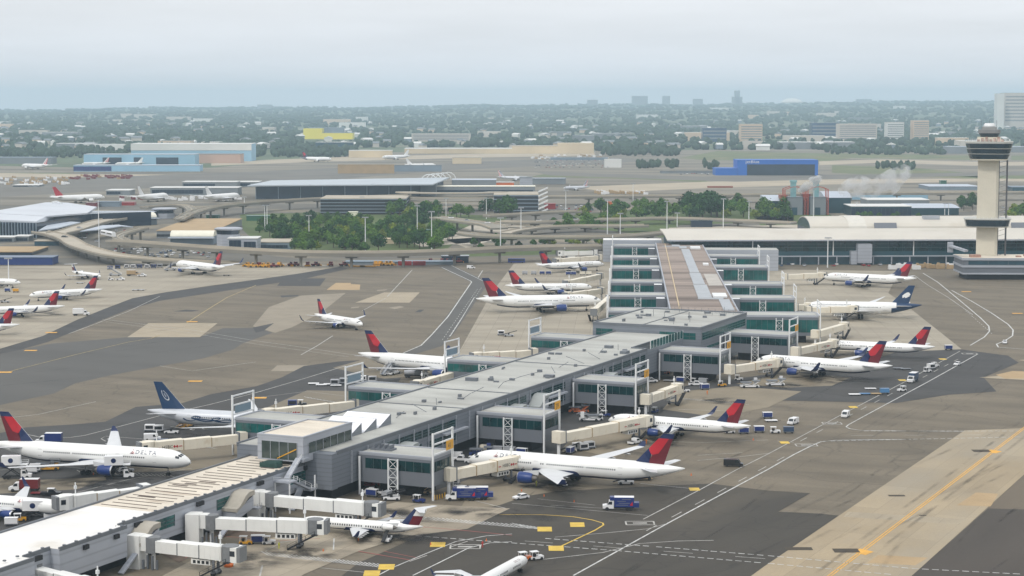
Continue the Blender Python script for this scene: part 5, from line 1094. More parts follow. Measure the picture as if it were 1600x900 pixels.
def v_truck(t, c, boxm, raised=0.0, plat=True, graphics=True):
    mb = MB(); side(mb, [(4.3, .55), (4.35, 1.3), (3.2, 1.5), (2.7, 2.5), (1.5, 2.55), (1.5, .55)], 2.2); mb.build('cab', [c], t)
    mb = MB(); side(mb, [(3.1, 1.6), (2.66, 2.36), (1.9, 2.36), (1.9, 1.6)], 2.24); mb.poly([(3.26, -.9, 1.56), (3.26, .9, 1.56), (2.78, .85, 2.42), (2.78, -.85, 2.42)]); mb.build('window', [M_veh_glass], t)
    MB().box(-3.8, 1.45, -.55, .55, .6, .95).build('chassis', [M_black], t)
    z = 1.0 + raised; mb = MB(); mb.box(-3.7, 1.35, -1.25, 1.25, z, z + 2.5, 0, 1); b = mb.build('box_body', [boxm, P_white], t)
    if graphics:
        mb = MB()
        for s in (-1, 1):
            for k, (x0, x1) in enumerate(((-2.2, .9), (-2.6, .2), (-1.6, .6), (-2.9, -.6))): mb.box(x0, x1, min(s * 1.26, s * 1.27), max(s * 1.26, s * 1.27), z + .45 + k * .5, z + .58 + k * .5)
        mb.each('side_lettering', [M_bellow], b)
        mb = MB(); 
        for s in (-1, 1): mb.poly([(-3.4, s * 1.265, z + .4), (-2.6, s * 1.265, z + .4), (-3.3, s * 1.265, z + 1.5)])
        mb.build('red_emblem', [M_reda], b)
    if raised:
        mb = MB()
        for s in (-.9, .9): mb.bar((-3.3, s, 1.0), (1.0, s, z), .22, .22); mb.bar((1.0, s, 1.0), (-3.3, s, z), .22, .22)
        mb.build('scissor_lift', [M_shadow], t)
        mb = MB(); mb.box(1.36, 3.4, -1.2, 1.2, z - .1, z + .1); rails(mb, [(1.4, -1.2, z + .1), (3.4, -1.2, z + .1)]); rails(mb, [(1.4, 1.2, z + .1), (3.4, 1.2, z + .1)]); mb.build('front_platform', [M_steel], t)
        mb = MB(); 
        for s in (-1, 1): mb.tube((-1.2, s * 1.262, z + 1.3), (-1.2, s * 1.29, z + 1.3), .7, 14)
        mb.build('round_emblem', [M_navy], b)
    elif plat: MB().box(1.36, 2.5, -1.0, 1.0, 2.65, 3.5).build('cab_top_unit', [P_blue], t); MB().box(-5.0, -3.72, -1.1, 1.1, .9, 2.1).build('tail_lift', [P_blue], t)
    wheels(t, (3.2, -2.0, -2.9), 2.3, .48)
def v_tug(t, c):
    mb = MB(); side(mb, [(1.6, .35), (1.6, 1.0), (.3, 1.1), (.2, .8), (-1.5, .85), (-1.5, .35)], 1.5); mb.build('body', [c], t)
    mb = MB(); mb.box(-.9, -.3, -.5, .5, .85, 1.5); mb.build('seat', [M_black], t)
    mb = MB()
    for x in (.2, -1.3):
        for y in (-.65, .65): mb.box(x - .04, x + .04, y - .04, y + .04, .9, 2.0)
    mb.box(-1.5, .4, -.75, .75, 2.0, 2.08); mb.build('canopy', [P_white], t); wheels(t, (1.0, -1.0), 1.5, .38)
def v_cart(t, c):
    MB().box(-1.6, 1.6, -.8, .8, .45, .6).build('deck', [M_edge], t)
    mb = MB()
    for x in (-1.55, 1.55):
        for y in (-.75, .75): mb.box(x - .04, x + .04, y - .04, y + .04, .6, 2.05)
    mb.box(-1.65, 1.65, -.85, .85, 2.05, 2.15); mb.build('canopy', [P_white if c is P_blue else c], t)
    mb = MB(); mb.box(-1.5, 1.5, -.79, -.75, .7, 2.0); mb.box(-1.58, -1.54, -.7, .7, .7, 2.0); mb.build('curtain', [c], t)
    mb = MB(); 
    for k in range(5): mb.box(-1.4 + k * .55, -.95 + k * .55, -.3, .6, .62, 1.1 + (k * 37 % 5) * .12)
    mb.build('luggage', [P_black], t); wheels(t, (1.1, -1.1), 1.5, .25, .15)
def v_dolly(t, c):
    MB().box(-1.7, 1.7, -1.2, 1.2, .4, .6).build('deck', [M_edge], t)
    mb = MB(); mb.loft([[(x, -.78, .62), (x, .78, .62), (x, 1.05, 1.1), (x, 1.05, 2.2), (x, -.78, 2.2)] for x in (-1.5, 1.5)]); mb.build('container', [c], t)
    mb = MB(); mb.box(-1.2, 1.2, -.82, -.79, .9, 1.9); mb.build('container_panel', [M_shadow], t); wheels(t, (1.2, -1.2), 2.0, .25, .15)
def v_flat(t, c):
    MB().box(-2, 2, -1.1, 1.1, .42, .58).build('deck', [c], t); wheels(t, (1.4, -1.4), 1.9, .25, .15); MB().bar((2, 0, .45), (3.2, 0, .4), .1, .1).build('drawbar', [M_black], t)
def v_belt(t, c):
    mb = MB(); side(mb, [(2.2, .4), (2.2, .95), (-2.2, .95), (-2.2, .4)], 1.7); mb.build('body', [c], t); MB().bar((-3.6, .35, .7), (3.6, .35, 2.6), .85, .22).build('conveyor', [M_black], t); MB().box(-.4, .3, -.8, -.2, .95, 1.6).build('seat', [M_black], t); wheels(t, (1.5, -1.5), 1.7, .4)
def v_loader(t, c):
    mb = MB(); mb.box(-3.6, 3.2, -1.5, 1.5, .5, .95); mb.build('body', [c], t); mb = MB(); mb.box(-3.5, .6, -1.4, 1.4, 1.9, 2.15); mb.build('rear_deck', [M_edge], t); mb = MB(); mb.box(.8, 3.6, -1.4, 1.4, 2.5, 2.7); rails(mb, [(.8, -1.4, 2.7), (3.6, -1.4, 2.7)]); mb.build('front_deck', [M_edge], t)
    mb = MB()
    for s in (-1.1, 1.1): mb.bar((-3, s, 1), (.3, s, 1.9), .2, .2); mb.bar((.3, s, 1), (-3, s, 1.9), .2, .2); mb.bar((1, s, 1), (3.2, s, 2.5), .2, .2)
    mb.build('scissor_lift', [c], t); MB().box(1.6, 2.8, 1.41, 2.3, 1.4, 3.4).build('cab', [c], t); wheels(t, (2.4, -2.4), 3.0, .5)
def v_stairs(t, c):
    mb = MB(); side(mb, [(3.6, .5), (3.6, 1.2), (2.8, 1.9), (1.9, 1.9), (1.9, .9), (-3.4, .9), (-3.4, .5)], 2.0); mb.build('body', [c], t); mb = MB(); mb.bar((-3.8, 0, .6), (2.6, 0, 4.3), 1.5, .3); mb.box(2.2, 4.2, -.8, .8, 4.1, 4.3); mb.build('stair_flight', [M_edge], t)
    mb = MB(); 
    for s in (-.8, .8): rails(mb, [(-3.8, s, .8), (2.4, s, 4.4), (4.2, s, 4.4)])
    mb.build('railing', [M_steel], t); wheels(t, (2.6, -2.2), 2.0, .42)
def v_bus(t, c):
    mb = MB(); side(mb, [(5.5, .4), (5.6, 1.4), (5.4, 3.0), (-5.5, 3.05), (-5.5, .4)], 2.5); mb.build('body', [c], t); mb = MB(); mb.box(-5.0, 5.0, -1.27, 1.27, 1.5, 2.5); mb.build('window', [M_veh_glass], t); wheels(t, (3.8, -3.4), 2.5, .5)
def v_tanker(t, c):
    mb = MB(); side(mb, [(4.6, .6), (4.6, 1.6), (4.2, 2.6), (3.0, 2.6), (3.0, .6)], 2.3); mb.build('cab', [c], t); mb = MB(); mb.tube((-4.4, 0, 1.9), (2.7, 0, 1.9), 1.05, 14); mb.build('tank', [P_silver], t); MB().box(-4.4, 2.9, -.5, .5, .6, .95).build('chassis', [M_black], t); wheels(t, (3.6, -2.6, -3.6), 2.3, .5)
def v_plow(t, c):
    mb = MB(); side(mb, [(2.6, .7), (2.6, 1.7), (1.2, 1.9), (1.0, 3.0), (-.3, 3.0), (-.4, 1.8), (-2.8, 1.8), (-2.8, .7)], 2.3); mb.build('body', [c], t); mb = MB(); side(mb, [(.95, 2.0), (.85, 2.8), (-.2, 2.8), (-.2, 2.0)], 2.34); mb.build('window', [M_veh_glass], t)
    mb = MB(); mb.loft([[(3.1 + .4 * q, -1.9, z), (3.3 + .4 * q, -1.9, z), (3.3 + .4 * q, 1.9, z), (3.1 + .4 * q, 1.9, z)] for z, q in ((.15, 1), (.6, 0), (1.2, .8))]); mb.build('blade', [P_yel], t); wheels(t, (1.7, -1.6), 2.4, .65)
VEH = dict(car=v_car, van=v_van, pickup=v_pickup, truck=v_truck, tug=v_tug, cart=v_cart, dolly=v_dolly, flat=v_flat, belt=v_belt, loader=v_loader, stairs=v_stairs, bus=v_bus, tanker=v_tanker, plow=v_plow)
VNAME = dict(car=('car', 'car'), van=('van', 'van'), pickup=('pickup_truck', 'pickup'), truck=('box_truck', 'truck'), tug=('baggage_tractor', 'tractor'), cart=('baggage_cart', 'baggage cart'), dolly=('container_dolly', 'container dolly'), flat=('flatbed_dolly', 'dolly'), belt=('belt_loader', 'belt loader'), loader=('cargo_loader', 'cargo loader'), stairs=('boarding_stairs', 'boarding stairs'), bus=('bus', 'bus'), tanker=('fuel_truck', 'tanker truck'), plow=('snow_plough', 'snow plough'))
PROTO = {}
def vehicle(kind, x, y, hd, label, c=None, group=None, **k):
    key = (kind, c.name if c else '', tuple(sorted((a, str(b)) for a, b in k.items())))
    nm, cat = VNAME[kind]
    if key not in PROTO:
        t = thing(nm, label, cat, (x, y, .04), hd, group); VEH[kind](t, c or P_white, **k); PROTO[key] = t; return t
    o = copy_tree(PROTO[key], (x, y, .04), hd, label)
    if group: o['group'] = group
    elif 'group' in o: del o['group']
    return o
AX = -A1                                  # heading square to the near axis, outward
ALONG = pi / 2 - A1                       # heading along the near axis
def V(kind, px, py, hd, label, c=None, group=None, **k):
    a = P(px, py); return vehicle(kind, a[0], a[1], hd, label, c, group, **k)
RD_ = ALONG - .12
TR = dict(boxm=P_blue)
V('truck', 968, 797, pi - .05, 'white and blue catering truck alone on the dark apron', P_white, **TR)
V('truck', 722, 782, pi + .02, 'white cabbed blue catering truck at the foot of gate wing 41', P_white, **TR)
V('truck', 741, 781, pi + .02, 'second blue box truck half behind the catering truck by gate 41', P_white, **TR)
V('car', 814, 780, ALONG + 2.6, 'white car on the stand below the nose of the largest airliner')
V('pickup', 992, 694, .9, 'white pickup by the engine of the winglet airliner')
V('van', 1146, 729, -.18, 'black van driving on the service road', P_black, L=5.6, H=2.2)
V('van', 1239, 663, ALONG + 3.0, 'white van waiting beside the baggage carts')
V('van', 1321, 652, ALONG + 3.2, 'white van driving on the edge of the service road')
V('car', 1496, 571, ALONG + 3.0, 'white car on the road beyond the dark asphalt', group=None)
V('car', 1570, 537, ALONG + 3.3, 'white car on the curved road near the right edge')
V('truck', 1426, 597, ALONG + 3.1, 'dark box truck facing the camera on the service road', P_white, boxm=P_dblue, plat=False, graphics=False)
V('tug', 1409, 612, 3.6, 'white tractor in front of the facing truck'); V('tug', 1449, 582, .6, 'white tractor on the road, between truck and carts'); V('dolly', 1455, 577, .6, 'container dolly behind the tractor on the road', P_white); V('tug', 1461, 574, .6, 'white tractor farthest along the service road line')
V('flat', 1415, 578, .1, 'flat dolly beside the tail of the blue winglet airliner', M_edge); V('flat', 1403, 577, .1, 'flat dolly nearest the tail of the blue winglet airliner', M_edge)
V('cart', 1482, 547, .05, 'lone blue baggage cart at the corner of the pale concrete', P_blue)
V('flat', 1335, 618, .05, 'white empty dolly at the head of the dolly train', P_white); V('flat', 1352, 617, .05, 'blue tarpaulin covered dolly in the middle of the train', P_cyan); V('flat', 1368, 617, .05, 'tan dolly in the train on dark asphalt', M_pale); V('cart', 1382, 616, .05, 'light blue cart at the end of the dolly train', P_cyan); V('flat', 1360, 609, 0, 'lone pale dolly above the dolly train', P_white)
V('cart', 1199, 654, .1, 'blue baggage cart, upper one behind the red fin', P_blue); V('flat', 1205, 659, .1, 'loaded flat dolly behind the red fin', P_white); V('cart', 1186, 676, .05, 'blue baggage cart beside the winglet airliner tail', P_blue); V('cart', 1162, 678, .05, 'blue baggage cart under the winglet airliner tail cone', P_blue); V('tug', 1140, 677, .05, 'white tractor towing blue carts under the tail cone')
V('cart', 1232, 677, .05, 'dark cart behind the white tractor by the van', P_dblue); V('tug', 1211, 677, .05, 'white tractor with one dark cart by the van')
V('pickup', 1087, 603, -.1, 'white pickup under gate wing 35', P_white); V('cart', 1101, 609, .3, 'small blue vehicle by the white pickup under gate wing 35', P_blue); V('tug', 1128, 604, .0, 'yellow tractor at the column of gate wing 35', P_yel); V('belt', 1068, 613, .2, 'belt loader lying beside the pickup at gate wing 35', P_white)
V('loader', 1172, 606, 0, 'white cargo loader on the open stand below gate wing 35'); V('loader', 1212, 603, 0, 'white cargo loader near the wing tip of the blue winglet airliner')
V('pickup', 1016, 598, .2, 'white pickup parked in the corner under the bend hall', P_white); V('tug', 1040, 585, 0, 'orange tractor in the shade under gate wing 35', P_orange)
V('tug', 935, 657, pi, 'white pushback tractor at the nose of the winglet airliner', P_white); V('loader', 920, 658, pi, 'white loader beside the column of gate wing 39')
V('dolly', 903, 703, .5, 'white container dolly, first of a bunch by gate wing 39', P_white); V('dolly', 911, 704, .5, 'white container dolly in the middle of the bunch by gate wing 39', P_white); V('dolly', 921, 701, .5, 'white container dolly, outermost of the bunch by gate wing 39', P_white); V('belt', 889, 707, .4, 'cream belt loader at the foot of gate frame 39', M_cream)
V('belt', 978, 757, 0, 'belt loader under the rear belly of the largest airliner', P_white); V('loader', 1000, 750, .1, 'yellowish loader under the tail of the largest airliner', M_pale)
V('van', 708, 717, 2.9, 'white van parked behind gate frame 41'); V('pickup', 722, 721, 2.9, 'white pickup by the nose of the largest airliner'); V('tug', 735, 724, 2.9, 'white tractor at the nose wheel of the largest airliner')
V('pickup', 582, 773, pi, 'small white pickup under gate wing 41'); V('belt', 612, 782, 0, 'white belt loader beside the truss of gate wing 41'); V('loader', 655, 772, 0, 'tan cargo loader in the shade under gate wing 41', M_pale); V('loader', 575, 760, 0, 'red cargo loader in the shade under gate wing 41', P_red)
V('loader', 752, 712, 0, 'blue loader in the shade under gate wing 39', P_blue); V('pickup', 755, 705, 1, 'small cream pickup under gate wing 39', M_cream)
V('loader', 905, 645, 0, 'orange loader in the shade under gate wing 37', P_orange); V('tug', 897, 688, .6, 'small white tractor by the pole of gate frame 39')
V('belt', 605, 846, ALONG + .3, 'belt loader raised to the regional jet by the boarding bridge', P_white)
V('cart', 403, 850, .05, 'blue baggage cart between the two near boarding bridges', P_blue); V('tug', 420, 851, .05, 'white tractor ahead of the blue cart between the near bridges'); V('tug', 384, 851, 0, 'yellow tractor behind the blue cart between the near bridges', P_yel)
V('cart', 240, 866, 0, 'blue cart under the nearest white boarding bridge', P_blue); V('pickup', 80, 775, 0, 'black pickup in the shade by the low wing', P_black)
V('tug', 838, 875, .45, 'white tow tractor pulling the airliner at the bottom edge'); V('tug', 820, 876, .45, 'orange tow bar dolly at the nose of the bottom edge airliner', P_orange)
# around the airliners left of the hall
V('truck', 25, 748, .1, 'raised catering truck at the rear door of the left edge airliner', P_white, boxm=P_white, raised=3.0, graphics=False); V('truck', 185, 748, .15, 'raised catering truck at the front door of the left edge airliner', P_white, boxm=P_white, raised=3.0, graphics=False)
V('cart', 50, 740, 0, 'white cart behind the engine of the left edge airliner', P_white); V('dolly', 55, 737, .1, 'white container with navy panel beside the wing of the left edge airliner', P_white); V('loader', 75, 735, .1, 'yellow loader under the wing of the left edge airliner', P_yel); V('car', 197, 738, .3, 'white car under the nose of the left edge airliner')
V('truck', 78, 694, pi, 'white and blue box truck behind the left edge airliner', P_white, boxm=P_blue, plat=False, graphics=False)
V('truck', 40, 768, pi, 'dark box truck with red load between the two left airliners', P_white, boxm=P_dred, plat=False, graphics=False); V('flat', 60, 773, 0, 'long flat dolly between the two left airliners', P_dred); V('tug', 83, 775, 0, 'yellow tractor by the low wing between the left airliners', P_yel)
V('tug', 31, 815, .2, 'yellow tractor under the engine of the raised winglet airliner', P_yel); V('truck', 60, 812, .1, 'white box truck at the door of the raised winglet airliner', P_white, boxm=P_white, raised=1.5, graphics=False); V('cart', 18, 822, .1, 'white cart low in the left corner beside the low wing', P_white)
V('van', 238, 688, .2, 'white van towing toward the swirl airliner'); V('flat', 252, 689, .05, 'dark flat dolly behind the white van near the swirl airliner', P_dblue); V('dolly', 234, 674, 0, 'white container dolly with orange top behind the swirl airliner', P_white); V('dolly', 248, 675, 0, 'white container dolly under the wing of the swirl airliner', P_white); V('belt', 268, 678, 0, 'white belt loader under the wing of the swirl airliner'); V('loader', 290, 668, 1.2, 'yellow and white loader under the ribbon of the swirl airliner', P_yel)
for k, (x, y) in enumerate(((490, 601), (502, 603), (514, 602), (525, 604))): V('flat', x, y, .05, ['first', 'second', 'third', 'last'][k] + ' white dolly of the row left of the gate frame', P_white)
V('dolly', 523, 602, 0, 'grey container left of the inner gate frame', P_silver); V('dolly', 537, 600, 0, 'grey container touching the inner gate frame', P_silver); V('dolly', 566, 596, 0, 'dark fronted container right of the inner gate frame', P_white); V('dolly', 582, 597, 0, 'white container with dark panel right of the inner gate frame', P_white); V('dolly', 457, 635, .05, 'navy container beyond the lettered bridge', P_blue); V('tug', 472, 634, .05, 'dark tractor beside the navy container', P_black); V('dolly', 560, 600, 0, 'small white container against the gate frame pole', P_white)
V('loader', 614, 585, 1.1, 'white cargo loader at the open door of the inner stand airliner'); V('stairs', 605, 586, 1.1, 'white stairs beside the open door of the inner stand airliner'); V('tanker', 650, 590, 0, 'dark tanker truck beside the blue engine on the inner stand', P_white); V('tug', 668, 592, 0, 'white tractor in front of the tanker on the inner stand')
V('dolly', 783, 524, 0, 'white container with dark door on the pale inner stand', P_white); V('belt', 795, 526, 0, 'belt loader by the container on the pale inner stand', P_silver)
for k, (x, y, c) in enumerate(((820, 429, P_silver), (834, 429, P_silver), (847, 429, P_blue), (857, 429, P_blue), (888, 430, P_blue), (896, 430, P_blue), (910, 430, M_cream), (920, 430, M_cream))): V('cart', x, y, 0, ['grey cart at the left end of the cart row', 'grey cart second in the cart row', 'blue cart third in the cart row', 'blue cart fourth in the cart row', 'blue cart fifth in the cart row', 'blue cart sixth in the cart row', 'cream cart seventh in the cart row', 'cream cart at the right end of the cart row'][k] + ' between the far airliners', c, 'cart row between the far airliners')
V('bus', 807, 411, 0, 'dark blue bus parked beyond the far inner stand', P_blue); V('van', 736, 420, 0, 'small white van alone on the far inner apron')
V('truck', 126, 493, .1, 'white box truck driving on the left apron', P_white, boxm=P_white, plat=False, graphics=False); V('flat', 212, 454, 0, 'dark loaded dolly left of centre on the left apron', P_silver); V('flat', 220, 454, 0, 'second dark loaded dolly beside it on the left apron', P_silver)
V('cart', 12, 456, 0, 'navy cart near the pole on the left apron', P_blue); V('cart', 25, 457, 0, 'yellow cart near the pole on the left apron', P_yel); V('belt', 8, 473, .1, 'dark belt loader between two red fins on the left apron', P_silver); V('belt', 8, 447, .1, 'grey belt loader under the nose at the left edge', P_silver)
for k, (x, y, kd, c) in enumerate(((172, 421, 'dolly', P_blue), (184, 420, 'dolly', P_blue), (198, 419, 'dolly', P_white), (208, 419, 'dolly', P_white), (218, 419, 'dolly', P_blue), (230, 419, 'dolly', P_white), (240, 419, 'dolly', P_blue), (250, 418, 'dolly', P_silver))): V(kd, x, y, 0, 'parked container in the blue and white row beyond the left apron', c, 'containers beyond the left apron')
V('stairs', 180, 431, pi, 'grey boarding stairs standing alone on the left apron', P_silver); V('truck', 208, 431, 0, 'tan flat truck by the stairs on the left apron', M_pale, boxm=M_pale, plat=False, graphics=False); V('pickup', 222, 432, 0, 'white pickup beside the tan truck on the left apron'); V('tug', 173, 438, 0, 'white tractor near the fin tip on the left apron'); V('pickup', 188, 438, 0, 'white pickup near the stairs on the left apron'); V('flat', 125, 443, 0, 'long dark dolly below the small regional jet', P_silver); V('stairs', 266, 423, .6, 'boarding stairs at the door of the wide bodied airliner', P_silver); V('flat', 354, 431, 0, 'dark loose dolly below the wide bodied airliner', P_black)
rr_ = random.Random(11)
for k, x in enumerate((388, 396, 404, 412, 420, 428, 436)): V('plow', x, 417 + (k % 2), rr_.uniform(0, 6), 'yellow snow plough in the row along the ring road', P_yel if k % 3 < 2 else P_dred, 'snow ploughs parked along the ring road')
for k, x in enumerate((456, 463, 481, 493, 517, 537)): V('plow', x, 416, rr_.uniform(0, 6), 'maroon snow plough in the row along the ring road', P_dred, 'maroon snow ploughs along the ring road')
for k, x in enumerate((587, 595, 603, 610)): V('plow', x, 415, rr_.uniform(0, 6), 'yellow snow plough in front of the grey stockpile', P_yel, 'ploughs in front of the grey stockpile')
for k, x in enumerate((672, 692, 700, 708, 716)): V('plow', x, 411, rr_.uniform(0, 6), 'maroon plough right of the red containers', P_dred, 'ploughs right of the red containers')
for k, (x0, x1) in enumerate(((622, 643), (645, 665))):
    a, b = P(x0, 415), P(x1, 415); mb = MB(); w = b[0] - a[0]; mb.box(0, w, 0, 2.5, .15, 2.8)
    for q in range(int(w / .8)): mb.box(q * .8, q * .8 + .3, -.06, 0, .2, 2.7)
    o = mb.build('shipping_container', [P_red]); tag(o, ['red shipping container, left of the pair by the ring road', 'red shipping container, right of the pair by the ring road'][k], 'container'); o.location = (a[0], a[1], .02)
for k, x in enumerate((558, 575)):
    o = MB().box(-5, 5, -.6, .6, 0, .9).build('yellow_barrier', [P_yel]); a = P(x, 417); tag(o, ['long yellow plough blade lying left of the stockpile', 'long yellow plough blade lying nearest the stockpile'][k], 'plough blade'); o.location = (a[0], a[1], .02)
cone = MB().loft([[(r * cos(2 * pi * k / 12), r * sin(2 * pi * k / 12), z) for k in range(12)] for r, z in ((1.0, 0), (1.15, .6), (.7, 1.5), (.2, 1.9))]).build('orange_bundle', [P_orange]); tag(cone, 'orange bundle on the ground under the nearest bridge cab', 'bundle'); cone.location = P(357, 886)
# ---------------------------------------------------------------- a ground worker
def person(px, py, label, shirt, hd=0.5):
    me = bpy.data.meshes.new('person'); J = [(0, 0, .95), (0, 0, 1.2), (0, 0, 1.42), (0, 0, 1.52), (0, .02, 1.66), (.1, 0, .9), (.12, .05, .5), (.13, 0, .06), (-.1, 0, .9), (-.12, -.05, .5), (-.13, 0, .06), (.2, 0, 1.38), (.27, 0, 1.1), (.26, .08, .86), (-.2, 0, 1.38), (-.27, 0, 1.1), (-.26, .1, .88)]
    E_ = [(0, 1), (1, 2), (2, 3), (3, 4), (0, 5), (5, 6), (6, 7), (0, 8), (8, 9), (9, 10), (2, 11), (11, 12), (12, 13), (2, 14), (14, 15), (15, 16)]
    me.from_pydata(J, E_, []); o = bpy.data.objects.new('person', me); COL.objects.link(o); o.modifiers.new('skin', 'SKIN'); me.skin_vertices.new() if not me.skin_vertices else None
    rad = [.15, .15, .15, .06, .11, .1, .075, .055, .1, .075, .055, .07, .05, .04, .07, .05, .04]
    for v, r in zip(me.skin_vertices[0].data, rad): v.radius = (r, r)
    me.skin_vertices[0].data[0].use_root = True; o.modifiers.new('smooth', 'SUBSURF').render_levels = 1
    me.materials.append(shirt); o.location = P(px, py); o.rotation_euler = (0, 0, hd); return tag(o, label, 'person')
person(754, 856, 'worker in red vest standing on the dark apron', paint('red_vest', (.5, .05, .04)))
# clutter of equipment round the gates
r4 = random.Random(21)
for u, nm in ((8, 'the nearest gate wing'), (81, 'the gate wing behind the largest airliner'), (156, 'the gate wing before the bend'), (240, 'the gate wing touching the bend hall')):
    for k in range(9):
        kd, c = r4.choice((('cart', P_blue), ('cart', P_silver), ('flat', P_silver), ('dolly', P_white), ('belt', P_white), ('tug', P_white), ('tug', P_blue)))
        v_, u_ = r4.uniform(3, 21), u + r4.uniform(14.5, 21) if k % 2 else u + r4.uniform(-4.5, -1.8)
        if k == 8: v_ = r4.uniform(24, 31); u_ = u + r4.uniform(2, 12)
        xy = UV(v_, u_); col = {P_blue.name: 'blue', P_silver.name: 'grey', P_white.name: 'white'}[c.name]
        vehicle(kd, xy[0], xy[1], AX + r4.choice((0, 0, pi / 2, .2)), col + ' ' + VNAME[kd][1] + (' beside ' if k % 2 == 0 else ' behind ') + nm, c, col + ' ' + VNAME[kd][1] + 's' + (' beside ' if k % 2 == 0 else ' behind ') + nm)
for px, py, lab, c in ((560, 846, 'worker in orange vest by the tail of the regional jet', 'o'), (436, 858, 'worker in yellow vest near the blue cart by the low wing', 'y'), (838, 760, 'worker in yellow vest under the wing of the largest airliner', 'y'), (1010, 694, 'worker in orange vest near the winglet airliner engine', 'o'), (330, 742, 'worker in yellow vest at the nose of the left edge airliner', 'y'), (1105, 617, 'worker in orange vest on the stand by gate wing 35', 'o'), (600, 604, 'worker in yellow vest near the white container on the inner stand', 'y')):
    person(px, py, lab, MATS.get('vest_' + c) or mat('vest_' + c, (.6, .16, .02) if c == 'o' else (.5, .5, .04), .6), rnd.uniform(0, 6))
# cones, bollards, barrels near the gates
M_bol = mat('yellow_bollard', (.6, .34, .03), .6)
bp = None
for k, (x, y) in enumerate(((519, 771), (525, 771), (541, 769), (546, 769), (679, 781), (683, 781), (687, 780), (691, 779), (695, 777))):
    a = P(x, y)
    if bp is None: bp = MB().tube((0, 0, 0), (0, 0, 1.3), .16, 8).build('bollard', [M_bol]); tag(bp, '', 'bollard', 'yellow bollards around gate wing 41'); o = bp
    else: o = bp.copy(); COL.objects.link(o)
    o.location = a; o['label'] = 'yellow bollard by the outer columns of gate wing 41' if k > 3 else 'yellow bollard by the inner column of gate wing 41'; o['group'] = 'bollards at the outer columns of gate 41' if k > 3 else 'bollards at the inner column of gate 41'
cn = None
for k, (x, y) in enumerate(((505, 862), (146, 742), (760, 846), (815, 768), (1080, 743), (1177, 688), (850, 776), (897, 785), (673, 852))):
    a = P(x, y)
    if cn is None: cn = MB().tube((0, 0, .04), (0, 0, .75), .22, 8, 0, .04).box(-.28, .28, -.28, .28, 0, .04).build('traffic_cone', [P_orange]); tag(cn, 'orange traffic cone standing on the open apron', 'traffic cone', 'orange cones on the apron'); o = cn
    else: o = cn.copy(); COL.objects.link(o)
    o.location = a
# ---------------------------------------------------------------- landside: elevated tracks, ramps, stations, far terminals
M_deck = mat('weathered_deck_concrete', srgb(172, 163, 147), .85, var=.12, scale=.05, fine=.04)
M_deckw = mat('grey_deck_side', srgb(128, 124, 114), .85, var=.1, scale=.08)
M_road = mat('ramp_asphalt', srgb(138, 133, 122), .85, var=.12, scale=.05)
M_dkglass = mat('dark_blue_glass_front', (.014, .028, .05), .15, var=.35, scale=.06, spec=.6)
M_metalroof = mat('pale_metal_roof', srgb(180, 188, 198), .45, .2, var=.07, scale=.03)
M_vaultc = mat('cream_vault_roof', srgb(226, 222, 204), .5, var=.05)
M_greyb = mat('blue_grey_wall', srgb(120, 134, 146), .6, var=.1, scale=.05)
M_tealw = mat('dark_teal_metal_wall', (.012, .05, .065), .4, .2, var=.12, scale=.05)
M_greyw = mat('mid_grey_wall', srgb(122, 128, 132), .7, var=.1, scale=.05)
M_beige = mat('beige_wall', srgb(206, 190, 160), .8, var=.1, scale=.02)
M_bluew = mat('pale_blue_hangar_wall', srgb(146, 184, 206), .6, var=.08, scale=.02)
M_whiter = mat('white_flat_roof', srgb(214, 214, 210), .7, var=.06, scale=.02)
M_brick = mat('red_brick_wall', srgb(150, 96, 78), .85, var=.1, scale=.2)
def elevated(name, label, cat, pts, h, w, pier=28, mats=None, thick=1.4, par=.9, n=8, two=False, group=None):
    """a raised deck on piers; pts are surveyed pixels of its top edge"""
    hs = h if isinstance(h, (list, tuple)) else [h] * len(pts)
    c = smooth_line([P(x, y, q) for (x, y), q in zip(pts, hs)], n); o = c[0]
    t = thing(name, label, cat, (o[0], o[1], 0), 0, group); L = [(a - o[0], b - o[1], z) for a, b, z in c]
    MB().ribbon(L, w, -thick, 0, 0, 1).build('deck', mats or [M_deckw, M_road], t)
    for s in (-1, 1):
        e = []
        for k in range(len(L)):
            a = Vector(L[max(0, k - 1)][:2]); b = Vector(L[min(len(L) - 1, k + 1)][:2]); d = (b - a).normalized(); e.append((L[k][0] - s * d.y * (w / 2 - .15), L[k][1] + s * d.x * (w / 2 - .15), L[k][2]))
        MB().ribbon(e, .3, .005, par).build('parapet', [M_deck], t)
    if two:
        MB().ribbon(L, .8, .01, .5).build('track_rail', [M_deck], t)
    acc = 0; i = 0
    for a, b in zip(L[:-1], L[1:]):
        acc += (Vector(b) - Vector(a)).length
        if acc > pier and b[2] > 3:
            acc = 0; mb = MB(); mb.tube((b[0], b[1], 0), (b[0], b[1], b[2] - thick - 1), .95, 8); mb.box(b[0] - min(w * .4, 4), b[0] + min(w * .4, 4), b[1] - .9, b[1] + .9, b[2] - thick - 1.2, b[2] - thick - .02); mb.build('pier', [M_deckw], t)
    return t
elevated('rail_viaduct', 'long beige rail viaduct sweeping along the edge of the apron', 'viaduct', [(170, 377), (205, 378), (260, 382), (330, 387), (400, 391), (470, 394), (560, 395), (640, 394), (720, 391), (800, 387), (870, 385), (938, 384)], 9.5, 9.5, 32, two=True, thick=2.2, par=1.1)
elevated('rail_viaduct', 'rail viaduct spur curling past the white train toward the first station', 'viaduct', [(196, 377), (184, 371), (190, 366), (206, 361), (225, 356)], 9, 8, 24, two=True)
elevated('rail_viaduct', 'looping pale rail viaduct behind the tan parking deck', 'viaduct', [(225, 324), (262, 321), (286, 321), (297, 325), (300, 331), (290, 337), (280, 342)], 9, 9, 24, two=True)
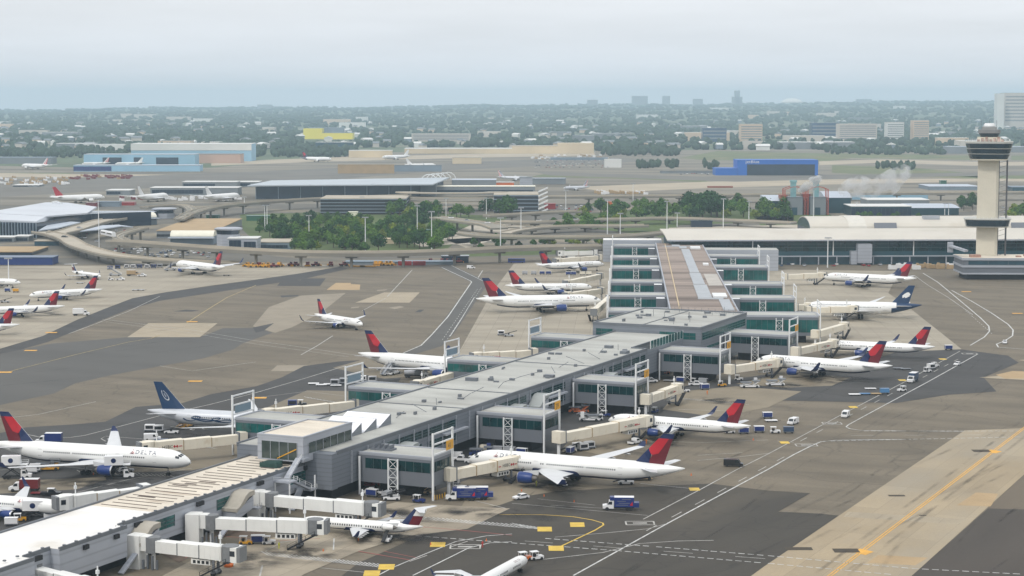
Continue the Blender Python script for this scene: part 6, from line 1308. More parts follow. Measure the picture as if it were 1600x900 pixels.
elevated('rail_viaduct', 'rail viaduct rising from the loop to the front of the dark glass terminal', 'viaduct', [(290, 336), (318, 327), (350, 321), (400, 316), (460, 312), (520, 309), (600, 306), (640, 305)], 9.5, 10, 34, two=True, thick=2)
elevated('road_viaduct', 'long grey road viaduct far behind the trees on the right', 'viaduct', [(846, 307), (920, 306.5), (1000, 306), (1100, 305), (1200, 303.5), (1330, 301), (1450, 301), (1620, 300)], 8.5, 14, 45, thick=2.2)
elevated('road_ramp', 'beige curved road ramp descending past the left terminal', 'ramp', [(62, 362), (84, 366), (105, 373), (122, 383), (150, 392), (182, 399), (240, 405), (310, 409), (380, 411)], [7, 7, 7, 7, 6.5, 6, 4, 2, .5], 13, 26, [M_deckw, M_deck])
elevated('road_ramp', 'beige road in front of the left terminal doors', 'ramp', [(88, 365), (110, 360), (135, 352), (160, 345), (185, 341)], 6.8, 16, 30, [M_deckw, M_deck])
elevated('road_ramp', 'grey road ramp with dark underside nearest the inner stands', 'ramp', [(725, 364), (745, 367), (785, 369), (850, 370), (920, 370), (985, 368), (1050, 362)], 8.5, 12, 24)
elevated('road_ramp', 'curved road ramp carrying white cars at the right end of the grove', 'ramp', [(676, 339), (700, 342), (730, 346), (762, 350), (780, 356)], [8, 8, 8, 7, 5], 16, 22)
elevated('road_ramp', 'narrow straight ramp crossing above the others by the garage', 'ramp', [(760, 337), (800, 335), (850, 332), (905, 330)], 9, 10, 26)
elevated('road_ramp', 'pale ramp bending through the lawns toward the headhouse', 'ramp', [(790, 364), (815, 359), (850, 355), (900, 353), (960, 353), (1010, 352)], 5, 11, 26, [M_deckw, M_deck])
elevated('road_ramp', 'flat grey ramp behind the pale bending one', 'ramp', [(778, 346), (830, 347), (870, 346), (920, 343), (985, 342), (1060, 341), (1240, 348)], 5, 12, 30)
sheet('landside_roads', [[(690, 372), (735, 352), (800, 350), (830, 356), (790, 362), (760, 378), (730, 388)], [(1045, 356), (1200, 352), (1320, 350), (1320, 356), (1200, 360), (1045, 364)], [(640, 378), (760, 370), (790, 374), (660, 386)]], M_deck, .05)
MATS['pale_road'] = M_deck
def blk(label, x0, x1, yb, yt, depth, mw, mr=None, bands=(), name='building', cat='building', rz=0.0, group=None, D=None, base=None):
    if D: y = D; zb = base if base is not None else ridge(xat((x0 + x1) / 2, D), D) - 1.5
    else: y = P(x0, yb)[1]; zb = 0
    xa, xb = xat(x0, y, zb), xat(x1, y, zb); w, H = xb - xa, hz(yt, y) - zb
    t = thing(name, label, cat, (xa, y, zb), rz, group)
    MB().box(0, w, 0, depth, 0, H - .5).build('wall', [mw], t); MB().box(-.4, w + .4, -.4, depth + .4, H - .499, H).build('roof', [mr or mw], t)
    for k, (u0, u1, z0, z1, m) in enumerate(bands):
        mb = MB(); win(mb, 'x', u0 * w, u1 * w, 0, z0 * H, z1 * H, max(3, w * (u1 - u0) / 14), -.2); mb.build('window_band', [m, M_mull], t)
    return t, w, H
# white train on the spur
a = P(178, 371, 9.1); tr = thing('airport_train', 'white two car airport train at the bend of the viaduct', 'train', a, R(118))
for k in (0, 1):
    mb = MB(); mb.loft([[(x, y, z) for y, z in ((-1.4, .5), (1.4, .5), (1.45, 2.6), (.9, 3.7), (-.9, 3.7), (-1.45, 2.6))] for x in (k * 15, k * 15 + 14)]); cr = mb.build('carriage', [P_white], tr); mb = MB(); mb.box(k * 15 + 1, k * 15 + 13, -1.47, 1.47, 1.9, 2.8); mb.build('window', [M_veh_glass], cr)
# left terminal with swept roof
t1 = thing('swept_roof_terminal', 'left terminal with big swept pale metal roof, arch and dark ribbed glass', 'building', (0, 0, 0), 0)
def roofpoly(pts, h): return [P(x, y, q)[:3] for (x, y), q in zip(pts, h)]
def slab(mb, q, th, m=0):
    n = len(q); i = len(mb.v); mb.v += [tuple(p) for p in q] + [(a, b, c - th) for a, b, c in q]
    mb.f.append(tuple(range(i, i + n))); mb.m.append(m); mb.f.append(tuple(range(i + n, i + 2 * n))[::-1]); mb.m.append(m)
    for k in range(n): mb.f.append((i + k, i + (k + 1) % n, i + n + (k + 1) % n, i + n + k)); mb.m.append(m)
mb = MB(); slab(mb, roofpoly([(-60, 343), (0, 343.5), (57, 346), (72, 338), (0, 334), (-60, 333)], [12.6, 12.6, 12.6, 15, 15.6, 15.6]), 1.0); slab(mb, roofpoly([(-60, 332.5), (0, 333.5), (72, 337.5), (110, 334.5), (136, 333), (151, 323), (105, 316.5), (72, 316), (0, 328), (-60, 330.5)], [15.6, 15.6, 15, 14, 12.6, 13, 15.5, 16.5, 15.6, 15.6]), 1.2)
slab(mb, roofpoly([(57, 346.5), (72, 338), (84, 337), (80, 342), (70, 347)], [12.5, 14.9, 13, 11, 11]), .8); mb.build('swept_roof', [mat('light_terminal_roof', srgb(196, 200, 206), .55, var=.06, scale=.03)], t1)
a, b = P(-60, 369), P(57, 372); mb = MB(); mb.prism([(a[0], a[1]), (b[0], b[1]), (b[0] + 16, b[1] + 120), (b[0] + 60, b[1] + 150), (a[0], b[1] + 160)], 0, 11.6); mb.build('wall', [M_dkglass], t1)
mb = MB()
for k in range(26): q = lerp(a, b, k / 25); mb.box(q[0] - .35, q[0] + .35, q[1] - .9, q[1] - .05, 0, 11.5)
mb.build('front_fin', [M_greyb], t1)
ac = P(88, 346); mb = MB(); p = [(ac[0] + 9 * cos(R(a_)) * 1.0, ac[1] + 6 * (1 - sin(R(a_))), 6 + 11.5 * sin(R(a_))) for a_ in range(0, 181, 15)]
for u, v_ in zip(p[:-1], p[1:]): mb.bar(u, v_, 1.3, 1.0)
mb.build('arch', [M_steel], t1)
mb = MB(); slab(mb, roofpoly([(60, 360), (90, 356), (126, 347), (110, 346), (75, 351)], [8, 8, 8, 8.5, 8.5]), .8); slab(mb, roofpoly([(125, 361), (150, 359), (190, 353), (208, 354), (185, 351), (160, 352)], [8, 8, 8, 8, 8.5, 8.5]), .7); mb.build('door_canopy', [M_metalroof], t1)
blk('dark glass link hall with pale roof right of the arch', 107, 231, 346, 334, 45, M_glassb, M_metalroof, rz=0)
blk('low white roofed block below the ribbed glass', -40, 22, 378, 370, 14, M_greyw, M_whiter, [(.05, .95, .1, .6, M_dkglass)]); blk('low white topped block beside the ribbed glass, right one', 22, 45, 377, 368.5, 14, M_greyw, M_whiter, [(.1, .9, .1, .6, M_dkglass)]); blk('blue glazed low block under the ramp', 54, 92, 384, 376, 12, M_glassb, M_deck)
blk('tan roofed low building at the left edge', -40, 50, 399, 393, 46, M_dkglass, M_pale); blk('long dark blue covered stockpile at the left edge', -60, 82, 414, 402, 16, M_blue, paint('dark_blue_cover', (.01, .05, .14)))
# white long pole, masts
def mast(px, yb, yt, label, group='tall light masts'):
    a = P(px, yb); H = hz(yt, a[1]); t = thing('light_mast', label, 'light mast', a, 0, group)
    MB().tube((0, 0, 0), (0, 0, H), .42, 6, 0, .25).build('pole', [M_steel], t)
    mb = MB(); mb.box(-2.1, 2.1, -.3, .3, H, H + .5); 
    for k in range(5): mb.box(-2.1 + k * .95, -1.5 + k * .95, -.9, -.3, H - .3, H + .4)
    mb.build('lamp_head', [P_silver], t)
for px, yb, yt, lab in ((14, 448, 404, 'light mast standing on the left apron between airliners'), (155, 387, 310, 'light mast between the left terminal and the white train'), (382, 334, 308, 'light mast at the left of the twin masts'), (414, 362, 321, 'left one of the twin masts before the grove'), (417.5, 361, 321, 'right one of the twin masts before the grove'),
    (483, 376, 337, 'mast in the left part of the grove'), (525, 327, 309, 'short mast at the left end of the garage'), (566, 334, 308, 'mast in front of the garage'), (571, 394, 340, 'mast in the middle of the grove reaching the viaduct'), (652, 366, 322, 'mast with wide head at the right part of the grove'), (674.5, 390, 331, 'tallest mast at the right end of the grove'), (697, 340, 310, 'mast before the pale spiral ramp'), (760, 342, 310, 'mast rising over the road junction'), (782, 408, 341, 'mast beyond the inner apron by the road ramp'), (814, 368, 325, 'mast before the garage corner'), (884, 334, 298, 'mast by the road viaduct, right of the garage'),
    (949, 366, 313, 'mast at the left end of the right grove'), (969, 376, 334, 'shorter mast left of the headhouse roof'), (989, 320, 287, 'mast behind the right grove, farthest of all'), (1042, 360, 315, 'mast right of the middle of the right grove'), (1058, 354, 333, 'short mast in front of the right grove'), (1130, 356, 311, 'mast at the dark crowned end of the right grove'), (1170, 348, 315, 'mast between the right grove and the power plant'), (1271, 338, 296, 'mast in front of the right grey boiler block'), (1338.5, 336, 316, 'mast right of the teal power hall'), (1476, 336, 318, 'left mast of the pair left of the tower'), (1482, 336, 318, 'right mast of the pair left of the tower'), (1586, 338, 320, 'mast right of the tower'), (1293, 418, 372, 'thin mast in front of the headhouse glass')): mast(px, yb, yt, lab)
# stations, garages
def station(label, x0, x1, yb, yt, rz):
    a = P(x0, yb); w = P(x1, yb)[0] - a[0]; H = hz(yt, a[1]); t = thing('rail_station', label, 'station', a, rz)
    MB().box(0, w, 0, 16, 0, H - 4).build('wall', [M_greyb], t); mb = MB(); win(mb, 'x', 1, w - 1, 0, 4, H - 5, 6, -.15, rows=2); mb.build('window_band', [M_dkglass, M_mull], t); mb = MB(); mb.box(-1, w + 1, -4, 0, H - 5.2, H - 4.4); mb.build('platform_canopy', [M_metalroof], t)
    mb = MB(); vault(mb, 0, w, 7, H - 4, 4); mb.build('vault_roof', [M_vaultc], t)
station('rail station with cream vaulted roof in front of the tan parking deck', 266, 334, 382, 361, R(-1)); station('smaller cream vaulted station beside the link hall', 220, 248, 352, 333, R(38))
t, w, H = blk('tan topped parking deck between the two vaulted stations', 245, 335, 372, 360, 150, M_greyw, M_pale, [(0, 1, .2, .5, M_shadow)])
def hex_tower(label, x0, x1, yb, yt):
    a = P((x0 + x1) / 2, yb); r = (P(x1, yb)[0] - P(x0, yb)[0]) / 2; H = hz(yt, a[1]); t = thing('station_tower', label, 'building', (a[0], a[1] + r, 0))
    rg = lambda q, z: [(q * cos(pi * k / 4 + .4), q * sin(pi * k / 4 + .4), z) for k in range(8)]
    MB().loft([rg(r * .85, 0), rg(r * .85, H - 4.5)]).build('wall', [M_clad3], t); MB().loft([rg(r * .8, H - 4.5), rg(r * .85, H - 1.5)]).build('glazed_ring', [M_dkglass], t); MB().loft([rg(r, H - 1.5), rg(r * 1.05, H - .6), rg(r * .9, H)]).build('flat_roof', [M_clad3], t)
hex_tower('grey polygonal lift tower with overhanging roof by the vaulted station', 332, 376, 392, 357); hex_tower('grey polygonal lift tower behind the smaller vaulted station', 234, 273, 342, 326)
blk('dark windowed grey block between the lift tower and the grove', 356, 402, 394, 372, 20, M_clad3, M_whiter, [(.05, .45, .1, .85, M_dkglass), (.55, .95, .1, .75, M_dkglass)]); blk('low pale roofed block running into the grove', 402, 452, 390, 378, 34, M_greyb, M_deck, [(.05, .95, .2, .6, M_dkglass)])
blk('grey blue low building behind the loop viaduct', 300, 350, 353, 346, 30, M_greyb, M_greyw)
t8 = thing('glass_terminal', 'wide dark glass terminal with long pale sloping roof beyond the grove', 'building', (0, 0, 0))
a, b = P(400, 311), P(642, 309); mb = MB(); H = 20; mb.prism([(a[0], a[1]), (b[0], b[1]), (b[0] + 30, b[1] + 150), (a[0] + 40, a[1] + 150)], 0, hz(291, a[1]) - .5); mb.build('wall', [M_dkglass], t8)
mb = MB()
for k in range(8): q = lerp(a, b, k / 7); mb.box(q[0] - .3, q[0] + .3, q[1] - .8, q[1] - .05, 0, hz(292, a[1]))
mb.build('front_fin', [M_greyb], t8)
ha = hz(289, a[1]); Y8 = a[1] + 190; hb = hz(278.5, Y8); q8 = [(a[0] - 8, a[1] - 8, ha), (b[0] + 24, b[1] - 8, ha), (xat(702, Y8, hb), Y8, hb + 1), (xat(424, Y8, hb), Y8, hb - 2.5)]
mb = MB(); slab(mb, q8, 1.2); mb.build('sloping_roof', [mat('grey_terminal_roof', srgb(176, 184, 190), .5, .1, var=.06, scale=.03)], t8)
mb = MB()
for k in (3, 6): p0, p1 = lerp(q8[0], q8[1], k / 9), lerp(q8[3], q8[2], k / 9); mb.bar((p0[0], p0[1], p0[2] + .1), (p1[0], p1[1], p1[2] + .1), .8, .25)
mb.each('roof_seam', [M_clad3], t8)
c = P(686, 300); mb = MB()
for k in range(5): p_ = [(c[0] - 12 + k * 5 + 9 * cos(R(q)), c[1] + 10 + k * 16, 12 + 8 * sin(R(q))) for q in range(0, 181, 20)]; [mb.bar(u, v_, 2.4, .8) for u, v_ in zip(p_[:-1], p_[1:])]
mb.build('roof_arch', [M_steel], t8)
blk('grey blank block at the right end of the glass terminal', 641, 681, 306, 288, 60, M_greyw, M_greyb); blk('low pale hall with white canopy right of the glass terminal', 680, 836, 304, 291, 26, M_greyw, M_vaultc, [(.02, .98, .1, .55, M_dkglass)]); blk('pale grey pier hall behind the white canopy', 706, 775, 296, 281, 40, M_greyw, M_metalroof); blk('orange sided shed beside the pier hall', 770, 803, 293, 284.5, 12, P_orange, M_whiter); blk('dark flat pier building by the flag finned airliner', 830, 884, 288, 279, 30, M_greyw, M_dkglass); blk('pale boxy block by the flag finned airliner', 812, 832, 300, 277, 20, M_clad3, M_greyw)
def garage(label, x0, x1, yb, yt, depth, n):
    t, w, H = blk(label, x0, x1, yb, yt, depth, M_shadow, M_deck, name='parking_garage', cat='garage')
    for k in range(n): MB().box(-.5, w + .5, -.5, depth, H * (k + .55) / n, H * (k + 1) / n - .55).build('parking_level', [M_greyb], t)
    return t
garage('long blue grey parking garage in front of the glass terminal', 501, 634, 335, 310, 60, 5); garage('parking garage with diagonal stair at its right corner', 772, 841, 333, 304, 60, 5)
sp = thing('spiral_ramp', 'pale curved garage ramp decks between the two garages', 'ramp', P(705, 330))
for k in range(4):
    n_ = 14; r0, r1 = 34, 22; z = 4 + k * 4.2
    mb = MB(); mb.loft([[(r * cos(pi * (q / n_) - pi) * 1.6, r * .8 * sin(pi * (q / n_) - pi) + 20, zq) for q in range(n_ + 1)] for r, zq in ((r0, z), (r0, z + 1.2), (r1, z + 1.2), (r1, z))], closed=False); mb.build('ramp_deck', [M_deck], sp)
mb = MB(); a = P(841, 333); s_ = 8
for k in range(6): mb.bar((a[0], a[1] - 1, k * 4), (a[0] + 9, a[1] - 1, k * 4 + 4), 2, 1.3)
o = mb.build('zigzag_stair', [M_steel]); tag(o, 'white zigzag stair on the corner of the right garage', 'stair')
for x0, x1, yb, yt, lab in ((235, 372, 305, 293, 'long dark windowed pier behind the three parked airliners'), (166, 203, 305, 297, 'short dark windowed pier left of the long one'), (285, 370, 294, 284, 'pale second row of the far left terminal pier'), (372, 404, 292, 284, 'pale block joining the left pier to the glass terminal'), (20, 60, 292, 289, 'tiny pale shed on the far left taxiway')): blk(lab, x0, x1, yb, yt, 30, M_greyw, M_whiter, [(.02, .6, .2, .7, M_dkglass)])
for x0, x1, yb, yt, lab, m in ((134, 152, 324, 317, 'red and navy trailer before the left pier', P_dred), (187, 210, 321, 316, 'red trailer before the left pier', P_red), (150, 187, 323, 315, 'pale grey shed between the two red trailers', M_greyb), (851, 868, 327, 318, 'red tent roof in the lot right of the garage', P_red), (938, 957, 320, 315, 'orange tent roof half behind the right grove', P_orange), (700, 724, 330, 322, 'green sign gantry at the spiral ramp', P_green), (385, 425, 345, 337, 'green road sign gantry by the twin masts', P_green), (322, 341, 341, 336, 'small green road sign by the parking deck', P_green), (663, 692, 364, 359, 'green road sign at the grove edge', P_green), (598, 622, 381, 373, 'pink fronted house inside the grove', M_beige), (544, 558, 337, 331, 'cream hut before the garage', M_vaultc), (1470, 1479, 288, 282, 'green square sign near the tower', P_green), (540, 710, 413.5, 408.5, 'low grey shed behind the red containers', M_greyb), (690, 732, 411, 400, 'dark shed under the viaduct', M_dkglass), (1080, 1113, 355, 345, 'dark solar panel rack by the headhouse', M_dkglass)): blk(lab, x0, x1, yb, yt, 10, m, None)
# power plant
pw = P(1228, 336); pz = lambda py: hz(py, pw[1])
for k, (x0, x1, xs) in enumerate(((1230, 1254, 1240.5), (1266, 1290, 1276))):
    t, w, H = blk(['left boiler block of the power plant with steel stack and red frame', 'right boiler block of the power plant with steel stack and red frame'][k], x0, x1, 336, 308, 16, M_greyw, M_clad2, name='boiler_house', cat='power plant'); xc = xat(xs, pw[1]) - t.location.x
    mb = MB(); mb.box(xc - 2.4, xc + 2.4, 4, 9, H, pz(282) - 2); mb.box(xc - 3, xc + 3, 3.4, 9.6, pz(282) - 2, pz(282)); mb.build('smoke_stack', [mat('pale_teal_stack', srgb(130, 172, 176), .5, .1, var=.06) if k == 0 else MATS['pale_teal_stack']], t)
    mb = MB()
    for x in (-2.2, w + 2.2):
        for y in (0, 8, 16): mb.box(x - .35, x + .35, y - .35, y + .35, 0, H + 7)
        for q in range(5): z0 = q * H / 5; mb.bar((x, 0, z0), (x, 16, z0 + H / 5), .4, .4); mb.bar((x, 16, z0), (x, 0, z0 + H / 5), .4, .4)
    for y in (0, 16):
        for q in range(5): u0 = -2.2 + (w + 4.4) * q / 5; u1 = -2.2 + (w + 4.4) * (q + 1) / 5; mb.bar((u0, y, H + 7 + 2.5 * sin(pi * q / 5)), (u1, y, H + 7 + 2.5 * sin(pi * (q + 1) / 5)), .6, .6)
    mb.build('red_frame', [paint('salmon_red_steel', (.42, .09, .05)) if k == 0 else MATS['salmon_red_steel']], t)
    mb = MB(); mb.box(w * .3, w * .65, -.3, -.02, 0, 7); mb.build('door', [M_glassb], t)
    blk(['red brick plant wing left of the boilers', 'dark red plant wing between the boilers'][k], (1219, 1254)[k], (1230, 1266)[k], 335, (305, 303)[k], 14, [M_brick, P_dred][k], None)
def arched(label, x0, x1, yb, yt, depth):
    t, w, H = blk(label, x0, x1, yb, yt, depth, M_tealw, M_tealw); mb = MB(); h2 = H * .32
    mb.loft([[(x, depth * q, H + h2 * sin(pi * .5 * min(1, q * 1.3))) for q in (0, .15, .3, .5, .75, 1)] + [(x, depth, H - .2), (x, 0, H - .2)] for x in (-1.2, w + 1.2)]); mb.build('curved_roof', [M_metalroof], t)
arched('teal power hall with curved white roof right of the boilers', 1290, 1329, 333, 309, 34); arched('teal power hall with curved white roof left of the boilers', 1197, 1222, 335, 314, 34)
arched('low teal hall with white roof near the tower', 1424, 1498, 336, 325, 40); blk('long dark glazed low building right of the power plant', 1330, 1424, 338, 322, 40, M_tealw, M_whiter, [(.0, 1, .1, .8, M_dkglass)]); blk('pale grey roofed shed behind the dark glazed building', 1356, 1452, 326, 312, 40, M_greyw, M_whiter); blk('pale blue long shed in the steam', 1330, 1450, 312, 303, 20, M_bluew, M_greyb); blk('blue grey glazed shed right of the tower', 1582, 1640, 301, 292, 30, M_glassb, M_greyb); blk('pale slanted roof shed left of the tower', 1452, 1530, 297, 291, 60, M_greyb, M_metalroof)
# steam
def steam(label, pts, dens):
    y0 = 1640; mb = MB(); o0 = None
    for px, py, r in pts:
        x, z = xat(px, y0, 20), hz(py, y0); n = 12; o0 = o0 or (x, y0, z); kk = rnd.random() * 6
        for j in range(1): mb.loft([[(x - o0[0] + r * sin(pi * (j + .02) / 8.04) * cos(2 * pi * k / n) * (1 + .2 * sin(3 * k + kk)), r * .8 * sin(pi * (j + .02) / 8.04) * sin(2 * pi * k / n), z - o0[2] - r * .75 * cos(pi * (j + .02) / 8.04) * (1 + .15 * sin(2 * k + kk))) for k in range(n)] for j in range(9)])
    m = bpy.data.materials.new('steam'); m.use_nodes = True; tt = m.node_tree; tt.nodes.clear(); o_ = tt.nodes.new('ShaderNodeOutputMaterial'); v_ = tt.nodes.new('ShaderNodeVolumePrincipled'); v_.inputs['Color'].default_value = (.98, .98, .98, 1); v_.inputs['Anisotropy'].default_value = .2
    g_ = tt.nodes.new('ShaderNodeNewGeometry'); n_ = tt.nodes.new('ShaderNodeTexNoise'); n_.inputs['Scale'].default_value = .12; n_.inputs['Detail'].default_value = 5; r_ = tt.nodes.new('ShaderNodeMapRange'); r_.inputs[1].default_value = .42; r_.inputs[2].default_value = .68; r_.inputs[3].default_value = 0; r_.inputs[4].default_value = dens
    tt.links.new(g_.outputs['Position'], n_.inputs['Vector']); tt.links.new(n_.outputs[0], r_.inputs[0]); tt.links.new(r_.outputs[0], v_.inputs['Density']); tt.links.new(v_.outputs[0], o_.inputs['Volume'])
    o = mb.build('steam', [m], None, True); rm = o.modifiers.new('merge', 'REMESH'); rm.mode = 'VOXEL'; rm.voxel_size = 1.2 if dens > .3 else 2.0; o.location = o0; o['kind'] = 'stuff'; o['label'] = label; o['category'] = 'steam'
steam('thin white steam puff beside the left stack', [(1252, 297, 3.4), (1256, 294, 4), (1260, 291, 4.4), (1265, 288, 5.2), (1269, 284, 5.5), (1279, 279, 4)], .9)
steam('broad white steam cloud over the pale sheds', [(1322, 297, 8), (1332, 293, 11), (1342, 291, 12), (1352, 296, 11), (1362, 297, 9), (1378, 293, 9), (1386, 285, 11), (1394, 279, 11), (1404, 273, 9), (1390, 291, 10), (1412, 268, 8)], .2)
# ---------------------------------------------------------------- trees
def leafy(col): return mat('foliage_%d' % len(MATS), col, .9, var=.45, scale=.22, fine=.3, spec=.2)
LEAF = [leafy(srgb(78, 108, 38)), leafy(srgb(60, 92, 36)), leafy(srgb(108, 122, 40)), leafy(srgb(46, 78, 38))]
M_bark = mat('bark', srgb(86, 74, 60), .9)
def make_tree(seed, h, r, m):
    q = random.Random(seed); t = thing('tree', 'tree', 'tree')
    mb = MB(); mb.tube((0, 0, 0), (0, 0, h * .55), .42, 6, 0, .2)
    lobes = [(0, 0, h * .68, r * .75, h * .28)] + [(r * .6 * cos(a), r * .6 * sin(a), h * q.uniform(.42, .68), r * q.uniform(.4, .58), h * q.uniform(.17, .26)) for a in [2 * pi * k / 6 + q.uniform(-.4, .4) for k in range(6)]] + [(q.uniform(-.3, .3) * r, q.uniform(-.3, .3) * r, h * .86, r * .4, h * .15)]
    for l in lobes[1:5]: mb.tube((0, 0, h * .3), (l[0] * .8, l[1] * .8, l[2]), .2, 5, 0, .07)
    mb.build('trunk', [M_bark], t); mb = MB()
    for x, y, z, rx, rz in lobes:
        for k in range(int(95 * (rx / r) ** 1.2) + 22):
            d = Vector((q.gauss(0, 1), q.gauss(0, 1), q.gauss(0, 1))).normalized() * q.uniform(.62, 1.06); c = Vector((x + d.x * rx, y + d.y * rx, z + d.z * rz)); s = q.uniform(.55, 1.05)
            n = (d + Vector((q.uniform(-.7, .7), q.uniform(-.7, .7), q.uniform(-.3, .9)))).normalized(); a = n.orthogonal().normalized(); b = n.cross(a); th = q.uniform(0, 6)
            u, w_ = a * cos(th) + b * sin(th), b * cos(th) - a * sin(th)
            mb.poly([c + u * s, c + w_ * s * .7 + n * .18, c - u * s * .9, c - w_ * s * .8 - n * .15])
    mb.build('crown', [m], t); return t
TREES = [make_tree(1, 12, 5.6, LEAF[0]), make_tree(2, 13.5, 5.2, LEAF[1]), make_tree(3, 10, 5.2, LEAF[2]), make_tree(4, 14, 6.2, LEAF[3]), make_tree(5, 8, 4.4, LEAF[1])]
used = set()
def tree(x, y, k, label, group, s=1.0):
    o = TREES[k]
    if k not in used: used.add(k); o.location = (x, y, 0); o.scale = (s, s, s); o['label'] = label; o['group'] = group
    else: copy_tree(o, (x, y, 0), rnd.uniform(0, 6.3), label, group, s)
def inpoly(x, y, p):
    c = False
    for i in range(len(p)):
        (a, b), (d, e) = p[i - 1], p[i]
        if (b > y) != (e > y) and x < (d - a) * (y - b) / (e - b) + a: c = not c
    return c
KIND = ['mid green round tree', 'dark green upright tree', 'yellow green spreading tree', 'tall dark spreading tree', 'low round tree']
def grove(poly, n, where, group, ks=(0, 0, 1, 1, 2, 3, 4), s0=.72, s1=1.02, mind=5.4):
    W_ = [P(x, y)[:2] for x, y in poly]; xs = [a for a, b in W_]; ys_ = [b for a, b in W_]; got = []; tries = 0
    while len(got) < n and tries < 9000:
        tries += 1; x, y = rnd.uniform(min(xs), max(xs)), rnd.uniform(min(ys_), max(ys_))
        if inpoly(x, y, W_) and all((x - a) ** 2 + (y - b) ** 2 > mind ** 2 for a, b in got):
            got.append((x, y)); k = rnd.choice(ks); tree(x, y, k, KIND[k] + ' ' + where, group, rnd.uniform(s0, s1))
grove([(440, 395), (425, 374), (388, 360), (405, 353), (450, 351), (560, 350), (650, 351), (690, 362), (716, 378), (690, 396), (560, 398)], 132, 'in the grove behind the rail viaduct', 'trees of the central grove')
grove([(900, 345), (915, 334), (960, 328), (1060, 326), (1120, 322), (1180, 328), (1235, 334), (1235, 345), (1100, 346), (960, 345)], 54, 'in the grove left of the power plant', 'trees of the right grove', s0=.85, s1=1.3)
grove([(1070, 334), (1100, 330), (1130, 332), (1130, 342), (1080, 342)], 8, 'at the tall end of the right grove', 'tall trees of the right grove', (3,), 1.4, 1.7, 9)
grove([(600, 336), (640, 330), (700, 336), (735, 338), (735, 344), (620, 342)], 17, 'in front of the left garage', 'trees before the left garage', s0=.9, s1=1.2)
grove([(752, 338), (790, 334), (800, 338), (790, 342)], 6, 'in front of the right garage', 'trees before the right garage', (1, 3), 1.0, 1.4)
grove([(860, 352), (935, 344), (985, 346), (940, 352), (935, 360), (870, 366)], 22, 'on the lawn among the road ramps', 'trees among the road ramps', (4, 4, 2, 0), .7, 1.0)
grove([(830, 384), (900, 378), (1000, 376), (1040, 374), (1040, 380), (930, 388)], 10, 'below the grey road ramp', 'trees below the grey road ramp', (4, 2), .45, .7)
grove([(720, 390), (735, 380), (850, 382), (860, 388)], 9, 'between the viaduct and the road ramp', 'bushes by the viaduct', (4, 4, 1), .5, .7)
grove([(1185, 340), (1225, 335), (1235, 342), (1200, 350)], 8, 'beside the power plant', 'trees beside the power plant', s0=.7, s1=1)
grove([(1562, 342), (1640, 332), (1640, 345), (1570, 348)], 12, 'right of the control tower', 'trees right of the control tower', s0=.9, s1=1.3)
grove([(1490, 326), (1520, 322), (1522, 332), (1495, 334)], 6, 'left of the control tower shaft', 'trees left of the control tower', (1, 3), .8, 1.1)
grove([(1340, 337), (1480, 337), (1480, 341), (1340, 341)], 8, 'along the dark glazed low building', 'small trees by the dark glazed building', (4,), .5, .8)
# ---------------------------------------------------------------- far side of the airfield
def hangar(label, x0, x1, yb, yt, depth, mw, mr, doors=()):
    t, w, H = blk(label, x0, x1, yb, yt, depth, mw, mr, name='hangar', cat='hangar')
    for u0, u1 in doors: MB().box(u0 * w, u1 * w, -.5, -.02, 0, H * .72).build('hangar_door', [M_dkglass], t)
    return t, w, H
t, w, H = hangar('biggest pale blue hangar with white upper wall on the far left', 205, 393, 252, 224.5, 60, M_bluew, M_whiter)
MB().box(-.3, w + .3, -.6, -.02, H * .62, H - .55).build('upper_wall', [M_whiter], t)
hangar('long pale blue hangar with dark doors on the far left', 131, 305, 259, 241, 40, M_bluew, M_metalroof, ((.17, .34), (.45, .52), (.65, .85)))
blk('brick pink end of the far blue hangars', 303, 376, 255, 240.5, 40, mat('pinkish_wall', srgb(186, 158, 142), .8, var=.08, scale=.02), M_greyw)
blk('low blue roofed fuel shed in front of the far hangars', 115, 312, 268, 258, 30, M_bluew, M_metalroof, [(.0, .3, .1, .8, P_blue)])
t, w, H = hangar('royal blue airline hangar with pale wordmark', 1152, 1278, 274, 250, 50, mat('royal_blue_hangar', (.01, .12, .48), .5, var=.06, scale=.02), MATS['royal_blue_hangar'], ((.12, .96),))
mb = MB(); put_text(mb, 'jetBlue', lambda a, b: (w * .10 + a * 7, -.3, H * .80 + b * 6)); mb.build('wordmark', [P_white], t)
hangar('lower royal blue annex left of the blue hangar', 1118, 1153, 274, 263, 40, MATS['royal_blue_hangar'], MATS['royal_blue_hangar'])
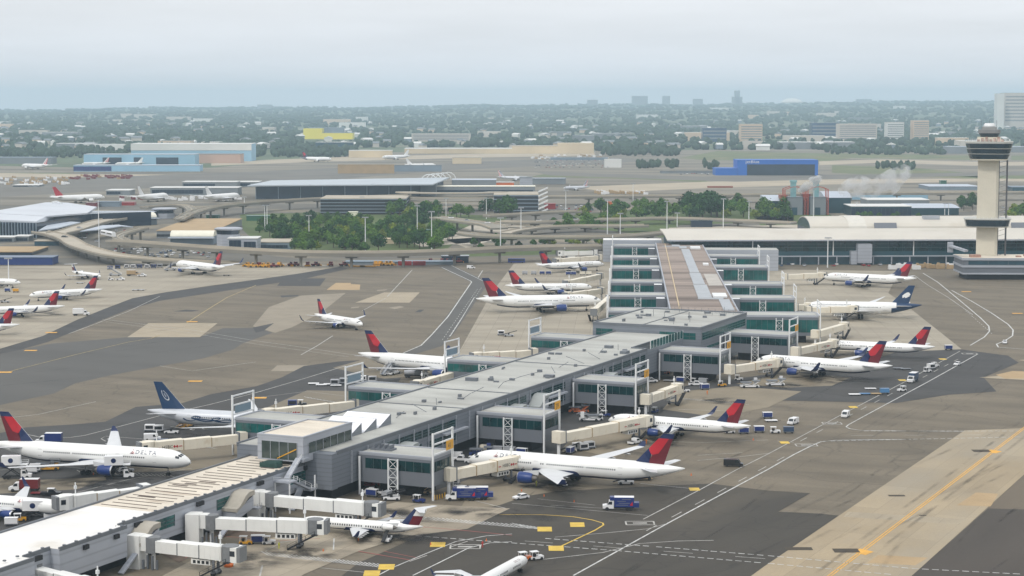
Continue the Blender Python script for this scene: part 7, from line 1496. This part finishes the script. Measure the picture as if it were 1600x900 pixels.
for a_ in (('long beige cargo building, right taller half', 872, 928, 240, 224, 60, M_beige, M_beige), ('long beige cargo building, lower left half', 800, 872, 240, 228, 60, M_beige, M_deck), ('pale flat cargo shed left of the beige building', 632, 800, 240, 232, 60, M_beige, M_whiter), ('tan blast fence wall on the far taxiway', 528, 616, 271, 257, 3, M_pale, M_pale), ('pale fence wall continuing the tan one', 616, 690, 268, 258, 3, M_greyb, M_greyw), ('cream low terminal behind the taxiing airliner', 545, 612, 246, 235, 30, M_beige, M_whiter),
    ('glass office block with white roof under the yellow building', 493, 551, 234, 222, 30, M_glassb, M_whiter), ('tan cargo shed right of the pale airliner', 707, 752, 256, 246, 40, M_beige, M_deck), ('white gabled shed among the far car lot', 945, 971, 262, 249, 20, M_whiter, M_whiter), ('long pale roofed shed far right behind the grass', 1220, 1336, 233, 222, 60, M_greyw, M_whiter), ('pale shed left of the tower head', 1480, 1512, 240, 229, 40, M_greyw, M_metalroof), ('pale shed right of the tower head', 1583, 1640, 238, 229, 40, M_greyw, M_metalroof),
    ('white low shed on the far grass edge', 1464, 1474, 239, 232, 10, M_whiter, M_whiter), ('tan warehouse in the far left trees', 88, 146, 236, 224, 40, M_greyw, M_whiter), ('grey flat shed at the far left edge', -20, 80, 256, 246, 40, M_greyw, M_greyb), ('dark long roof over the far car lot', 1032, 1118, 271, 266.5, 14, M_greyw, M_deckw), ('white truck row along the far lot', 1300, 1316, 228, 224, 5, M_whiter, M_whiter), ('low blue grey row by the car lot', 860, 950, 250, 246, 10, M_greyb, M_greyb), ('dark brown earth bank near the viaduct', 1106, 1145, 293.5, 291, 8, M_redb if False else M_brick, None)):
    blk(*a_)
# suburb buildings
M_ylw = mat('lemon_yellow_wall', (.80, .70, .05), .6, var=.05, scale=.01); M_tanh = mat('tan_hotel_wall', srgb(206, 184, 160), .8, var=.06, scale=.02); M_pap = mat('pale_apartment_wall', srgb(196, 188, 178), .8, var=.06, scale=.02); M_bgl = mat('blue_office_glass', (.03, .07, .14), .2, var=.3, scale=.03)
def far_blk(label, x0, x1, yt, D, depth, mw, mr=None, rows=0, **k):
    t, w, H = blk(label, x0, x1, 0, yt, depth, mw, mr, D=D, **k)
    for q in range(rows): z = H * (.25 + .72 * q / rows); MB().box(w * .03, w * .97, -.3, -.02, z, z + H * .3 / rows).build('window_row', [M_greyw], t)
far_blk('lemon yellow tall end of the far yellow building', 474, 503, 201, 5250, 60, M_ylw); far_blk('lemon yellow low wing of the far yellow building', 503, 551, 207.5, 5240, 60, M_ylw, M_greyw); far_blk('grey roof block on the far yellow building', 482, 536, 199.5, 5320, 50, M_greyb)
far_blk('long white hotel with many wings beyond the cargo sheds', 643, 735, 209, 4950, 40, M_pap, M_pap, 4); far_blk('tan hotel block beyond the airfield', 1157, 1191, 194, 4700, 40, M_tanh, M_tanh, 6); far_blk('dark blue glass office left of the tan hotel', 1098, 1135, 200, 4900, 40, M_bgl, M_bgl, 3); far_blk('dark glass office left of the wide apartment slab', 1268, 1310, 192, 5000, 40, M_bgl, M_bgl, 4); far_blk('wide beige apartment slab beyond the airfield', 1310, 1370, 193.5, 4750, 40, M_pap, M_pap, 7); far_blk('narrow pale apartment block between two beige ones', 1386, 1412, 191, 4800, 40, M_whiter, M_pap, 7); far_blk('beige apartment tower nearest the control tower', 1427, 1451, 188, 4800, 40, M_tanh, M_pap, 8)
far_blk('white edge of the tall hospital like block on the right horizon', 1557, 1568, 146, 6600, 40, M_whiter); far_blk('tall blue grey block on the right horizon', 1568, 1640, 145, 6650, 60, M_pap, M_greyb, 8)
for x0, x1, yt, lab in ((988, 1012, 150, 'hazy broad tower cluster left on the skyline'), (1036, 1047, 150, 'hazy slim tower on the skyline'), (1084, 1098, 154.5, 'low hazy block on the skyline'), (1145, 1160, 151, 'broad shoulders of the tallest skyline tower'), (1149, 1156, 141.5, 'tallest hazy tower on the skyline'), (402, 424, 163.5, 'faint block alone on the left skyline'), (918, 934, 156, 'faint block on the skyline above the car lot'), (1340, 1362, 155, 'faint wide block on the right skyline')): far_blk(lab, x0, x1, yt, 15600, 90, M_greyw)
dm = MB(); cx = xat(1237, 13500); 
dm.loft([[(76 * sin(R(q)) * cos(2 * pi * k / 16), 60 * sin(R(q)) * sin(2 * pi * k / 16), 34 * cos(R(q))) for k in range(16)] for q in (2, 25, 45, 60, 75, 90)]); o = dm.build('white_dome', [M_whiter], None, True); tag(o, 'white domed roof on the skyline right of the tall towers', 'dome'); o.location = (cx, 13500, hz(161, 13500))
far_blk('pale long shed behind the far left trees', -10, 110, 200.5, 6700, 60, M_pap, M_whiter)
q2 = random.Random(5); WALLS = [M_whiter, M_pap, M_tanh, M_greyw, M_pap]
for k in range(46):                    # low pale roofs scattered through the trees
    x = q2.uniform(-60, 1660); D = 10 ** q2.uniform(math.log10(4000), math.log10(12500)); w = q2.uniform(30, 120); xx = xat(x, D); zb = ridge(xx, D) - 2
    if abs(xx / D) < .09 and D < 4200: D += 600
    b = MB().box(-w / 2, w / 2, 0, q2.uniform(25, 60), 0, q2.uniform(14, 24), 0, 1).build('low_building', [WALLS[k % 5], M_whiter if k % 3 else M_greyw]); tag(b, 'pale flat roofed building among the far suburb trees', 'building', 'flat roofed buildings of the far suburb'); b.location = (xx, D, zb)
hp = []
for m in (M_whiter, M_pap, M_tanh, M_greyb):
    mb = MB(); mb.box(-5, 5, -4, 4, 0, 7.5, 0); mb.prism([(-5.5, -4.5), (5.5, -4.5), (5.5, 0), (-5.5, 0)], 7.5, [7.6, 7.6, 11, 11], 1); mb.prism([(-5.5, 0), (5.5, 0), (5.5, 4.5), (-5.5, 4.5)], 7.5, [11, 11, 7.6, 7.6], 1)
    hp.append(mb.build('suburban_house', [m, [M_whiter, M_greyw, M_greyw, M_whiter][len(hp)]])); tag(hp[-1], 'small gabled house among the far suburb trees', 'house', 'houses of the far suburb')
for k in range(220):
    D = 10 ** q2.uniform(math.log10(3900), math.log10(8200)); x = q2.uniform(-80, 1680); xx = xat(x, D); o = hp[k] if k < 4 else hp[k % 4].copy()
    if k >= 4: COL.objects.link(o)
    o.location = (xx, D, ridge(xx, D) + 3); s = q2.uniform(1.2, 2.7); o.scale = (s, s, 1.15); o.rotation_euler = (0, 0, q2.uniform(0, 3.1))
# woodland of the suburb: thousands of crowns that read as one mass
import numpy as np
def ico():
    t = (1 + 5 ** .5) / 2; v = [(-1, t, 0), (1, t, 0), (-1, -t, 0), (1, -t, 0), (0, -1, t), (0, 1, t), (0, -1, -t), (0, 1, -t), (t, 0, -1), (t, 0, 1), (-t, 0, -1), (-t, 0, 1)]
    f = [(0, 11, 5), (0, 5, 1), (0, 1, 7), (0, 7, 10), (0, 10, 11), (1, 5, 9), (5, 11, 4), (11, 10, 2), (10, 7, 6), (7, 1, 8), (3, 9, 4), (3, 4, 2), (3, 2, 6), (3, 6, 8), (3, 8, 9), (4, 9, 5), (2, 4, 11), (6, 2, 10), (8, 6, 7), (9, 8, 1)]
    v = [Vector(a).normalized() for a in v]; ca = {}; nf = []
    def mid(a, b):
        k = (min(a, b), max(a, b))
        if k not in ca: v.append(((v[a] + v[b]) / 2).normalized()); ca[k] = len(v) - 1
        return ca[k]
    for a, b, c in f: ab, bc, cb = mid(a, b), mid(b, c), mid(c, a); nf += [(a, ab, cb), (b, bc, ab), (c, cb, bc), (ab, bc, cb)]
    return np.array([tuple(a) for a in v]), np.array(nf)
iv, jf = ico(); g_ = np.random.default_rng(4)
def wood(name, n, dmin, dmax, r0, r1, h0, h1, m, label, keep=None, at=None):
    D = 10 ** g_.uniform(math.log10(max(dmin, 1)), math.log10(max(dmax, 2)), n); px = g_.uniform(-110, 1710, n); X = (px - 800) / 3000 * D
    dens = np.sin(X * .0031 + D * .0017 + 1) + np.sin(X * .0087 - D * .004) + .7 * np.sin(D * .011 + X * .002)
    k = (dens + g_.uniform(-1.6, 1.6, n)) > -.75
    if keep is not None: k &= keep(X, D, px)
    X, D = (X[k], D[k]) if at is None else at; n = len(X); Zb = np.array([ridge(a, b) for a, b in zip(X, D)])
    r = g_.uniform(r0, r1, n) * (.75 + D / 9500); h = g_.uniform(h0, h1, n)
    V_ = iv[None] * (1 + g_.normal(0, .16, (n, len(iv), 1))); V_ = V_ * np.stack([r, r, h * .55], 1)[:, None, :] + np.stack([X, D, Zb + h * .5], 1)[:, None, :]
    F_ = (jf[None] + (np.arange(n) * len(iv))[:, None, None]).reshape(-1, 3)
    me = bpy.data.meshes.new(name); me.vertices.add(n * len(iv)); me.vertices.foreach_set('co', V_.reshape(-1).astype(np.float32)); me.loops.add(F_.size); me.loops.foreach_set('vertex_index', F_.reshape(-1).astype(np.int32)); me.polygons.add(len(F_)); me.polygons.foreach_set('loop_start', (np.arange(len(F_)) * 3).astype(np.int32)); me.update(calc_edges=True); me.validate()
    me.materials.append(m); o = bpy.data.objects.new(name, me); COL.objects.link(o); o['kind'] = 'stuff'; o['label'] = label; o['category'] = 'woodland'
M_wood = mat('woodland_foliage', srgb(58, 74, 58), .95, var=.4, scale=.035, spec=.15, fine=.15)
clear = lambda X, D, px: ~((D < 4300) & (px > 560) & (px < 930)) & ~((D < 3900) & (px > 190) & (px < 400)) & ~((px > 1060) & (D < 4100)) & ~((px > 930) & (D < 3800)) & ~((D < 5330) & (D > 4500) & (px > 470) & (px < 556)) & ~((D < 4960) & (D > 4450) & (px > 640) & (px < 738))
wood('woodland', 16000, 3650, 17600, 4.2, 8.5, 9, 16, M_wood, 'hazy green woodland and gardens of the suburb up to the ridge', clear)
bX, bD = [], []
for px0, px1, y0, n in ((996, 1060, 261, 24), (1370, 1435, 263, 20), (1290, 1480, 239, 130), (0, 200, 244, 120), (940, 1060, 241, 90), (400, 560, 243, 90), (1100, 1120, 262, 8)):
    for k in range(n): a = P(rnd.uniform(px0, px1), y0 + rnd.uniform(-3, 3)); bX.append(a[0]); bD.append(a[1])
wood('tree_belt', 1, 0, 0, 2.6, 4.6, 7, 13, M_wood, 'belts of trees along the far edge of the airfield', None, (np.array(bX), np.array(bD)))
# ---------------------------------------------------------------- small far cars, ground equipment and containers
CP = []
for c in (P_white, P_black, P_silver, P_red, P_dblue):
    mb = MB(); side(mb, [(2.2, .3), (2.25, .8), (1.2, .95), (-1.9, 1.0), (-2.2, .85), (-2.2, .3)], 1.8); side(mb, [(1.0, .95), (.35, 1.45), (-1.25, 1.45), (-1.8, .98)], 1.62, 1); CP.append(mb.build('parked_car', [c, M_veh_glass]))
cused = set(); CN = ['white', 'black', 'silver', 'red', 'dark blue']
def park(px, py, k, where, group, hd, z=.06):
    a = P(px, py, z); o = CP[k]
    if k in cused: o = CP[k].copy(); COL.objects.link(o)
    cused.add(k); tag(o, CN[k] + ' car ' + where, 'car', CN[k] + ' ' + group); o.location = a; o.rotation_euler = (0, 0, hd)
for n, (x0, x1), (y0, y1), where, group in ((60, (180, 330), (390, 402), 'in the lot under the rail viaduct', 'cars in the lot under the viaduct'), (95, (832, 950), (251, 262), 'in the car lot on the far side of the airfield', 'cars in the far lot'), (40, (855, 930), (322, 331), 'in the lot right of the garage', 'cars in the lot by the garage'), (26, (1060, 1110), (268, 273), 'in front of the blue hangar annex', 'cars by the blue annex'), (30, (945, 1035), (376, 381), 'in the lot left of the headhouse', 'cars left of the headhouse'), (30, (120, 200), (355, 378), 'in the lot between terminal and white train', 'cars before the left terminal'), (14, (1220, 1400), (413, 416), 'parked along the headhouse glass', 'cars along the headhouse'), (20, (1540, 1600), (325, 331), 'in the lot right of the tower', 'cars right of the tower')):
    for k in range(n): park(rnd.uniform(x0, x1), rnd.choice([y0 + (y1 - y0) * q / 4 for q in range(5)]), rnd.choice((0, 0, 1, 2, 2, 3, 4)), where, group, rnd.choice((1.5, 1.65)))
for px, py, k, z, lab in ((705, 341, 0, 8.1, 'on the curved ramp, first'), (762, 349, 0, 7.2, 'near the end of the curved ramp'), (730, 345, 2, 8.1, 'midway along the curved ramp'), (842, 345.5, 0, 5.1, 'on the flat grey ramp, left'), (900, 343.5, 2, 5.1, 'on the flat grey ramp, middle'), (101, 371, 1, 7.1, 'on the curved beige ramp'), (124, 357, 2, 6.9, 'on the road before the left terminal')):
    a = P(px, py, z); o = CP[k].copy(); COL.objects.link(o); tag(o, CN[k] + ' car ' + lab, 'car'); o.location = a; o.rotation_euler = (0, 0, -.3)
    if 'group' in o: del o['group']
bp_ = []
for nm, m in (('red', P_dred), ('yellow', M_pale), ('white', P_white)): bp_.append(MB().box(-2.5, 2.5, -1.3, 1.3, .1, 2.4).box(-2.3, -1, -1.1, 1.1, 2.4, 3.0).build('equipment_truck', [m]))
eus = set()
for n, (x0, x1), (y0, y1), ks, where in ((46, (112, 208), (275, 281), (0, 0, 0, 1), 'in the maroon row on the far left apron'), (60, (0, 110), (278, 289), (1, 1, 2, 2), 'in the loose rows on the far left apron'), (30, (930, 1010), (300, 304), (2, 1, 1), 'by the road viaduct beyond the right grove'), (40, (830, 950), (243, 250), (2, 2, 1), 'beside the far car lot'), (24, (180, 380), (310, 314), (2, 0, 2), 'among the airliners at the far left pier'), (16, (1390, 1490), (417, 422), (2, 1), 'on the stand before the tower base')):
    for k in range(n):
        q = rnd.choice(ks); o = bp_[q]
        if q in eus: o = bp_[q].copy(); COL.objects.link(o)
        eus.add(q); nm = ['maroon', 'tan', 'white'][q]; tag(o, nm + ' equipment truck ' + where, 'truck', nm + ' trucks ' + where); o.location = P(rnd.uniform(x0, x1), rnd.uniform(y0, y1), .06); o.rotation_euler = (0, 0, rnd.uniform(-.3, .3))
# ---------------------------------------------------------------- haze over everything
hb = MB().box(-5600, 5600, -220, 19600, -1.5, 215).build('haze', [bpy.data.materials.new('haze')]); hb['kind'] = 'stuff'
hm = hb.data.materials[0]; hm.use_nodes = True; tt = hm.node_tree; tt.nodes.clear()
o_ = tt.nodes.new('ShaderNodeOutputMaterial'); v_ = tt.nodes.new('ShaderNodeVolumePrincipled'); v_.inputs['Color'].default_value = (.66, .85, 1.0, 1); v_.inputs['Density'].default_value = HAZE; v_.inputs['Anisotropy'].default_value = .1
tt.links.new(v_.outputs[0], o_.inputs['Volume'])
